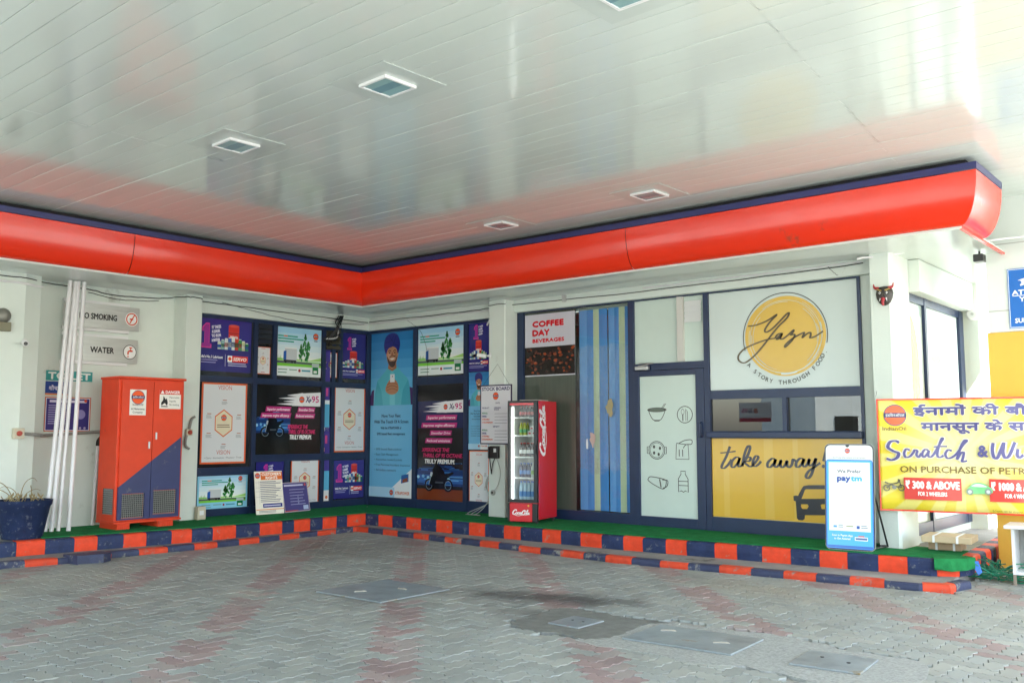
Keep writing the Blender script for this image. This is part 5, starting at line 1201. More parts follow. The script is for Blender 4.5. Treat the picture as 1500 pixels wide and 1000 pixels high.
wall_sign((88, 490, 527, 199, 499, 532.5), 'metal_sign', 'curved steel water sign with tap symbol, lower metal wall sign', wt)
def flat_sign(px, name, col, label, fn, x=XW):
    o, s = poster(rectB(*px, x), 'B', col, label, name=name, cat='sign', depth=x, off=0.006, m=M_printm); fn(s, s.w, s.h); s.build(o, M_printm)
flat_sign((67, 542, 557, 135, 545, 559), 'toilet_sign', '#3f9a97', 'teal toilet sign with white letters behind the white pipes', lambda s, w, h: s.part('lettering').text('TOILET', w * 0.5, h * 0.17, h * 0.66, '#e8efe9', 'C', bold=0.03, width=w * 0.9))
def hindi(s, w, h):
    s.part('background').rect(0, 0, w, h * 0.12, '#d98a4a'); s.part('lettering').text('शौचालय', w * 0.5, h * 0.36, h * 0.3, '#e4e6f2', 'C', bold=0.01, width=w * 0.7)
flat_sign((66, 558, 578, 101, 559, 579), 'notice_board', '#2b4a92', 'small blue notice directly under the teal toilet sign', hindi)
def navyb(s, w, h):
    s.part('border').frame(0, 0, w, h, w * 0.02, '#c8643c'); s.frame(w * 0.02, w * 0.02, w * 0.96, h - w * 0.04, w * 0.015, '#e2e2ec')
    s.part('lettering').rect(w * 0.1, h * 0.84, w * 0.8, h * 0.07, '#d8d8ee'); s.lines(w * 0.08, h * 0.74, w * 0.5, 9, h * 0.065, h * 0.025, '#a9a6d2'); s.part('picture').circ(w * 0.78, h * 0.5, h * 0.14, '#8f8ac0', 16); s.part('logo').circ(w * 0.88, h * 0.9, h * 0.045, '#d8502f', 14)
    for q in (0.68, 0.78, 0.88): s.circ(w * q, h * 0.1, h * 0.035, '#b0a4c8', 12)
flat_sign((64.5, 581, 631, 132, 582, 632.5), 'notice_board', '#3b347c', 'purple notice poster with orange edge behind the white pipes', navyb)
pb = [(66, 780), (75, 780), (85, 779), (100, 779)]; ptp = [(104, 404), (111, 405), (116, 404), (124, 405)]
for i, lab in enumerate(('leftmost', 'second from the left', 'third from the left', 'rightmost')):
    b_ = G(*pb[i], PZ); x_ = 0.30 - 0.03 * (i % 2) + (0.0 if i < 3 else 0.02)
    tp = onB(*ptp[i], x_); b_.z = PZ + 0.016
    if tp.z > SOF - 0.012: tp = b_ + (tp - b_) * ((SOF - 0.012 - b_.z) / (tp.z - b_.z))
    n = 10; mid = [b_ + (tp - b_) * (k / n) + Vector((0, 0.008 * math.sin(math.pi * k / n), 0)) for k in range(n + 1)]
    tag(MB().tube(mid, 0.030 if i != 2 else 0.026, 10).build('pvc_pipe', M_pvc, smooth=True), f'{lab} of the four white plastic pipes leaning on the wall', 'pipe', 'white pipes leaning beside the cabinet')
mb = MB().tube(spline([(XW + 0.09, -5.02, 1.52), (XW + 0.09, -5.10, 1.56), (XW + 0.09, -5.17, 1.50), (XW + 0.09, -5.18, 1.42)], 5), 0.03, 8)
t = thing('drain_pipe', 'thin white pipe with black elbow low on the wall left of the cabinet', 'pipe', (0, 0, 0)); mb.build('elbow', M_cable, t, smooth=True)
MB().tube([(XW + 0.09, -5.18, 1.42), (XW + 0.10, -5.22, PZ + 0.02)], 0.024, 8).build('pipe', M_pvc, t, smooth=True); MB().tube([(XW + 0.094, -5.19, 1.0), (XW + 0.094, -5.191, 0.94)], 0.03, 8).build('coupling', M_pvc, t, smooth=True)
# switch boxes and conduits
def switch(px, py, x, label, bx=0.07):
    c = onB(px, py, x); t = thing('switch_box', label, 'switch', (x, c.y, c.z)); MB().box(0.001, -bx, -bx, 0.07, bx, bx, 0.008).build('housing', M_beige, t)
    MB().lathe([(0.035, 0), (0.035, 0.02), (0.025, 0.03)], 12).build('button', M_rustred, t, loc=(0.07, 0, 0), rot=(0, R(90), 0)); return c
c = switch(25, 634.5, 0.36, 'beige emergency push button box on the left pillar')
tag(MB().tube(spline([(0.38, c.y + 0.08, c.z), (0.36, -6.4, c.z), (0.28, -6.1, c.z - 0.02), (0.03, -5.95, c.z - 0.03), (0.02, -5.5, c.z), (0.02, -4.8, c.z + 0.05)], 5), 0.022, 8).build('conduit', mat('grey_conduit', (0.25, 0.25, 0.23), 0.6), smooth=True), 'grey conduit running from the push button box to the cabinet', 'conduit')
c = switch(274.5, 633, 0.30, 'small push button box on the pillar right of the cabinet', 0.05)
tag(MB().tube(spline([(0.33, c.y + 0.02, c.z - 0.25), (0.36, c.y - 0.06, c.z - 0.2), (0.35, c.y - 0.05, c.z - 0.08), (0.35, c.y, c.z + 0.06), (0.34, c.y + 0.04, c.z + 0.2), (0.33, c.y + 0.1, c.z + 0.24)], 5), 0.02, 8).build('conduit', mat('grey_conduit', (0.25, 0.25, 0.23)), smooth=True), 'bent grey conduit on the pillar at the right edge of the cabinet', 'conduit')
o = link('sign_plate', panel_mesh(0.11, 0.09, 0.003, '#dcdcd2', 'sign_plate'), M_printm, loc=(0.304, c.y - 0.05, c.z + 0.17), rz=R(90)); tag(o, 'tiny white label on the pillar beside the cabinet', 'sign')
b_ = G(286, 751, PZ + 0.015); t = thing('socket_box', 'small beige socket box standing at the pillar foot by the truck poster', 'socket', (0.34, -3.72, PZ + 0.0145)); MB().box(0, -0.06, 0, 0.1, 0.08, 0.20, 0.008).build('housing', M_beige, t); MB().box(0.1, -0.03, 0.07, 0.105, 0.04, 0.14).build('socket_face', M_whitep, t)
# bell and lamp on the left pillar
c = onB(4, 462, 0.36); t = thing('alarm_bell', 'grey alarm bell cut off by the left edge of the photo', 'bell', (0.36, c.y, c.z))
MB().lathe([(0.10, 0), (0.10, 0.02), (0.085, 0.05), (0.05, 0.07), (0.012, 0.075)], 20).build('gong', mat('bell_grey', (0.22, 0.22, 0.19), 0.45, metal=0.3), t, rot=(0, R(90), 0), smooth=True); MB().box(0.0, -0.06, -0.21, 0.07, 0.09, -0.09, 0.008).build('bell_box', mat('bell_box_bronze', (0.2, 0.19, 0.12), 0.5), t)
def cctv(loc, rz, label, tilt=-0.15, col=M_whitep):
    t = thing('security_camera', label, 'camera', loc, rz)
    MB().lathe([(0.045, 0), (0.045, 0.015), (0.03, 0.03)], 14).build('mount', col, t, rot=(R(90), 0, 0), smooth=True); MB().tube([(0, -0.02, 0), (0, -0.07, -0.005)], 0.014, 8).build('arm', col, t)
    b = MB().tube([(0, -0.02, 0), (0, -0.17, 0)], 0.034, 14).build('housing', col, t, smooth=True); b.location = (0, -0.06, -0.012); b.rotation_euler = (tilt, 0, R(-25)); MB().lathe([(0.026, 0), (0.026, 0.004)], 12).build('lens', M_blk, b, loc=(0, -0.1705, 0), rot=(R(90), 0, 0))
c = onB(36, 502, 0.36); cctv((0.365, c.y, c.z), R(90), 'small white camera on the left pillar under the alarm bell', 0.1)
c = onA(713, 521, -0.1); cctv((3.40, -0.352, onA(718, 521, -0.35).z), R(-30), 'white bullet camera on the white pillar above the stock board')
# plant pot
pc = G(36, 784, PZ); t = thing('plant_pot', 'large chipped navy plant pot with dry stems beside the left pillar', 'plant pot', (0.78, -6.48, PZ))
MB().lathe([(0.235, 0.0), (0.25, 0.05), (0.315, 0.40), (0.335, 0.42), (0.345, 0.485), (0.31, 0.485), (0.30, 0.43), (0.295, 0.40)], 32, cap=False).build('pot', M_potm, t, smooth=True)
mb = MB().lathe([(0.001, 0.0), (0.18, 0.012), (0.298, 0.0)], 20, (0, 0, 0.44), cap=False); mb.build('soil', M_soil, t, smooth=True)
rng = random.Random(4)
for i, q in enumerate([(-0.45, -0.25, 0.28), (-0.35, -0.45, 0.2), (0.12, 0.15, 0.3), (0.2, -0.1, 0.22), (0.05, 0.2, 0.16), (-0.1, -0.2, 0.2)]):
    x0, y0 = rng.uniform(-0.12, 0.1), rng.uniform(-0.1, 0.1)
    MB().tube(spline([(x0, y0, 0.44), (x0 + q[0] * 0.3, y0 + q[1] * 0.3, 0.44 + q[2] * 0.8), (x0 + q[0] * 0.8, y0 + q[1] * 0.8, 0.46 + q[2]), (x0 + q[0] * 1.1, y0 + q[1] * 1.1, 0.46 + q[2] * 0.85)], 5), 0.007, 5, r2=0.002).build('stem', M_dry, t)
mb = MB()
for i in range(34):
    x0, y0 = rng.uniform(-0.22, 0.22), rng.uniform(-0.22, 0.22); a = rng.uniform(0, 6.28); l_ = rng.uniform(0.05, 0.15); x1, y1 = x0 + math.cos(a) * l_ * 0.7, y0 + math.sin(a) * l_ * 0.7
    mb.add([(x0, y0, 0.46), (x0 + 0.006, y0, 0.46), (x1, y1, 0.47 + l_ * 0.8), (x1 + 0.004, y1, 0.47 + l_ * 0.5)], [(0, 1, 3, 2)])
mb.build('weeds', M_dry, t)['kind'] = 'stuff'

# ================================================================ LEANING BOARDS
def lean_board(p0, p1, hgt, lean, col, label, fn, m=M_printm, name='leaning_board'):
    a, b = Vector(p0), Vector(p1); d = b - a; rz = math.atan2(d.y, d.x)
    o = link(name, panel_mesh(d.length, hgt, 0.012, col, name), m); o.rotation_mode = 'XYZ'; o.rotation_euler = (-lean, 0, rz); o.location = (a.x, a.y, PZ + 0.018); tag(o, label, 'board')
    s = Sheet(d.length, hgt, base=0.012); fn(s, s.w, s.h); s.build(o, m); return o
def rights(s, w, h):
    s.part('background').rect(w * 0.22, h * 0.80, w * 0.78, h * 0.18, '#e2702f'); s.part('lettering').text("CUSTOMER'S", w * 0.61, h * 0.90, h * 0.062, '#fbf3e8', 'C', bold=0.03, width=w * 0.70).text('RIGHTS', w * 0.61, h * 0.815, h * 0.062, '#fbf3e8', 'C', bold=0.03, width=w * 0.42)
    s.part('logo'); ioc_logo(s, w * 0.11, h * 0.90, w * 0.085); s.part('lettering'); s.lines(w * 0.18, h * 0.75, w * 0.75, 12, h * 0.042, h * 0.014, '#4a4a66')
    for q in (0.74, 0.62, 0.53, 0.40): s.rect(w * 0.02, h * q, w * 0.96, h * 0.004, '#777790', up=False)
    s.rect(w * 0.14, h * 0.24, w * 0.005, h * 0.54, '#777790'); s.rect(w * 0.25, h * 0.155, w * 0.70, h * 0.09, '#2c3282'); s.rect(w * 0.29, h * 0.19, w * 0.6, h * 0.02, '#e8e8f4'); s.rect(0, h * 0.10, w, h * 0.02, '#e09a5c'); s.lines(w * 0.1, h * 0.07, w * 0.8, 2, h * 0.03, h * 0.012, '#6a6a7a')
def navyboard(s, w, h):
    s.part('border').frame(0, 0, w, h, w * 0.025, '#b9a8b4'); s.part('lettering').rect(w * 0.08, h * 0.87, w * 0.74, h * 0.05, '#d9d7ec'); s.lines(w * 0.26, h * 0.74, w * 0.65, 6, h * 0.10, h * 0.022, '#a9a6cc'); s.part('picture').rect(w * 0.74, h * 0.06, w * 0.2, h * 0.14, '#b4c2de')
    s.part('lettering').rect(w * 0.02, h * 0.03, w * 0.5, h * 0.03, '#c04a3a'); s.part('logo').circ(w * 0.9, h * 0.90, w * 0.04, '#c7585a', 14)
    s.part('picture').poly([(w * 0.54, h * 0.25), (w * 0.60, h * 0.28), (w * 0.59, h * 0.60), (w * 0.56, h * 0.55)], '#8a88b4')
a = G(378, 753.5, PZ + .018); b = G(414.5, 750, PZ + .018)
lean_board((0.42, -2.72, 0), (0.46, -2.21, 0), 0.70, R(9), '#efe9dc', 'white and orange customer rights board leaning at the foot of the short wall', rights)
lean_board((0.44, -2.18, 0), (0.36, -1.60, 0), 0.50, R(12), '#4f4a86', 'faded navy board leaning beside the customer rights board', navyboard)

# ================================================================ STOCK BOARD ON THE PILLAR
r_ = rectA(704, 564, 650, 750, 562.5, 651, -0.37)
o, s = poster(r_, 'A', '#3a3350', 'white stock board with navy frame hung by a string on the pillar', name='stock_board', cat='board', depth=-0.36, off=0.004, t=0.015, m=M_printm); w, h = s.w, s.h
s.part('background').rect(w * 0.03, w * 0.03, w * 0.94, h - w * 0.06, '#d9d9de'); s.part('lettering').text('STOCK BOARD', w * 0.5, h * 0.905, h * 0.055, '#332f63', 'C', bold=0.025, width=w * 0.88)
s.part('logo'); ioc_logo(s, w * 0.5, h * 0.81, w * 0.085); s.part('lettering').text('DATE:', w * 0.5, h * 0.68, h * 0.025, '#4a4470', bold=0.02)
s.text('PRODUCT', w * 0.07, h * 0.60, h * 0.024, '#4a4470', bold=0.02).text('OPENING', w * 0.45, h * 0.60, h * 0.024, '#4a4470', bold=0.02).text('STOCK', w * 0.45, h * 0.57, h * 0.024, '#4a4470', bold=0.02).text('DENSITY', w * 0.42, h * 0.285, h * 0.026, '#4a4470', bold=0.02)
for z0 in (0.51, 0.225):
    for i, (q, c) in enumerate((('PETROL', '#3f8f5e'), ('DIESEL', '#3a3a80'), ('XTRAMILE', '#d8603a'), ('XTRAPREMIUM', '#d8603a'))): s.text(q, w * 0.07, h * (z0 - 0.052 * i), h * 0.025, c, bold=0.025, capw=w * 0.36); s.rect(w * 0.47, h * (z0 - 0.052 * i), w * 0.4, h * 0.005, '#3a3a50')
s.build(o, M_printm)
nail = onA(729, 533, -0.37); mb = MB().tube([(r_[0] + 0.06, -0.372, r_[3]), (nail.x, -0.372, nail.z), (r_[2] - 0.06, -0.372, r_[3])], 0.003, 4); mb.build('string', M_cable, o); 
st_ = [c for c in COL.objects if c.name.startswith('string')][-1]; st_.location = (-o.location.x, -o.location.y, -o.location.z)
# phone and its cords
c = onA(726, 662, -0.36); t = thing('wall_phone', 'black handset phone hanging under the stock board on the pillar', 'phone', (c.x, -0.36, c.z))
MB().box(-0.09, -0.05, -0.10, 0.09, 0.0, 0.10, 0.012).build('body', M_blk, t); MB().box(-0.12, -0.06, -0.1, -0.095, -0.02, 0.09, 0.008).build('handset', M_blk, t); MB().box(0.0, -0.053, 0.0, 0.055, -0.051, 0.06).build('label', M_whitep, t)
MB().tube(spline([(-0.1, -0.03, -0.1), (-0.07, -0.03, -0.3), (-0.06, -0.03, -0.34), (-0.04, -0.03, -0.2), (0.0, -0.02, -0.1)], 6), 0.008, 5).build('cord', M_cable, t); MB().tube(spline([(0.04, -0.02, -0.1), (0.12, -0.02, -0.3), (0.08, -0.02, -0.5), (-0.02, -0.02, -0.62)], 6), 0.005, 5).build('cord', M_cablew, t)
mb = MB()
for k in range(3): mb.tube(spline([(3.2 - 0.02 * k, -0.06, 1.0), (3.12 - 0.02 * k, -0.12, 0.75), (3.18 + 0.03 * k, -0.16, 0.5), (3.05 - 0.1 * k, -0.3, PZ + 0.025), (2.9 + 0.15 * k, -0.4, PZ + 0.02), (3.25, -0.45, PZ + 0.022)], 6), 0.006, 5)
tag(mb.build('loose_wires', M_cablew), 'loose pale wires drooping to the carpet left of the drinks cooler', 'wires')
MB_ = thing('wall_socket', 'round grey socket on the pillar below the black phone', 'socket', (onA(722, 721, -0.36).x, -0.351, onA(722, 721, -0.36).z)); MB().lathe([(0.045, 0), (0.045, 0.02), (0.03, 0.028)], 14).build('socket_face', M_cablew, MB_, rot=(R(90), 0, 0)); MB().lathe([(0.02, 0), (0.02, 0.03)], 10).build('plug', M_blk, MB_, rot=(R(90), 0, 0))

# ================================================================ DRINKS COOLER
def coca(s, x, z, w, rot=0.0, col='#f4f0ee'):
    k = w / 10.2; T = 0.34 * k; cr, sr = math.cos(rot), math.sin(rot)
    pen = lambda dx, dz: 0.55 + 0.85 * abs(dx * -sr + dz * cr) ** 1.0
    def P(p): a, b = p[0] * k + p[1] * k * 0.22, p[1] * k; return (x + a * cr - b * sr, z + a * sr + b * cr)
    def st(p, t=1.0, closed=False): s.stroke([P(q) for q in p], T * t, col, taper=pen, closed=closed, up=False)
    s.k += 1
    st([(1.9, 2.1), (1.85, 2.6), (1.3, 2.75), (0.5, 2.1), (0.15, 1.2), (0.45, 0.45), (1.1, 0.3), (1.8, 0.85)], 1.5)
    st([(2.35, 0.45), (2.0, 0.9), (2.25, 1.4), (2.7, 1.35), (2.85, 0.8), (2.6, 0.45)], 1.0, True); st([(3.85, 1.25), (3.5, 1.45), (3.15, 1.0), (3.3, 0.5), (3.75, 0.5), (4.1, 0.9)], 1.1)
    st([(4.75, 1.3), (4.4, 1.45), (4.1, 1.0), (4.3, 0.5), (4.65, 0.75), (4.85, 1.4), (4.75, 0.7), (4.95, 0.45), (5.3, 0.8)], 1.1); st([(5.15, 1.55), (5.75, 1.6)], 0.9)
    st([(6.9, 1.7), (7.0, 2.3), (6.6, 2.6), (5.9, 2.1), (5.45, 1.2), (5.75, 0.45), (6.4, 0.3), (7.0, 0.8)], 1.5); st([(7.35, 0.45), (7.05, 0.9), (7.3, 1.4), (7.7, 1.35), (7.85, 0.8), (7.6, 0.45)], 1.0, True)
    st([(8.0, 0.8), (8.45, 1.9), (8.6, 2.7), (8.35, 2.75), (8.2, 1.9), (8.25, 0.7), (8.5, 0.45), (8.8, 0.8)], 1.1); st([(9.45, 1.3), (9.1, 1.45), (8.85, 1.0), (9.0, 0.5), (9.35, 0.75), (9.55, 1.4), (9.45, 0.7), (9.65, 0.45), (10.0, 0.75)], 1.1)
    st([(1.0, 0.3), (2.0, -0.05), (3.4, -0.35), (4.6, -0.15), (5.2, 0.0), (6.0, -0.1)], 1.0); st([(6.2, 0.3), (7.0, 0.0), (8.2, 0.1), (9.0, 0.25)], 0.6); st([(6.6, 2.55), (7.6, 2.2), (8.8, 2.35)], 0.9)
CW, CDp, CH = 0.49, 0.70, 1.81
t = thing('drinks_cooler', 'tall red glass fronted drinks cooler with white script standing on the carpet', 'cooler', (4.30, -0.98, PZ + 0.014), R(13))
bd = MB(); bd.box(CW - 0.03, 0.06, 0.05, CW, CDp, CH, 0.006); bd.box(0, 0.06, 0.05, 0.03, CDp, CH, 0.006); bd.box(0.03, CDp - 0.04, 0.05, CW - 0.03, CDp, CH); bd.box(0.03, 0.06, CH - 0.05, CW - 0.03, CDp - 0.04, CH - 0.001); bd.box(0.03, 0.06, 0.05, CW - 0.03, CDp - 0.04, 0.30)
bd.build('body', M_coke, t)
li = MB(); li.box(0.031, CDp - 0.06, 0.301, CW - 0.031, CDp - 0.041, CH - 0.051); li.box(0.031, 0.065, 0.301, 0.037, CDp - 0.061, CH - 0.051); li.box(CW - 0.037, 0.065, 0.301, CW - 0.031, CDp - 0.061, CH - 0.051); li.box(0.038, 0.065, CH - 0.06, CW - 0.038, CDp - 0.061, CH - 0.0515); li.box(0.038, 0.065, 0.301, CW - 0.038, CDp - 0.061, 0.308)
li.build('lining', M_whitep, t)
MB().box(0.045, 0.07, 0.34, 0.06, 0.09, CH - 0.09).build('light_tube', mat('cooler_tube', (1.0, 1.0, 0.97), 0.5, emit=0.7), t)
dr = link('door', None, parent=t); ft = MB()
for a in ((0.0, 0.0, 0.30, 0.035, 0.055, CH - 0.03), (CW - 0.055, 0.0, 0.30, CW, 0.055, CH - 0.03), (0.0351, 0.002, 0.30, CW - 0.0551, 0.054, 0.345), (0.0351, 0.002, CH - 0.075, CW - 0.0551, 0.054, CH - 0.03)): ft.box(*a)
ft.build('door_frame', M_blk, dr); MB().box(0.0352, 0.02, 0.3452, CW - 0.0552, 0.026, CH - 0.0752).build('pane', M_glass, dr)
MB().box(CW - 0.048, -0.03, 1.02, CW - 0.012, 0.0, 1.16, 0.006).build('handle', M_blk, dr)
MB().box(0.036, -0.003, CH - 0.068, CW - 0.056, 0.0015, CH - 0.035).build('header_strip', M_coke, dr)
MB().box(0.0, 0.0, CH - 0.029, CW, 0.058, CH, 0.004).build('header', M_blk, t)
MB().box(0.03, 0.005, 0.02, CW - 0.085, 0.058, 0.285, 0.006).build('kick_panel', M_coke, t); MB().box(CW - 0.083, 0.003, 0.02, CW - 0.002, 0.058, 0.285, 0.004).build('kick_trim', M_blk, t); MB().box(-0.004, 0.003, 0.02, 0.028, 0.058, 0.285, 0.004).build('kick_trim', M_blk, t)
for a, b in ((0.04, 0.08), (CW - 0.04, 0.08), (CW - 0.04, CDp - 0.06), (0.04, CDp - 0.06)): MB().lathe([(0.022, 0), (0.022, 0.05)], 10, (a, b, 0.0)).build('foot', M_blk, t)
s = Sheet(1, 1, base=0.0); s.part('logo'); coca(s, 0.075, 0.115, 0.29); s.circ(0.345, 0.255, 0.014, '#d8c23a', 12); root = link('kick_logo', None, parent=t, loc=(0, 0.0045, 0)); s.build(root)
s = Sheet(1, 1, base=0.0); s.part('logo'); coca(s, 0.30, 0.98, 0.76, R(90)); root = link('side_logo', None, parent=t, loc=(CW + 0.0005, 0.0, 0), rz=R(90)); s.build(root)
s = Sheet(1, 1, base=0.0); s.part('logo'); coca(s, 0.13, CH - 0.065, 0.10) if False else None
MB().box(0.1, 0.2, CH + 0.001, 0.42, 0.55, CH + 0.02).build('top_tray', mat('tray_grey', (0.4, 0.38, 0.35), 0.6), t)
shelf_z = [0.309, 0.66, 0.97, 1.29, 1.56]
for z in shelf_z[1:]:
    sh = MB().box(0.04, 0.11, z - 0.012, CW - 0.04, CDp - 0.065, z - 0.002); sh.box(0.04, 0.10, z - 0.016, CW - 0.04, 0.1095, z + 0.006); sh.build('shelf', M_whitep, t)
TM = Matrix.Translation((4.30, -0.98, PZ + 0.014)) @ Matrix.Rotation(R(13), 4, 'Z')
proto = {}
def bottle(kind, lx, ly, lz, label, h, r, body, cap, lab, group):
    wp = TM @ Vector((lx, ly, lz)); key = kind
    if key not in proto:
        b = MB().lathe([(r * 0.9, 0), (r, 0.012), (r, h * 0.5), (r * 0.93, h * 0.56), (r, h * 0.64), (r * 0.75, h * 0.78), (r * 0.38, h * 0.9), (r * 0.38, h * 0.94)], 12).mesh('body', True); b.materials.append(body)
        c = MB().lathe([(r * 0.45, h * 0.93), (r * 0.45, h)], 10).mesh('cap'); c.materials.append(cap)
        l_ = MB().lathe([(r * 1.02, h * 0.24), (r * 1.02, h * 0.5)], 12, cap=False).mesh('wrapper', True); l_.materials.append(lab); proto[key] = (b, c, l_)
    i_ = int(round((lx - 0.085) / 0.065)) - (0 if kind not in ('clr',) else 3); od = ('first', 'second', 'third', 'fourth', 'fifth', 'sixth')[i_ - 1]
    t = thing('bottle', label + (', %s from the left in front' % od if ly < 0.2 else ', %s from the left behind' % od), 'bottle', wp, 0, group)
    for nm, me in zip(('body', 'cap', 'wrapper'), proto[key]): link(nm, me, None, t)
m_cola = mat('cola', (0.035, 0.012, 0.01), 0.12); m_redl = mat('red_wrapper', (0.45, 0.02, 0.03), 0.4); m_redc = mat('red_cap', (0.5, 0.03, 0.03), 0.4)
m_lime = mat('lime_drink', (0.32, 0.36, 0.03), 0.15); m_grnl = mat('green_wrapper', (0.05, 0.3, 0.1), 0.4); m_yel = mat('yellow_cap', (0.6, 0.5, 0.05), 0.4)
m_wat = mat('water_bottle', (0.42, 0.55, 0.66), 0.1); m_blul = mat('blue_wrapper', (0.06, 0.2, 0.5), 0.4); m_bluc = mat('blue_cap', (0.04, 0.12, 0.45), 0.4); m_dkb = mat('dark_blue_drink', (0.03, 0.05, 0.12), 0.12); m_wht = mat('white_wrapper', (0.7, 0.7, 0.7), 0.4); m_clr = mat('clear_drink', (0.5, 0.6, 0.55), 0.1)
m_pnk = mat('pink_wrapper', (0.5, 0.12, 0.2), 0.4)
xs = [0.085, 0.15, 0.215, 0.28, 0.345, 0.41]
for ry in (0.16, 0.25):
    for i, x in enumerate(xs[1:]): bottle('cola', x, ry, shelf_z[4], 'dark cola bottle on the top cooler shelf', 0.17, 0.028, m_cola, m_redc, m_redl, 'cola bottles on the top shelf')
    for i, x in enumerate(xs[1:3]): bottle('lime', x, ry, shelf_z[3], 'yellow green juice bottle on the second cooler shelf', 0.19, 0.028, m_lime, m_yel, m_grnl, 'juice bottles on the second shelf')
    for i, x in enumerate(xs[1:]): bottle('mix', x, ry, shelf_z[2], 'dark wrapped bottle on the middle cooler shelf', 0.21, 0.029, m_cola, m_redc, m_pnk if i % 2 else m_wht, 'bottles on the middle shelf')
    for i, x in enumerate(xs[1:4]): bottle('dkb', x, ry, shelf_z[1], 'dark blue soda bottle on the fourth cooler shelf', 0.22, 0.03, m_dkb, m_bluc, m_blul, 'dark soda bottles on the fourth shelf')
    for i, x in enumerate(xs[4:]): bottle('clr', x, ry, shelf_z[1], 'clear lime soda bottle on the fourth shelf', 0.22, 0.03, m_clr, m_whtc if False else m_wht, mat('lime_wrapper', (0.25, 0.5, 0.12), 0.4), 'clear soda bottles on the fourth shelf')
    for i, x in enumerate(xs[1:]): bottle('wat', x, ry, shelf_z[0], 'large water bottle at the cooler bottom', 0.30, 0.031, m_wat, m_bluc, m_blul, 'water bottles at the bottom of the cooler')
for i, (x, z) in enumerate(((0.30, 0), (0.37, 0), (0.335, 0.075), (0.43, 0))):
    wp = TM @ Vector((x, 0.16, shelf_z[3] + z)); o = thing('drink_carton', ('leftmost', 'middle', 'upper stacked', 'rightmost')[i] + ' small white drink carton with red print on the second cooler shelf', 'carton', wp, R(13), 'drink cartons on the second shelf')
    MB().box(-0.032, -0.02, 0, 0.032, 0.02, 0.07, 0.003).build('carton', M_whitep, o); MB().box(-0.02, -0.0215, 0.02, 0.02, -0.0205, 0.045).build('print', m_redl, o)

# ================================================================ PAYMENT STANDEE
a = G(1210, 803, PZ + .015); b = G(1283, 808, PZ + .015); dv = b - a; rz = math.atan2(dv.y, dv.x); Wd = dv.length
t = thing('payment_standee', 'phone shaped white and blue payment standee leaning at the kerb before the yellow panel', 'standee', (a.x, a.y, PZ + 0.018), rz); t.rotation_euler = (R(-5), 0, rz); Hh = 1.20
def rrect(x, z, w, h, r, n=6):
    out = []
    for cx, cz, a0 in ((x + w - r, z + r, -90), (x + w - r, z + h - r, 0), (x + r, z + h - r, 90), (x + r, z + r, 180)):
        for i in range(n + 1): q = R(a0 + 90 * i / n); out.append((cx + r * math.cos(q), cz + r * math.sin(q)))
    return out
MB().prism_y(rrect(0, 0, Wd, Hh, 0.06), -0.02, 0.005).build('frame', M_blk, t); MB().prism_y(rrect(-0.003, -0.003, Wd + 0.006, Hh + 0.006, 0.06), -0.012, -0.002).build('edge_trim', M_alu, t)
s = Sheet(Wd, Hh, base=0.02); w, h = Wd, Hh
s.part('background').poly(rrect(0.012, 0.012, w - 0.024, h - 0.024, 0.052), '#dfe3e2'); s.poly(rrect(0.012, 0.012, w - 0.024, h * 0.84, 0.03), '#2f7fd6'); s.poly(rrect(0.025, 0.03, w - 0.05, h * 0.815, 0.02), '#49b4e0'); s.rect(0.045, h * 0.175, w - 0.09, h * 0.65, '#eef1f0'); s.rect(0.02, 0.025, w - 0.04, h * 0.02, '#2f6fc4')
s.part('border').circ(w * 0.47, h - 0.013, 0.022, '#2a2a2a', 16, a0=180, a1=360)
s.part('logo'); ioc_logo(s, w * 0.47, h * 0.935, 0.027); s.part('lettering').text('SUTLEJ FILLING STATION', w * 0.5, h * 0.862, h * 0.012, '#8b7f78', 'C', width=w * 0.66)
s.text('We Prefer', w * 0.5, h * 0.725, h * 0.03, '#3a3d42', 'C', bold=0.012, width=w * 0.48); s.text('pay', w * 0.26, h * 0.65, h * 0.05, '#274a9c', bold=0.045, width=w * 0.26); s.text('tm', w * 0.54, h * 0.65, h * 0.05, '#4fb6e2', bold=0.045, width=w * 0.21)
s.rect(w * 0.17, h * 0.205, w * 0.07, h * 0.02, '#5aa0d8'); s.lines(w * 0.27, h * 0.225, w * 0.12, 2, h * 0.018, h * 0.008, '#8a9aa4'); s.lines(w * 0.43, h * 0.215, w * 0.16, 1, 0.1, h * 0.012, '#a8b08a'); s.rect(w * 0.64, h * 0.20, w * 0.06, h * 0.028, '#2c56a8'); s.lines(w * 0.73, h * 0.225, w * 0.14, 2, h * 0.018, h * 0.008, '#8a9aa4')
s.text('Scan in Paytm App', w * 0.14, h * 0.125, h * 0.018, '#f2f8fa', bold=0.015, width=w * 0.42); s.text('to Get Assured', w * 0.18, h * 0.095, h * 0.018, '#f2f8fa', bold=0.015, width=w * 0.33); s.rect(w * 0.60, h * 0.09, w * 0.26, h * 0.035, '#e4eef2'); s.rect(w * 0.615, h * 0.098, w * 0.23, h * 0.018, '#46629c'); s.rect(w * 0.67, h * 0.125, w * 0.12, h * 0.012, '#cf6a70')
s.build(t)
for x in (0.06, Wd - 0.06): MB().tube([(x, 0.012, Hh * 0.72), (x + 0.10, 0.42, 0.035 + 0.02)], 0.011, 8).build('leg', M_blk, t)
MB().tube([(0.16, 0.41, 0.06), (Wd + 0.03, 0.41, 0.06)], 0.009, 8).build('brace', M_blk, t); MB().tube([(Wd - 0.02, 0.012, 0.03), (Wd + 0.035, 0.42, 0.055)], 0.009, 8).build('brace', M_blk, t)

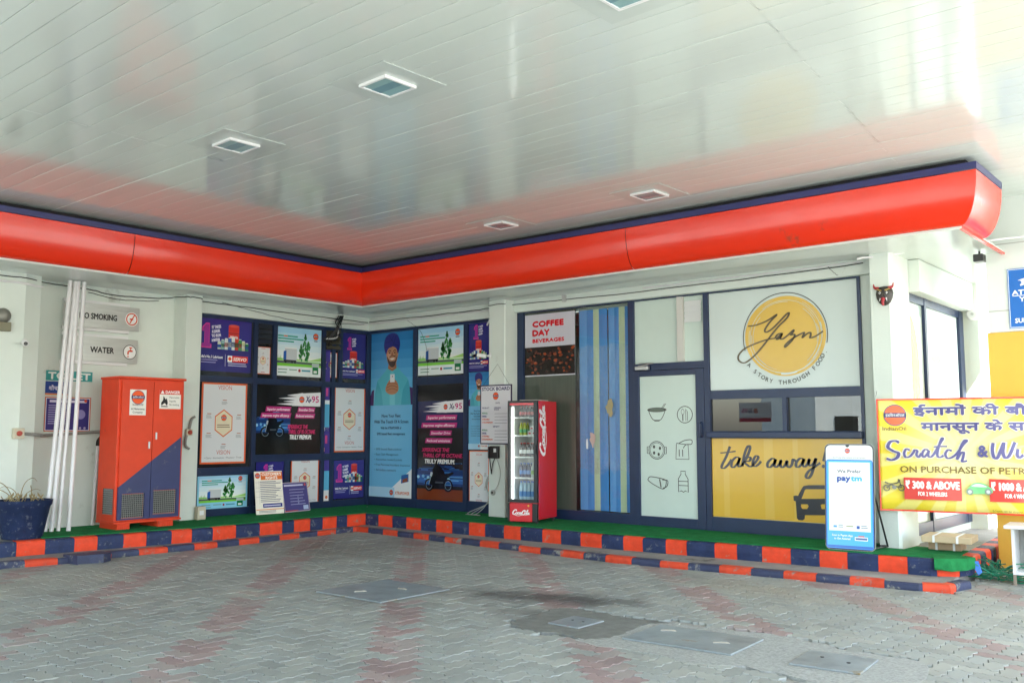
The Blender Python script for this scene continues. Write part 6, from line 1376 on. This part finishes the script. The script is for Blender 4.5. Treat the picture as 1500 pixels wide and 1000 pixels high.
# ================================================================ BANNER
c0 = onA(1287, 660, -0.45); bx0, by0 = c0.x, -0.47; bx1, by1 = 12.1, 0.10
rzb = math.atan2(by1 - by0, bx1 - bx0); bl = math.hypot(bx1 - bx0, by1 - by0)
def onban(px, py):
    n = Vector((-math.sin(rzb), math.cos(rzb), 0)); r = ray(px, py); q = CAM + r * ((Vector((bx0, by0, 0)) - CAM).dot(n) / r.dot(n)); return (q - Vector((bx0, by0, 0))).dot(Vector((math.cos(rzb), math.sin(rzb), 0))), q.z
zb0 = (onban(1290, 745)[1] + onban(1500, 757)[1]) / 2; zb1 = (onban(1288, 583)[1] + onban(1500, 582)[1]) / 2
BH = zb1 - zb0; bend = lambda x, z: 0.03 * math.sin(x * 3.1 + 0.6) + 0.012 * math.sin(x * 7 + z * 3)
m = bpy.data.materials.new('banner_sunburst'); m.use_nodes = True; n = m.node_tree.nodes; l = m.node_tree.links; bs = n['Principled BSDF']; bs.inputs['Roughness'].default_value = 0.45
tc = n.new('ShaderNodeTexCoord'); sub = n.new('ShaderNodeVectorMath'); sub.operation = 'SUBTRACT'; fx, fz = onban(1412, 665); sub.inputs[1].default_value = (fx, 0, fz - zb0); l.new(tc.outputs['Object'], sub.inputs[0]); sx = n.new('ShaderNodeSeparateXYZ'); l.new(sub.outputs[0], sx.inputs[0])
at = n.new('ShaderNodeMath'); at.operation = 'ARCTAN2'; l.new(sx.outputs['Z'], at.inputs[0]); l.new(sx.outputs['X'], at.inputs[1]); mu = n.new('ShaderNodeMath'); mu.operation = 'MULTIPLY'; mu.inputs[1].default_value = 18; l.new(at.outputs[0], mu.inputs[0]); si = n.new('ShaderNodeMath'); si.operation = 'SINE'; l.new(mu.outputs[0], si.inputs[0])
ln = n.new('ShaderNodeVectorMath'); ln.operation = 'LENGTH'; l.new(sub.outputs[0], ln.inputs[0])
mr = n.new('ShaderNodeMapRange'); mr.interpolation_type = 'SMOOTHSTEP'; mr.inputs[1].default_value = -0.2; mr.inputs[2].default_value = 0.2; l.new(si.outputs[0], mr.inputs[0])
ma = n.new('ShaderNodeMix'); ma.data_type = 'RGBA'; l.new(mr.outputs[0], ma.inputs[0]); ma.inputs[6].default_value = (*lin('#f4dc3e'), 1); ma.inputs[7].default_value = (*lin('#f6e884'), 1)
mr2 = n.new('ShaderNodeMapRange'); mr2.inputs[1].default_value = 0.0; mr2.inputs[2].default_value = 0.75; l.new(ln.outputs['Value'], mr2.inputs[0]); mb2 = n.new('ShaderNodeMix'); mb2.data_type = 'RGBA'; l.new(mr2.outputs[0], mb2.inputs[0]); mb2.inputs[6].default_value = (*lin('#f8f2b8'), 1); l.new(ma.outputs[2], mb2.inputs[7]); l.new(mb2.outputs[2], bs.inputs['Base Color'])
mb = MB(); NX, NZ = 60, 8
for i in range(NX + 1):
    for j in range(NZ + 1): x, z = bl * i / NX, BH * j / NZ; mb.v.append((x, bend(x, z), z))
for i in range(NX):
    for j in range(NZ): q = i * (NZ + 1) + j; mb.f.append((q, q + NZ + 1, q + NZ + 2, q + 1))
o = mb.build('banner', m, loc=(bx0, by0, zb0), rz=rzb, smooth=True); so = o.modifiers.new('thick', 'SOLIDIFY'); so.thickness = 0.002; so.offset = 1.0
tag(o, 'yellow sunburst prize banner with Hindi and English lettering strung between pillar and column', 'banner')
s = Sheet(bl, BH, base=0.003, bend=bend); K = lambda cx, cy: (onban(1270 + cx / 4.545, 560 + cy / 4.545)[0], onban(1270 + cx / 4.545, 560 + cy / 4.545)[1] - zb0)
kk = abs(K(100, 500)[1] - K(100, 501)[1])
s.part('border').rect(0, 0, bl, 10 * kk, '#e8402c').rect(0, BH - 10 * kk, bl, 10 * kk, '#e8402c'); s.rect(0, 0, 9 * kk, BH, '#e8402c')
s.part('logo'); x, z = K(185, 218); ioc_logo(s, x, z, 66 * kk); x, z = K(182, 318); s.text('IndianOil', x, z, 24 * kk, '#8a6a3c', 'C', bold=0.01, width=150 * kk * 0.98)
NV = '#4c4a86'; s.part('lettering')
def tx(t, cx, cy, hgt, wd, col, **k_): x, z = K(cx, cy); s.text(t, x, z, hgt * kk, col, width=(K(cx + wd, cy)[0] - x), **k_)
for dxy, c_, b_ in ((0, '#f3ecd9', 0.075), (0, NV, 0.035)):
    s.part('lettering#h1'); tx('ईनामों की बौछार', 310, 216, 52, 1000, c_, bold=b_); s.part('lettering#h2'); tx('मानसून के साथ', 362, 318, 52, 830, c_, bold=b_)
s.new('lettering'); tx('ON PURCHASE OF PETROL', 222, 596, 42, 940, '#7a6228', bold=0.008)
def sc(pts, w=26, c_=NV): s.stroke([K(*p) for p in pts], w * kk, c_, taper=lambda dx, dz: 0.55 + 0.6 * abs(dz), k=7)
for wadd, c_ in ((14, '#f3ecd9'), (0, '#56548e')):
    s.part('lettering#s1'); sc([(215, 400), (190, 388), (155, 395), (140, 430), (175, 455), (210, 470), (200, 500), (165, 515), (130, 505)], 19 + wadd, c_)
    sc([(285, 450), (262, 442), (248, 470), (258, 496), (285, 492), (310, 465), (318, 448), (335, 455), (330, 480), (345, 496), (362, 470)], 14 + wadd, c_)
    sc([(410, 450), (385, 446), (368, 475), (380, 496), (405, 470), (412, 452), (408, 485), (425, 495), (450, 470), (490, 400), (505, 375), (498, 372), (480, 420), (468, 480), (485, 498), (510, 485)], 14 + wadd, c_)
    sc([(445, 428), (490, 425), (535, 425)], 14 + wadd, c_)
    sc([(565, 455), (540, 448), (522, 475), (535, 502), (565, 498), (600, 470), (640, 415), (665, 388), (650, 385), (625, 430), (600, 510), (625, 470), (645, 465), (640, 500), (635, 525), (668, 520)], 14 + wadd, c_)
    s.part('lettering#s2'); sc([(840, 400), (835, 450), (845, 495), (868, 500), (895, 440), (912, 400), (905, 460), (920, 500), (950, 480), (985, 395)], 17 + wadd, c_); sc([(1005, 440), (1000, 480), (1015, 500), (1040, 480)], 16 + wadd, c_)
    sc([(1060, 500), (1065, 450), (1080, 440), (1095, 445), (1100, 500), (1125, 480)], 16 + wadd, c_)
s.new('lettering'); tx('&', 742, 492, 72, 62, '#56548e', bold=0.03)
for (a_, b_, t1, t2, e1, e2) in ((250, 634, '₹ 300 & ABOVE', 'FOR 2 WHEELERS', 350, 195), (820, 1230, '₹ 1000 & ABOVE', 'FOR 4 WHEELERS', 380, 200)):
    x0, z0 = K(a_, 775 if a_ < 500 else 790); x1, _ = K(b_, 775); s.new('price_box').rect(x0, z0, x1 - x0, 142 * kk, '#dd4a41'); s.new('lettering')
    xx, zz = x0 + 12 * kk, z0 + 72 * kk; s.text(t1, xx, zz, 48 * kk, '#fdf6ee', bold=0.03, width=(x1 - x0) * 0.93); s.text(t2, x0 + (x1 - x0) * 0.25, z0 + 26 * kk, 26 * kk, '#fdf6ee', bold=0.02, width=(x1 - x0) * 0.5)
s.new('motorcycle_picture')
for q in (132, 230): x, z = K(q, 700); s.ring(x, z, 18 * kk, 7 * kk, '#5c5a44', 18)
sc([(132, 700), (160, 680), (190, 690), (230, 700)], 14, '#6a6850'); sc([(120, 660), (150, 672), (200, 668), (215, 650), (205, 645)], 12, '#5c5a44'); sc([(215, 650), (230, 700)], 7, '#5c5a44'); x, z = K(182, 695); s.circ(x, z, 14 * kk, '#8d8f84', 10)
s.new('car_picture')
def pgn(pts, c_): s.poly([K(*p) for p in spline(pts, 4, True)], c_)
pgn([(664, 715), (680, 695), (705, 672), (740, 664), (780, 672), (808, 690), (832, 705), (832, 735), (750, 740), (670, 735)], '#7fd08a'); pgn([(700, 690), (715, 676), (750, 672), (785, 684), (795, 694)], '#dff0e4')
for q in (686, 808): x, z = K(q, 725); s.circ(x, z, 20 * kk, '#8b9a90', 14); s.circ(x, z, 11 * kk, '#cfd6d0', 12)
s.new('lettering'); tx('Scheme can be stopped', 838, 858, 14, 200, '#8a8434')
s.build(o)
mb = MB().tube([(bx0 - 0.02, by0 + 0.02, zb1), (bx0 - 0.02, -0.37, zb1 + 0.1)], 0.004, 4); mb.build('tie', M_cablew, o); bpy.data.objects[[c for c in o.children if c.name.startswith('tie')][0].name].matrix_parent_inverse = (Matrix.Translation((bx0, by0, zb0)) @ Matrix.Rotation(rzb, 4, 'Z')).inverted()

# ================================================================ RIGHT COLUMN, SIGN, CLUTTER
t = thing('canopy_column', 'thick white canopy column with yellow painted lower part behind the banner', 'column', (10.62, 0.50, 0.0)); zy = onA(1463, 487, 0.5).z
MB().box(0.02, 0.0, zy + 0.002, 0.92, 0.9, CZ + 0.098, 0.006).build('white_cladding', M_acp, t); MB().box(0.0, -0.012, 0.0, 0.94, 0.92, zy, 0.008).build('yellow_cladding', M_yellow, t)
for z in (3.05, 3.85): MB().box(0.016, -0.003, z, 0.924, 0.0015, z + 0.012).build('cladding_joint', mat('joint_grey', (0.45, 0.46, 0.44), 0.6), t)
r_ = (onA(1477, 440, 0.48).x, onA(1480, 481, 0.48).z, onA(1477, 440, 0.48).x + 0.62, onA(1480, 394, 0.48).z)
o, s = poster(r_, 'A', '#2c6fc4', 'blue camera surveillance warning sign on the white column at the right edge', name='warning_sign', cat='sign', depth=0.497, off=0.004, t=0.006, m=M_printm); w, h = s.w, s.h
s.part('border').frame(w * 0.01, h * 0.01, w * 0.98, h * 0.98, w * 0.012, '#dfe8f2'); s.part('icon').poly([(w * a, h * b) for a, b in ((0.18, 0.80), (0.42, 0.86), (0.45, 0.76), (0.22, 0.70))], '#eef3f8'); s.circ(w * 0.2, h * 0.76, w * 0.04, '#2c6fc4', 12)
s.part('lettering')
for i, (q, ww) in enumerate((('ATTENTION', 0.86), ('YOU ARE', 0.62), ('UNDER', 0.46), ('CCTV', 0.34), ('SURVEILLANCE', 0.80))): s.text(q, w * 0.5, h * (0.56 - i * 0.118), h * 0.075, '#f2f6fa', 'C', bold=0.025, width=w * ww)
s.rect(w * 0.07, h * 0.535, w * 0.86, h * 0.012, '#f2f6fa'); s.build(o, M_printm)
# mask on the end pillar
c = onA(1296, 433, -0.37); t = thing('demon_mask', 'small dark horned mask with red tongue hung on the white end pillar', 'mask', (c.x, -0.371, c.z))
k_ = 0.115; hd = MB()
prof = [(0.0, 1.0), (0.55, 0.93), (0.85, 0.6), (0.95, 0.2), (0.85, -0.3), (0.6, -0.75), (0.3, -0.98), (0.0, -1.05)]
n_ = 10
for i, (r_, z) in enumerate(prof):
    for j in range(n_ + 1): a = math.pi * j / n_; hd.v.append((r_ * k_ * 0.95 * math.cos(a), -0.05 * max(0.12, r_) * math.sin(a) * 1.2, z * k_))
for i in range(len(prof) - 1):
    for j in range(n_): q = i * (n_ + 1) + j; hd.f.append((q, q + 1, q + n_ + 2, q + n_ + 1))
hd.build('face', mat('mask_dark', (0.05, 0.045, 0.04), 0.4, var=0.3, vscale=25), t, smooth=True)
for sx in (-1, 1):
    MB().tube(spline([(sx * 0.06, -0.03, 0.085), (sx * 0.105, -0.035, 0.10), (sx * 0.115, -0.035, 0.145)], 5), 0.024, 8, r2=0.004).build('horn', mat('mask_red', (0.4, 0.03, 0.04), 0.4), t, smooth=True)
    MB().lathe([(0.001, -0.018), (0.018, 0.0), (0.001, 0.018)], 10, (sx * 0.04, -0.058, 0.03)).build('eye', M_whitep, t); MB().lathe([(0.001, -0.009), (0.009, 0.0), (0.001, 0.009)], 8, (sx * 0.04, -0.072, 0.03)).build('pupil', M_blk, t)
    MB().tube([(sx * 0.035, -0.06, -0.035), (sx * 0.045, -0.065, -0.075)], 0.010, 6, r2=0.002).build('fang', M_whitep, t); MB().tube([(sx * 0.02, -0.06, 0.055), (sx * 0.075, -0.05, 0.075)], 0.010, 6).build('brow', mat('mask_gold', (0.35, 0.25, 0.08), 0.4), t)
MB().tube(spline([(0, -0.06, -0.04), (0, -0.08, -0.08), (0, -0.07, -0.125)], 4), 0.024, 8, r2=0.012).build('tongue', mat('mask_red', (0.4, 0.03, 0.04)), t, smooth=True); MB().lathe([(0.001, -0.02), (0.02, 0.0), (0.001, 0.025)], 8, (0, -0.068, 0.0)).build('nose', mat('mask_dark', (0.05, 0.045, 0.04)), t)
# flat cartons
def carton(px0, px1, pyb, z0, hgt, dep, rz, m, label, straps):
    a, b = G(px0, pyb, z0), G(px1, pyb + 3, z0); w = (b - a).length
    t = thing('flat_carton', label, 'carton', (a.x, a.y, z0), rz); MB().box(0, 0, 0.001, w, dep, hgt, 0.008).build('carton', m, t)
    for q in straps: MB().box(w * q - 0.012, -0.003, 0.0, w * q + 0.012, dep + 0.003, hgt + 0.003).build('strap', M_whitep, t)
    return w
carton(1360, 1409, 804, PZ + 0.014, 0.105, 0.32, R(5), M_card, 'brown carton with white straps lying on the green carpet by the kerb end', (0.25, 0.78))
carton(1349.5, 1424, 793, PZ + 0.122, 0.075, 0.45, R(5), M_card2, 'wide flat pale carton stacked on top of the brown carton', (0.25, 0.72))
# tangle of green wire
rng = random.Random(9); mb = MB()
cw = G(1456, 850, 0.0)
for k in range(16):
    r0, r1 = rng.uniform(0.12, 0.42), rng.uniform(0.08, 0.25); x0, y0 = cw.x + rng.uniform(-0.22, 0.25), cw.y + rng.uniform(-0.1, 0.12); ph = rng.uniform(0, 6.28); rt = rng.uniform(-0.6, 0.6)
    pts = []
    for i in range(9):
        a = ph + 2 * math.pi * i / 8 * rng.uniform(0.95, 1.05); X, Y = r0 * math.cos(a), r1 * math.sin(a); pts.append((x0 + X * math.cos(rt) - Y * math.sin(rt), y0 + X * math.sin(rt) + Y * math.cos(rt), max(ZG + 0.008, 0.02 + 0.16 * rng.random() ** 1.6 + (0.06 if k % 3 == 0 else 0))))
    mb.tube(spline(pts, 4), 0.0065, 5)
mb.tube(spline([(10.58, -0.62, PZ - 0.02), (10.68, -0.7, 0.2), (10.8, -0.5, 0.08), (cw.x, cw.y, 0.05)], 5), 0.0065, 5)
mb.tube(spline([(cw.x + 0.2, cw.y - 0.1, 0.03), (cw.x + 0.6, cw.y - 0.1, 0.2), (cw.x + 0.75, cw.y + 0.1, 0.5)], 5), 0.006, 5)
tag(mb.build('wire_tangle', M_green), 'tangle of green wire lying on the ground beside the kerb end', 'wire')
tag(MB().add([(10.62, -0.70, PZ - 0.03), (10.68, -0.68, PZ - 0.02), (10.72, -0.71, 0.13), (10.69, -0.72, 0.10), (10.65, -0.715, 0.17), (10.625, -0.69, PZ - 0.03), (10.685, -0.67, PZ - 0.02), (10.725, -0.70, 0.13), (10.695, -0.71, 0.10), (10.655, -0.705, 0.17)], [(0, 1, 2, 3, 4), (9, 8, 7, 6, 5), (0, 5, 6, 1), (1, 6, 7, 2), (2, 7, 8, 3), (3, 8, 9, 4), (4, 9, 5, 0)]).build('plastic_scrap', mat('blue_plastic', (0.03, 0.15, 0.5), 0.35)), 'crumpled blue plastic scrap at the top of the green wire', 'scrap')
c = G(1485, 858, 0.0); t = thing('metal_locker', 'old white metal stand with dented shelf at the right edge of the photo', 'stand', (c.x, c.y, 0.0), R(5))
MB().box(-0.06, -0.08, 0.60, 0.60, 0.42, 0.635, 0.006).build('top', M_whitep, t); MB().box(0.0, 0.0, 0.12, 0.03, 0.38, 0.599).build('side_panel', M_whitep, t); MB().box(0.5, 0.0, 0.12, 0.53, 0.38, 0.599).build('side_panel', M_whitep, t); MB().box(0.031, 0.36, 0.12, 0.499, 0.379, 0.599).build('back_panel', mat('dull_grey', (0.3, 0.3, 0.28), 0.6), t); MB().box(0.031, 0.0, 0.12, 0.499, 0.36, 0.15).build('shelf', M_whitep, t)
for a, b in ((0.0, 0.0), (0.5, 0.0), (0.0, 0.35), (0.5, 0.35)): MB().box(a, b, ZG, a + 0.03, b + 0.03, 0.1195).build('leg', mat('rusty_leg', (0.25, 0.2, 0.15), 0.7), t)
# boards standing against the far wall
for i, (px, wd, col, lab) in enumerate(((1433, 0.10, '#3a2a38', 'dark narrow board standing at the far wall right of the side windows'), (1439, 0.16, '#b9c4c6', 'grey board standing between the dark board and the white board'), (1448, 0.32, '#ece8e2', 'white board with a faint orange disc standing near the column'))):
    c = onA(px, 582, 3.6 - 0.1 * i); zt = onA(px, 536 + (6 if i == 0 else 0), 3.6 - 0.1 * i).z
    o = link('standing_board', panel_mesh(wd, zt - 0.27, 0.02, col, 'standing_board'), M_printm, loc=(c.x, 3.6 - 0.1 * i, 0.262)); tag(o, lab, 'board')
    if i == 2: s = Sheet(wd, 1, base=0.02); s.part('picture').circ(wd * 0.5, zt - 0.75, 0.28, '#eeb486', 20, rx=0.1); s.build(o, M_printm)
tag(MB().box(9.99, 5.2, 0.0, 30.0, 5.4, 4.1).build('boundary_wall', M_acp), 'plain white boundary wall seen between the side windows and the column', 'wall')
# ================================================================ CABLES ALONG THE BEAMS
def cable(pts, r, m, label, nm='cable', k=5): tag(MB().tube([(x + random.uniform(-.004, .004), y + random.uniform(-.004, .004), z + random.uniform(-.006, .006)) for x, y, z in spline(pts, k + 3)], r * (0.62 if m is M_cable else 0.9), 5).build(nm, m), label, 'cable')
cable([(0.16, -0.16, 3.68), (2.0, -0.155, 3.675), (3.34, -0.16, 3.68)], 0.012, M_cable, 'black cable along the beam over the turban poster')
cable([(0.17, -0.165, 3.645), (1.7, -0.16, 3.64), (3.33, -0.165, 3.65)], 0.014, M_pvc, 'white conduit under the black cable over the turban poster', 'conduit')
cable([(3.2, -0.165, 3.64), (3.22, -0.17, 3.5), (3.15, -0.17, 3.40)], 0.018, M_pvc, 'short white conduit end dropping beside the pillar', 'conduit')
cable([(1.2, -0.165, 3.64), (1.5, -0.10, 3.4), (1.62, -0.06, 3.0), (1.62, -0.055, 2.5)], 0.005, M_cable, 'thin black wire hanging over the turban poster')
cable([(3.36, -0.37, 3.69), (3.71, -0.37, 3.69), (3.73, -0.16, 3.69), (6.5, -0.15, 3.67), (9.4, -0.16, 3.70)], 0.011, M_cable, 'black cable along the beam over the coffee poster and door')
cable([(6.2, -0.15, 3.72), (8.0, -0.15, 3.715), (9.4, -0.15, 3.725)], 0.013, M_pvc, 'white conduit along the beam over the take away window', 'conduit')
cable([(8.95, -0.14, 3.72), (9.02, -0.15, 3.64), (9.08, -0.15, 3.58)], 0.005, M_cable, 'short thin wire hanging at the upper right of the white panel')
cable([(0.16, -0.2, 3.67), (0.155, -2.0, 3.68), (0.16, -3.7, 3.70)], 0.012, M_cable, 'black cable along the beam over the purple poster')
cable([(0.17, -0.2, 3.63), (0.17, -0.9, 3.63), (0.17, -1.3, 3.64)], 0.014, M_pvc, 'white conduit in the corner of the short beam', 'conduit')
cable([(0.18, -0.3, 3.62), (0.18, -1.6, 3.55), (0.17, -2.4, 3.60), (0.17, -3.3, 3.72)], 0.007, M_cable, 'thin black wire sagging across the short beam')
cable([(0.33, -3.75, 3.71), (0.33, -4.05, 3.71), (0.0, -4.3, 3.69), (-0.02, -5.0, 3.66), (0.0, -5.4, 3.70), (0.1, -6.0, 3.70), (0.4, -6.5, 3.69), (0.3, -7.5, 3.68)], 0.012, M_cable, 'thick black cable along the top of the wall above the metal signs')
cable([(-0.01, -4.3, 3.65), (-0.02, -4.9, 3.60), (-0.02, -5.4, 3.66)], 0.008, M_cable, 'second thinner black cable sagging above the metal signs')
cable([(0.37, -6.2, 3.6), (0.38, -6.6, 3.62), (0.37, -7.2, 3.62)], 0.018, M_pvc, 'white conduit across the top of the left pillar', 'conduit')
a, b = onA(1255, 379, -0.45), onA(1500, 346, 0.44)
cable([tuple(a), tuple((a + b) / 2), tuple(b)], 0.016, M_pvc, 'white conduit spanning from the end pillar to the column', 'conduit')
for x in (4.75,): 
    t = thing('cable_clip', 'small dark bracket on the beam above the coffee poster', 'bracket', (x, -0.131, 3.70)); MB().box(-0.035, -0.03, -0.05, 0.035, 0.0, 0.05).build('bracket', M_alu, t)
c = onA(1436, 370, 0.35); t = thing('floodlight', 'small black floodlight under the fascia end by the column', 'light', (10.62, 0.3, SOF)); MB().box(-0.05, -0.1, -0.13, 0.06, 0.05, -0.04, 0.008).build('housing', M_blk, t); MB().tube([(0, 0, 0), (0, 0, -0.06)], 0.012, 6).build('bracket', M_blk, t)
t = thing('wall_light', 'round white fitting at the far end of the side window beam', 'light', (9.94, 2.72, 3.3)); MB().lathe([(0.09, 0), (0.09, 0.05), (0.07, 0.07)], 16).build('lamp_body', M_whitep, t, rot=(R(90), 0, 0), smooth=True); MB().lathe([(0.02, 0), (0.02, 0.08)], 8).build('lamp_stem', M_alu, t, rot=(R(90), 0, 0))
# houses across the road behind the photographer: lit by the sun, seen only as reflections in the glass
def neighbour(x0, y0, x1, y1, h, m, label, floors, rz=0.0):
    t = thing('neighbour_house', label, 'building', (x0, y0, 0), rz); W, D = x1 - x0, y1 - y0
    MB().box(0, 0, 0, W, D, h).build('wall', m, t); MB().box(-0.2, -0.2, h, W + 0.2, D + 0.2, h + 0.25).build('roof', M_conc, t)
    for f_ in range(floors):
        for i in range(int(W / 2.6)): MB().box(1.0 + 2.6 * i, D + 0.001, 1.0 + 3.0 * f_, 2.2 + 2.6 * i, D + 0.05, 2.4 + 3.0 * f_).build('window', M_tint, t)
neighbour(-9, -36, 3, -30, 6.2, M_white, 'white house across the road, seen only as a reflection in the serving window', 2, R(-50))
neighbour(4, -50, 15, -42, 4.0, mat('cream_wall', (0.6, 0.52, 0.4), 0.7), 'low cream house across the road, seen only as a reflection', 1)
o = link('hanging_sign', panel_mesh(1.1, 0.62, 0.03, '#e8e6ea', 'hanging_sign'), M_printm, loc=(0.75, -16.0, 1.95), rz=R(180)); tag(o, 'white fuel sign board seen only as a reflection in the serving window', 'sign')
s = Sheet(1.1, 0.62, base=0.03); s.part('background').rect(0, 0, 1.1, 0.12, '#c23a54'); xp_tag(s, 0.05, 0.18, 1.0, 0.36); s.build(o, M_printm)
for x in (0.1, 1.0): MB().tube([(x, 0, 0.62), (x, 0, CZ - 1.96)], 0.01, 6).build('hanger', M_alu, o)
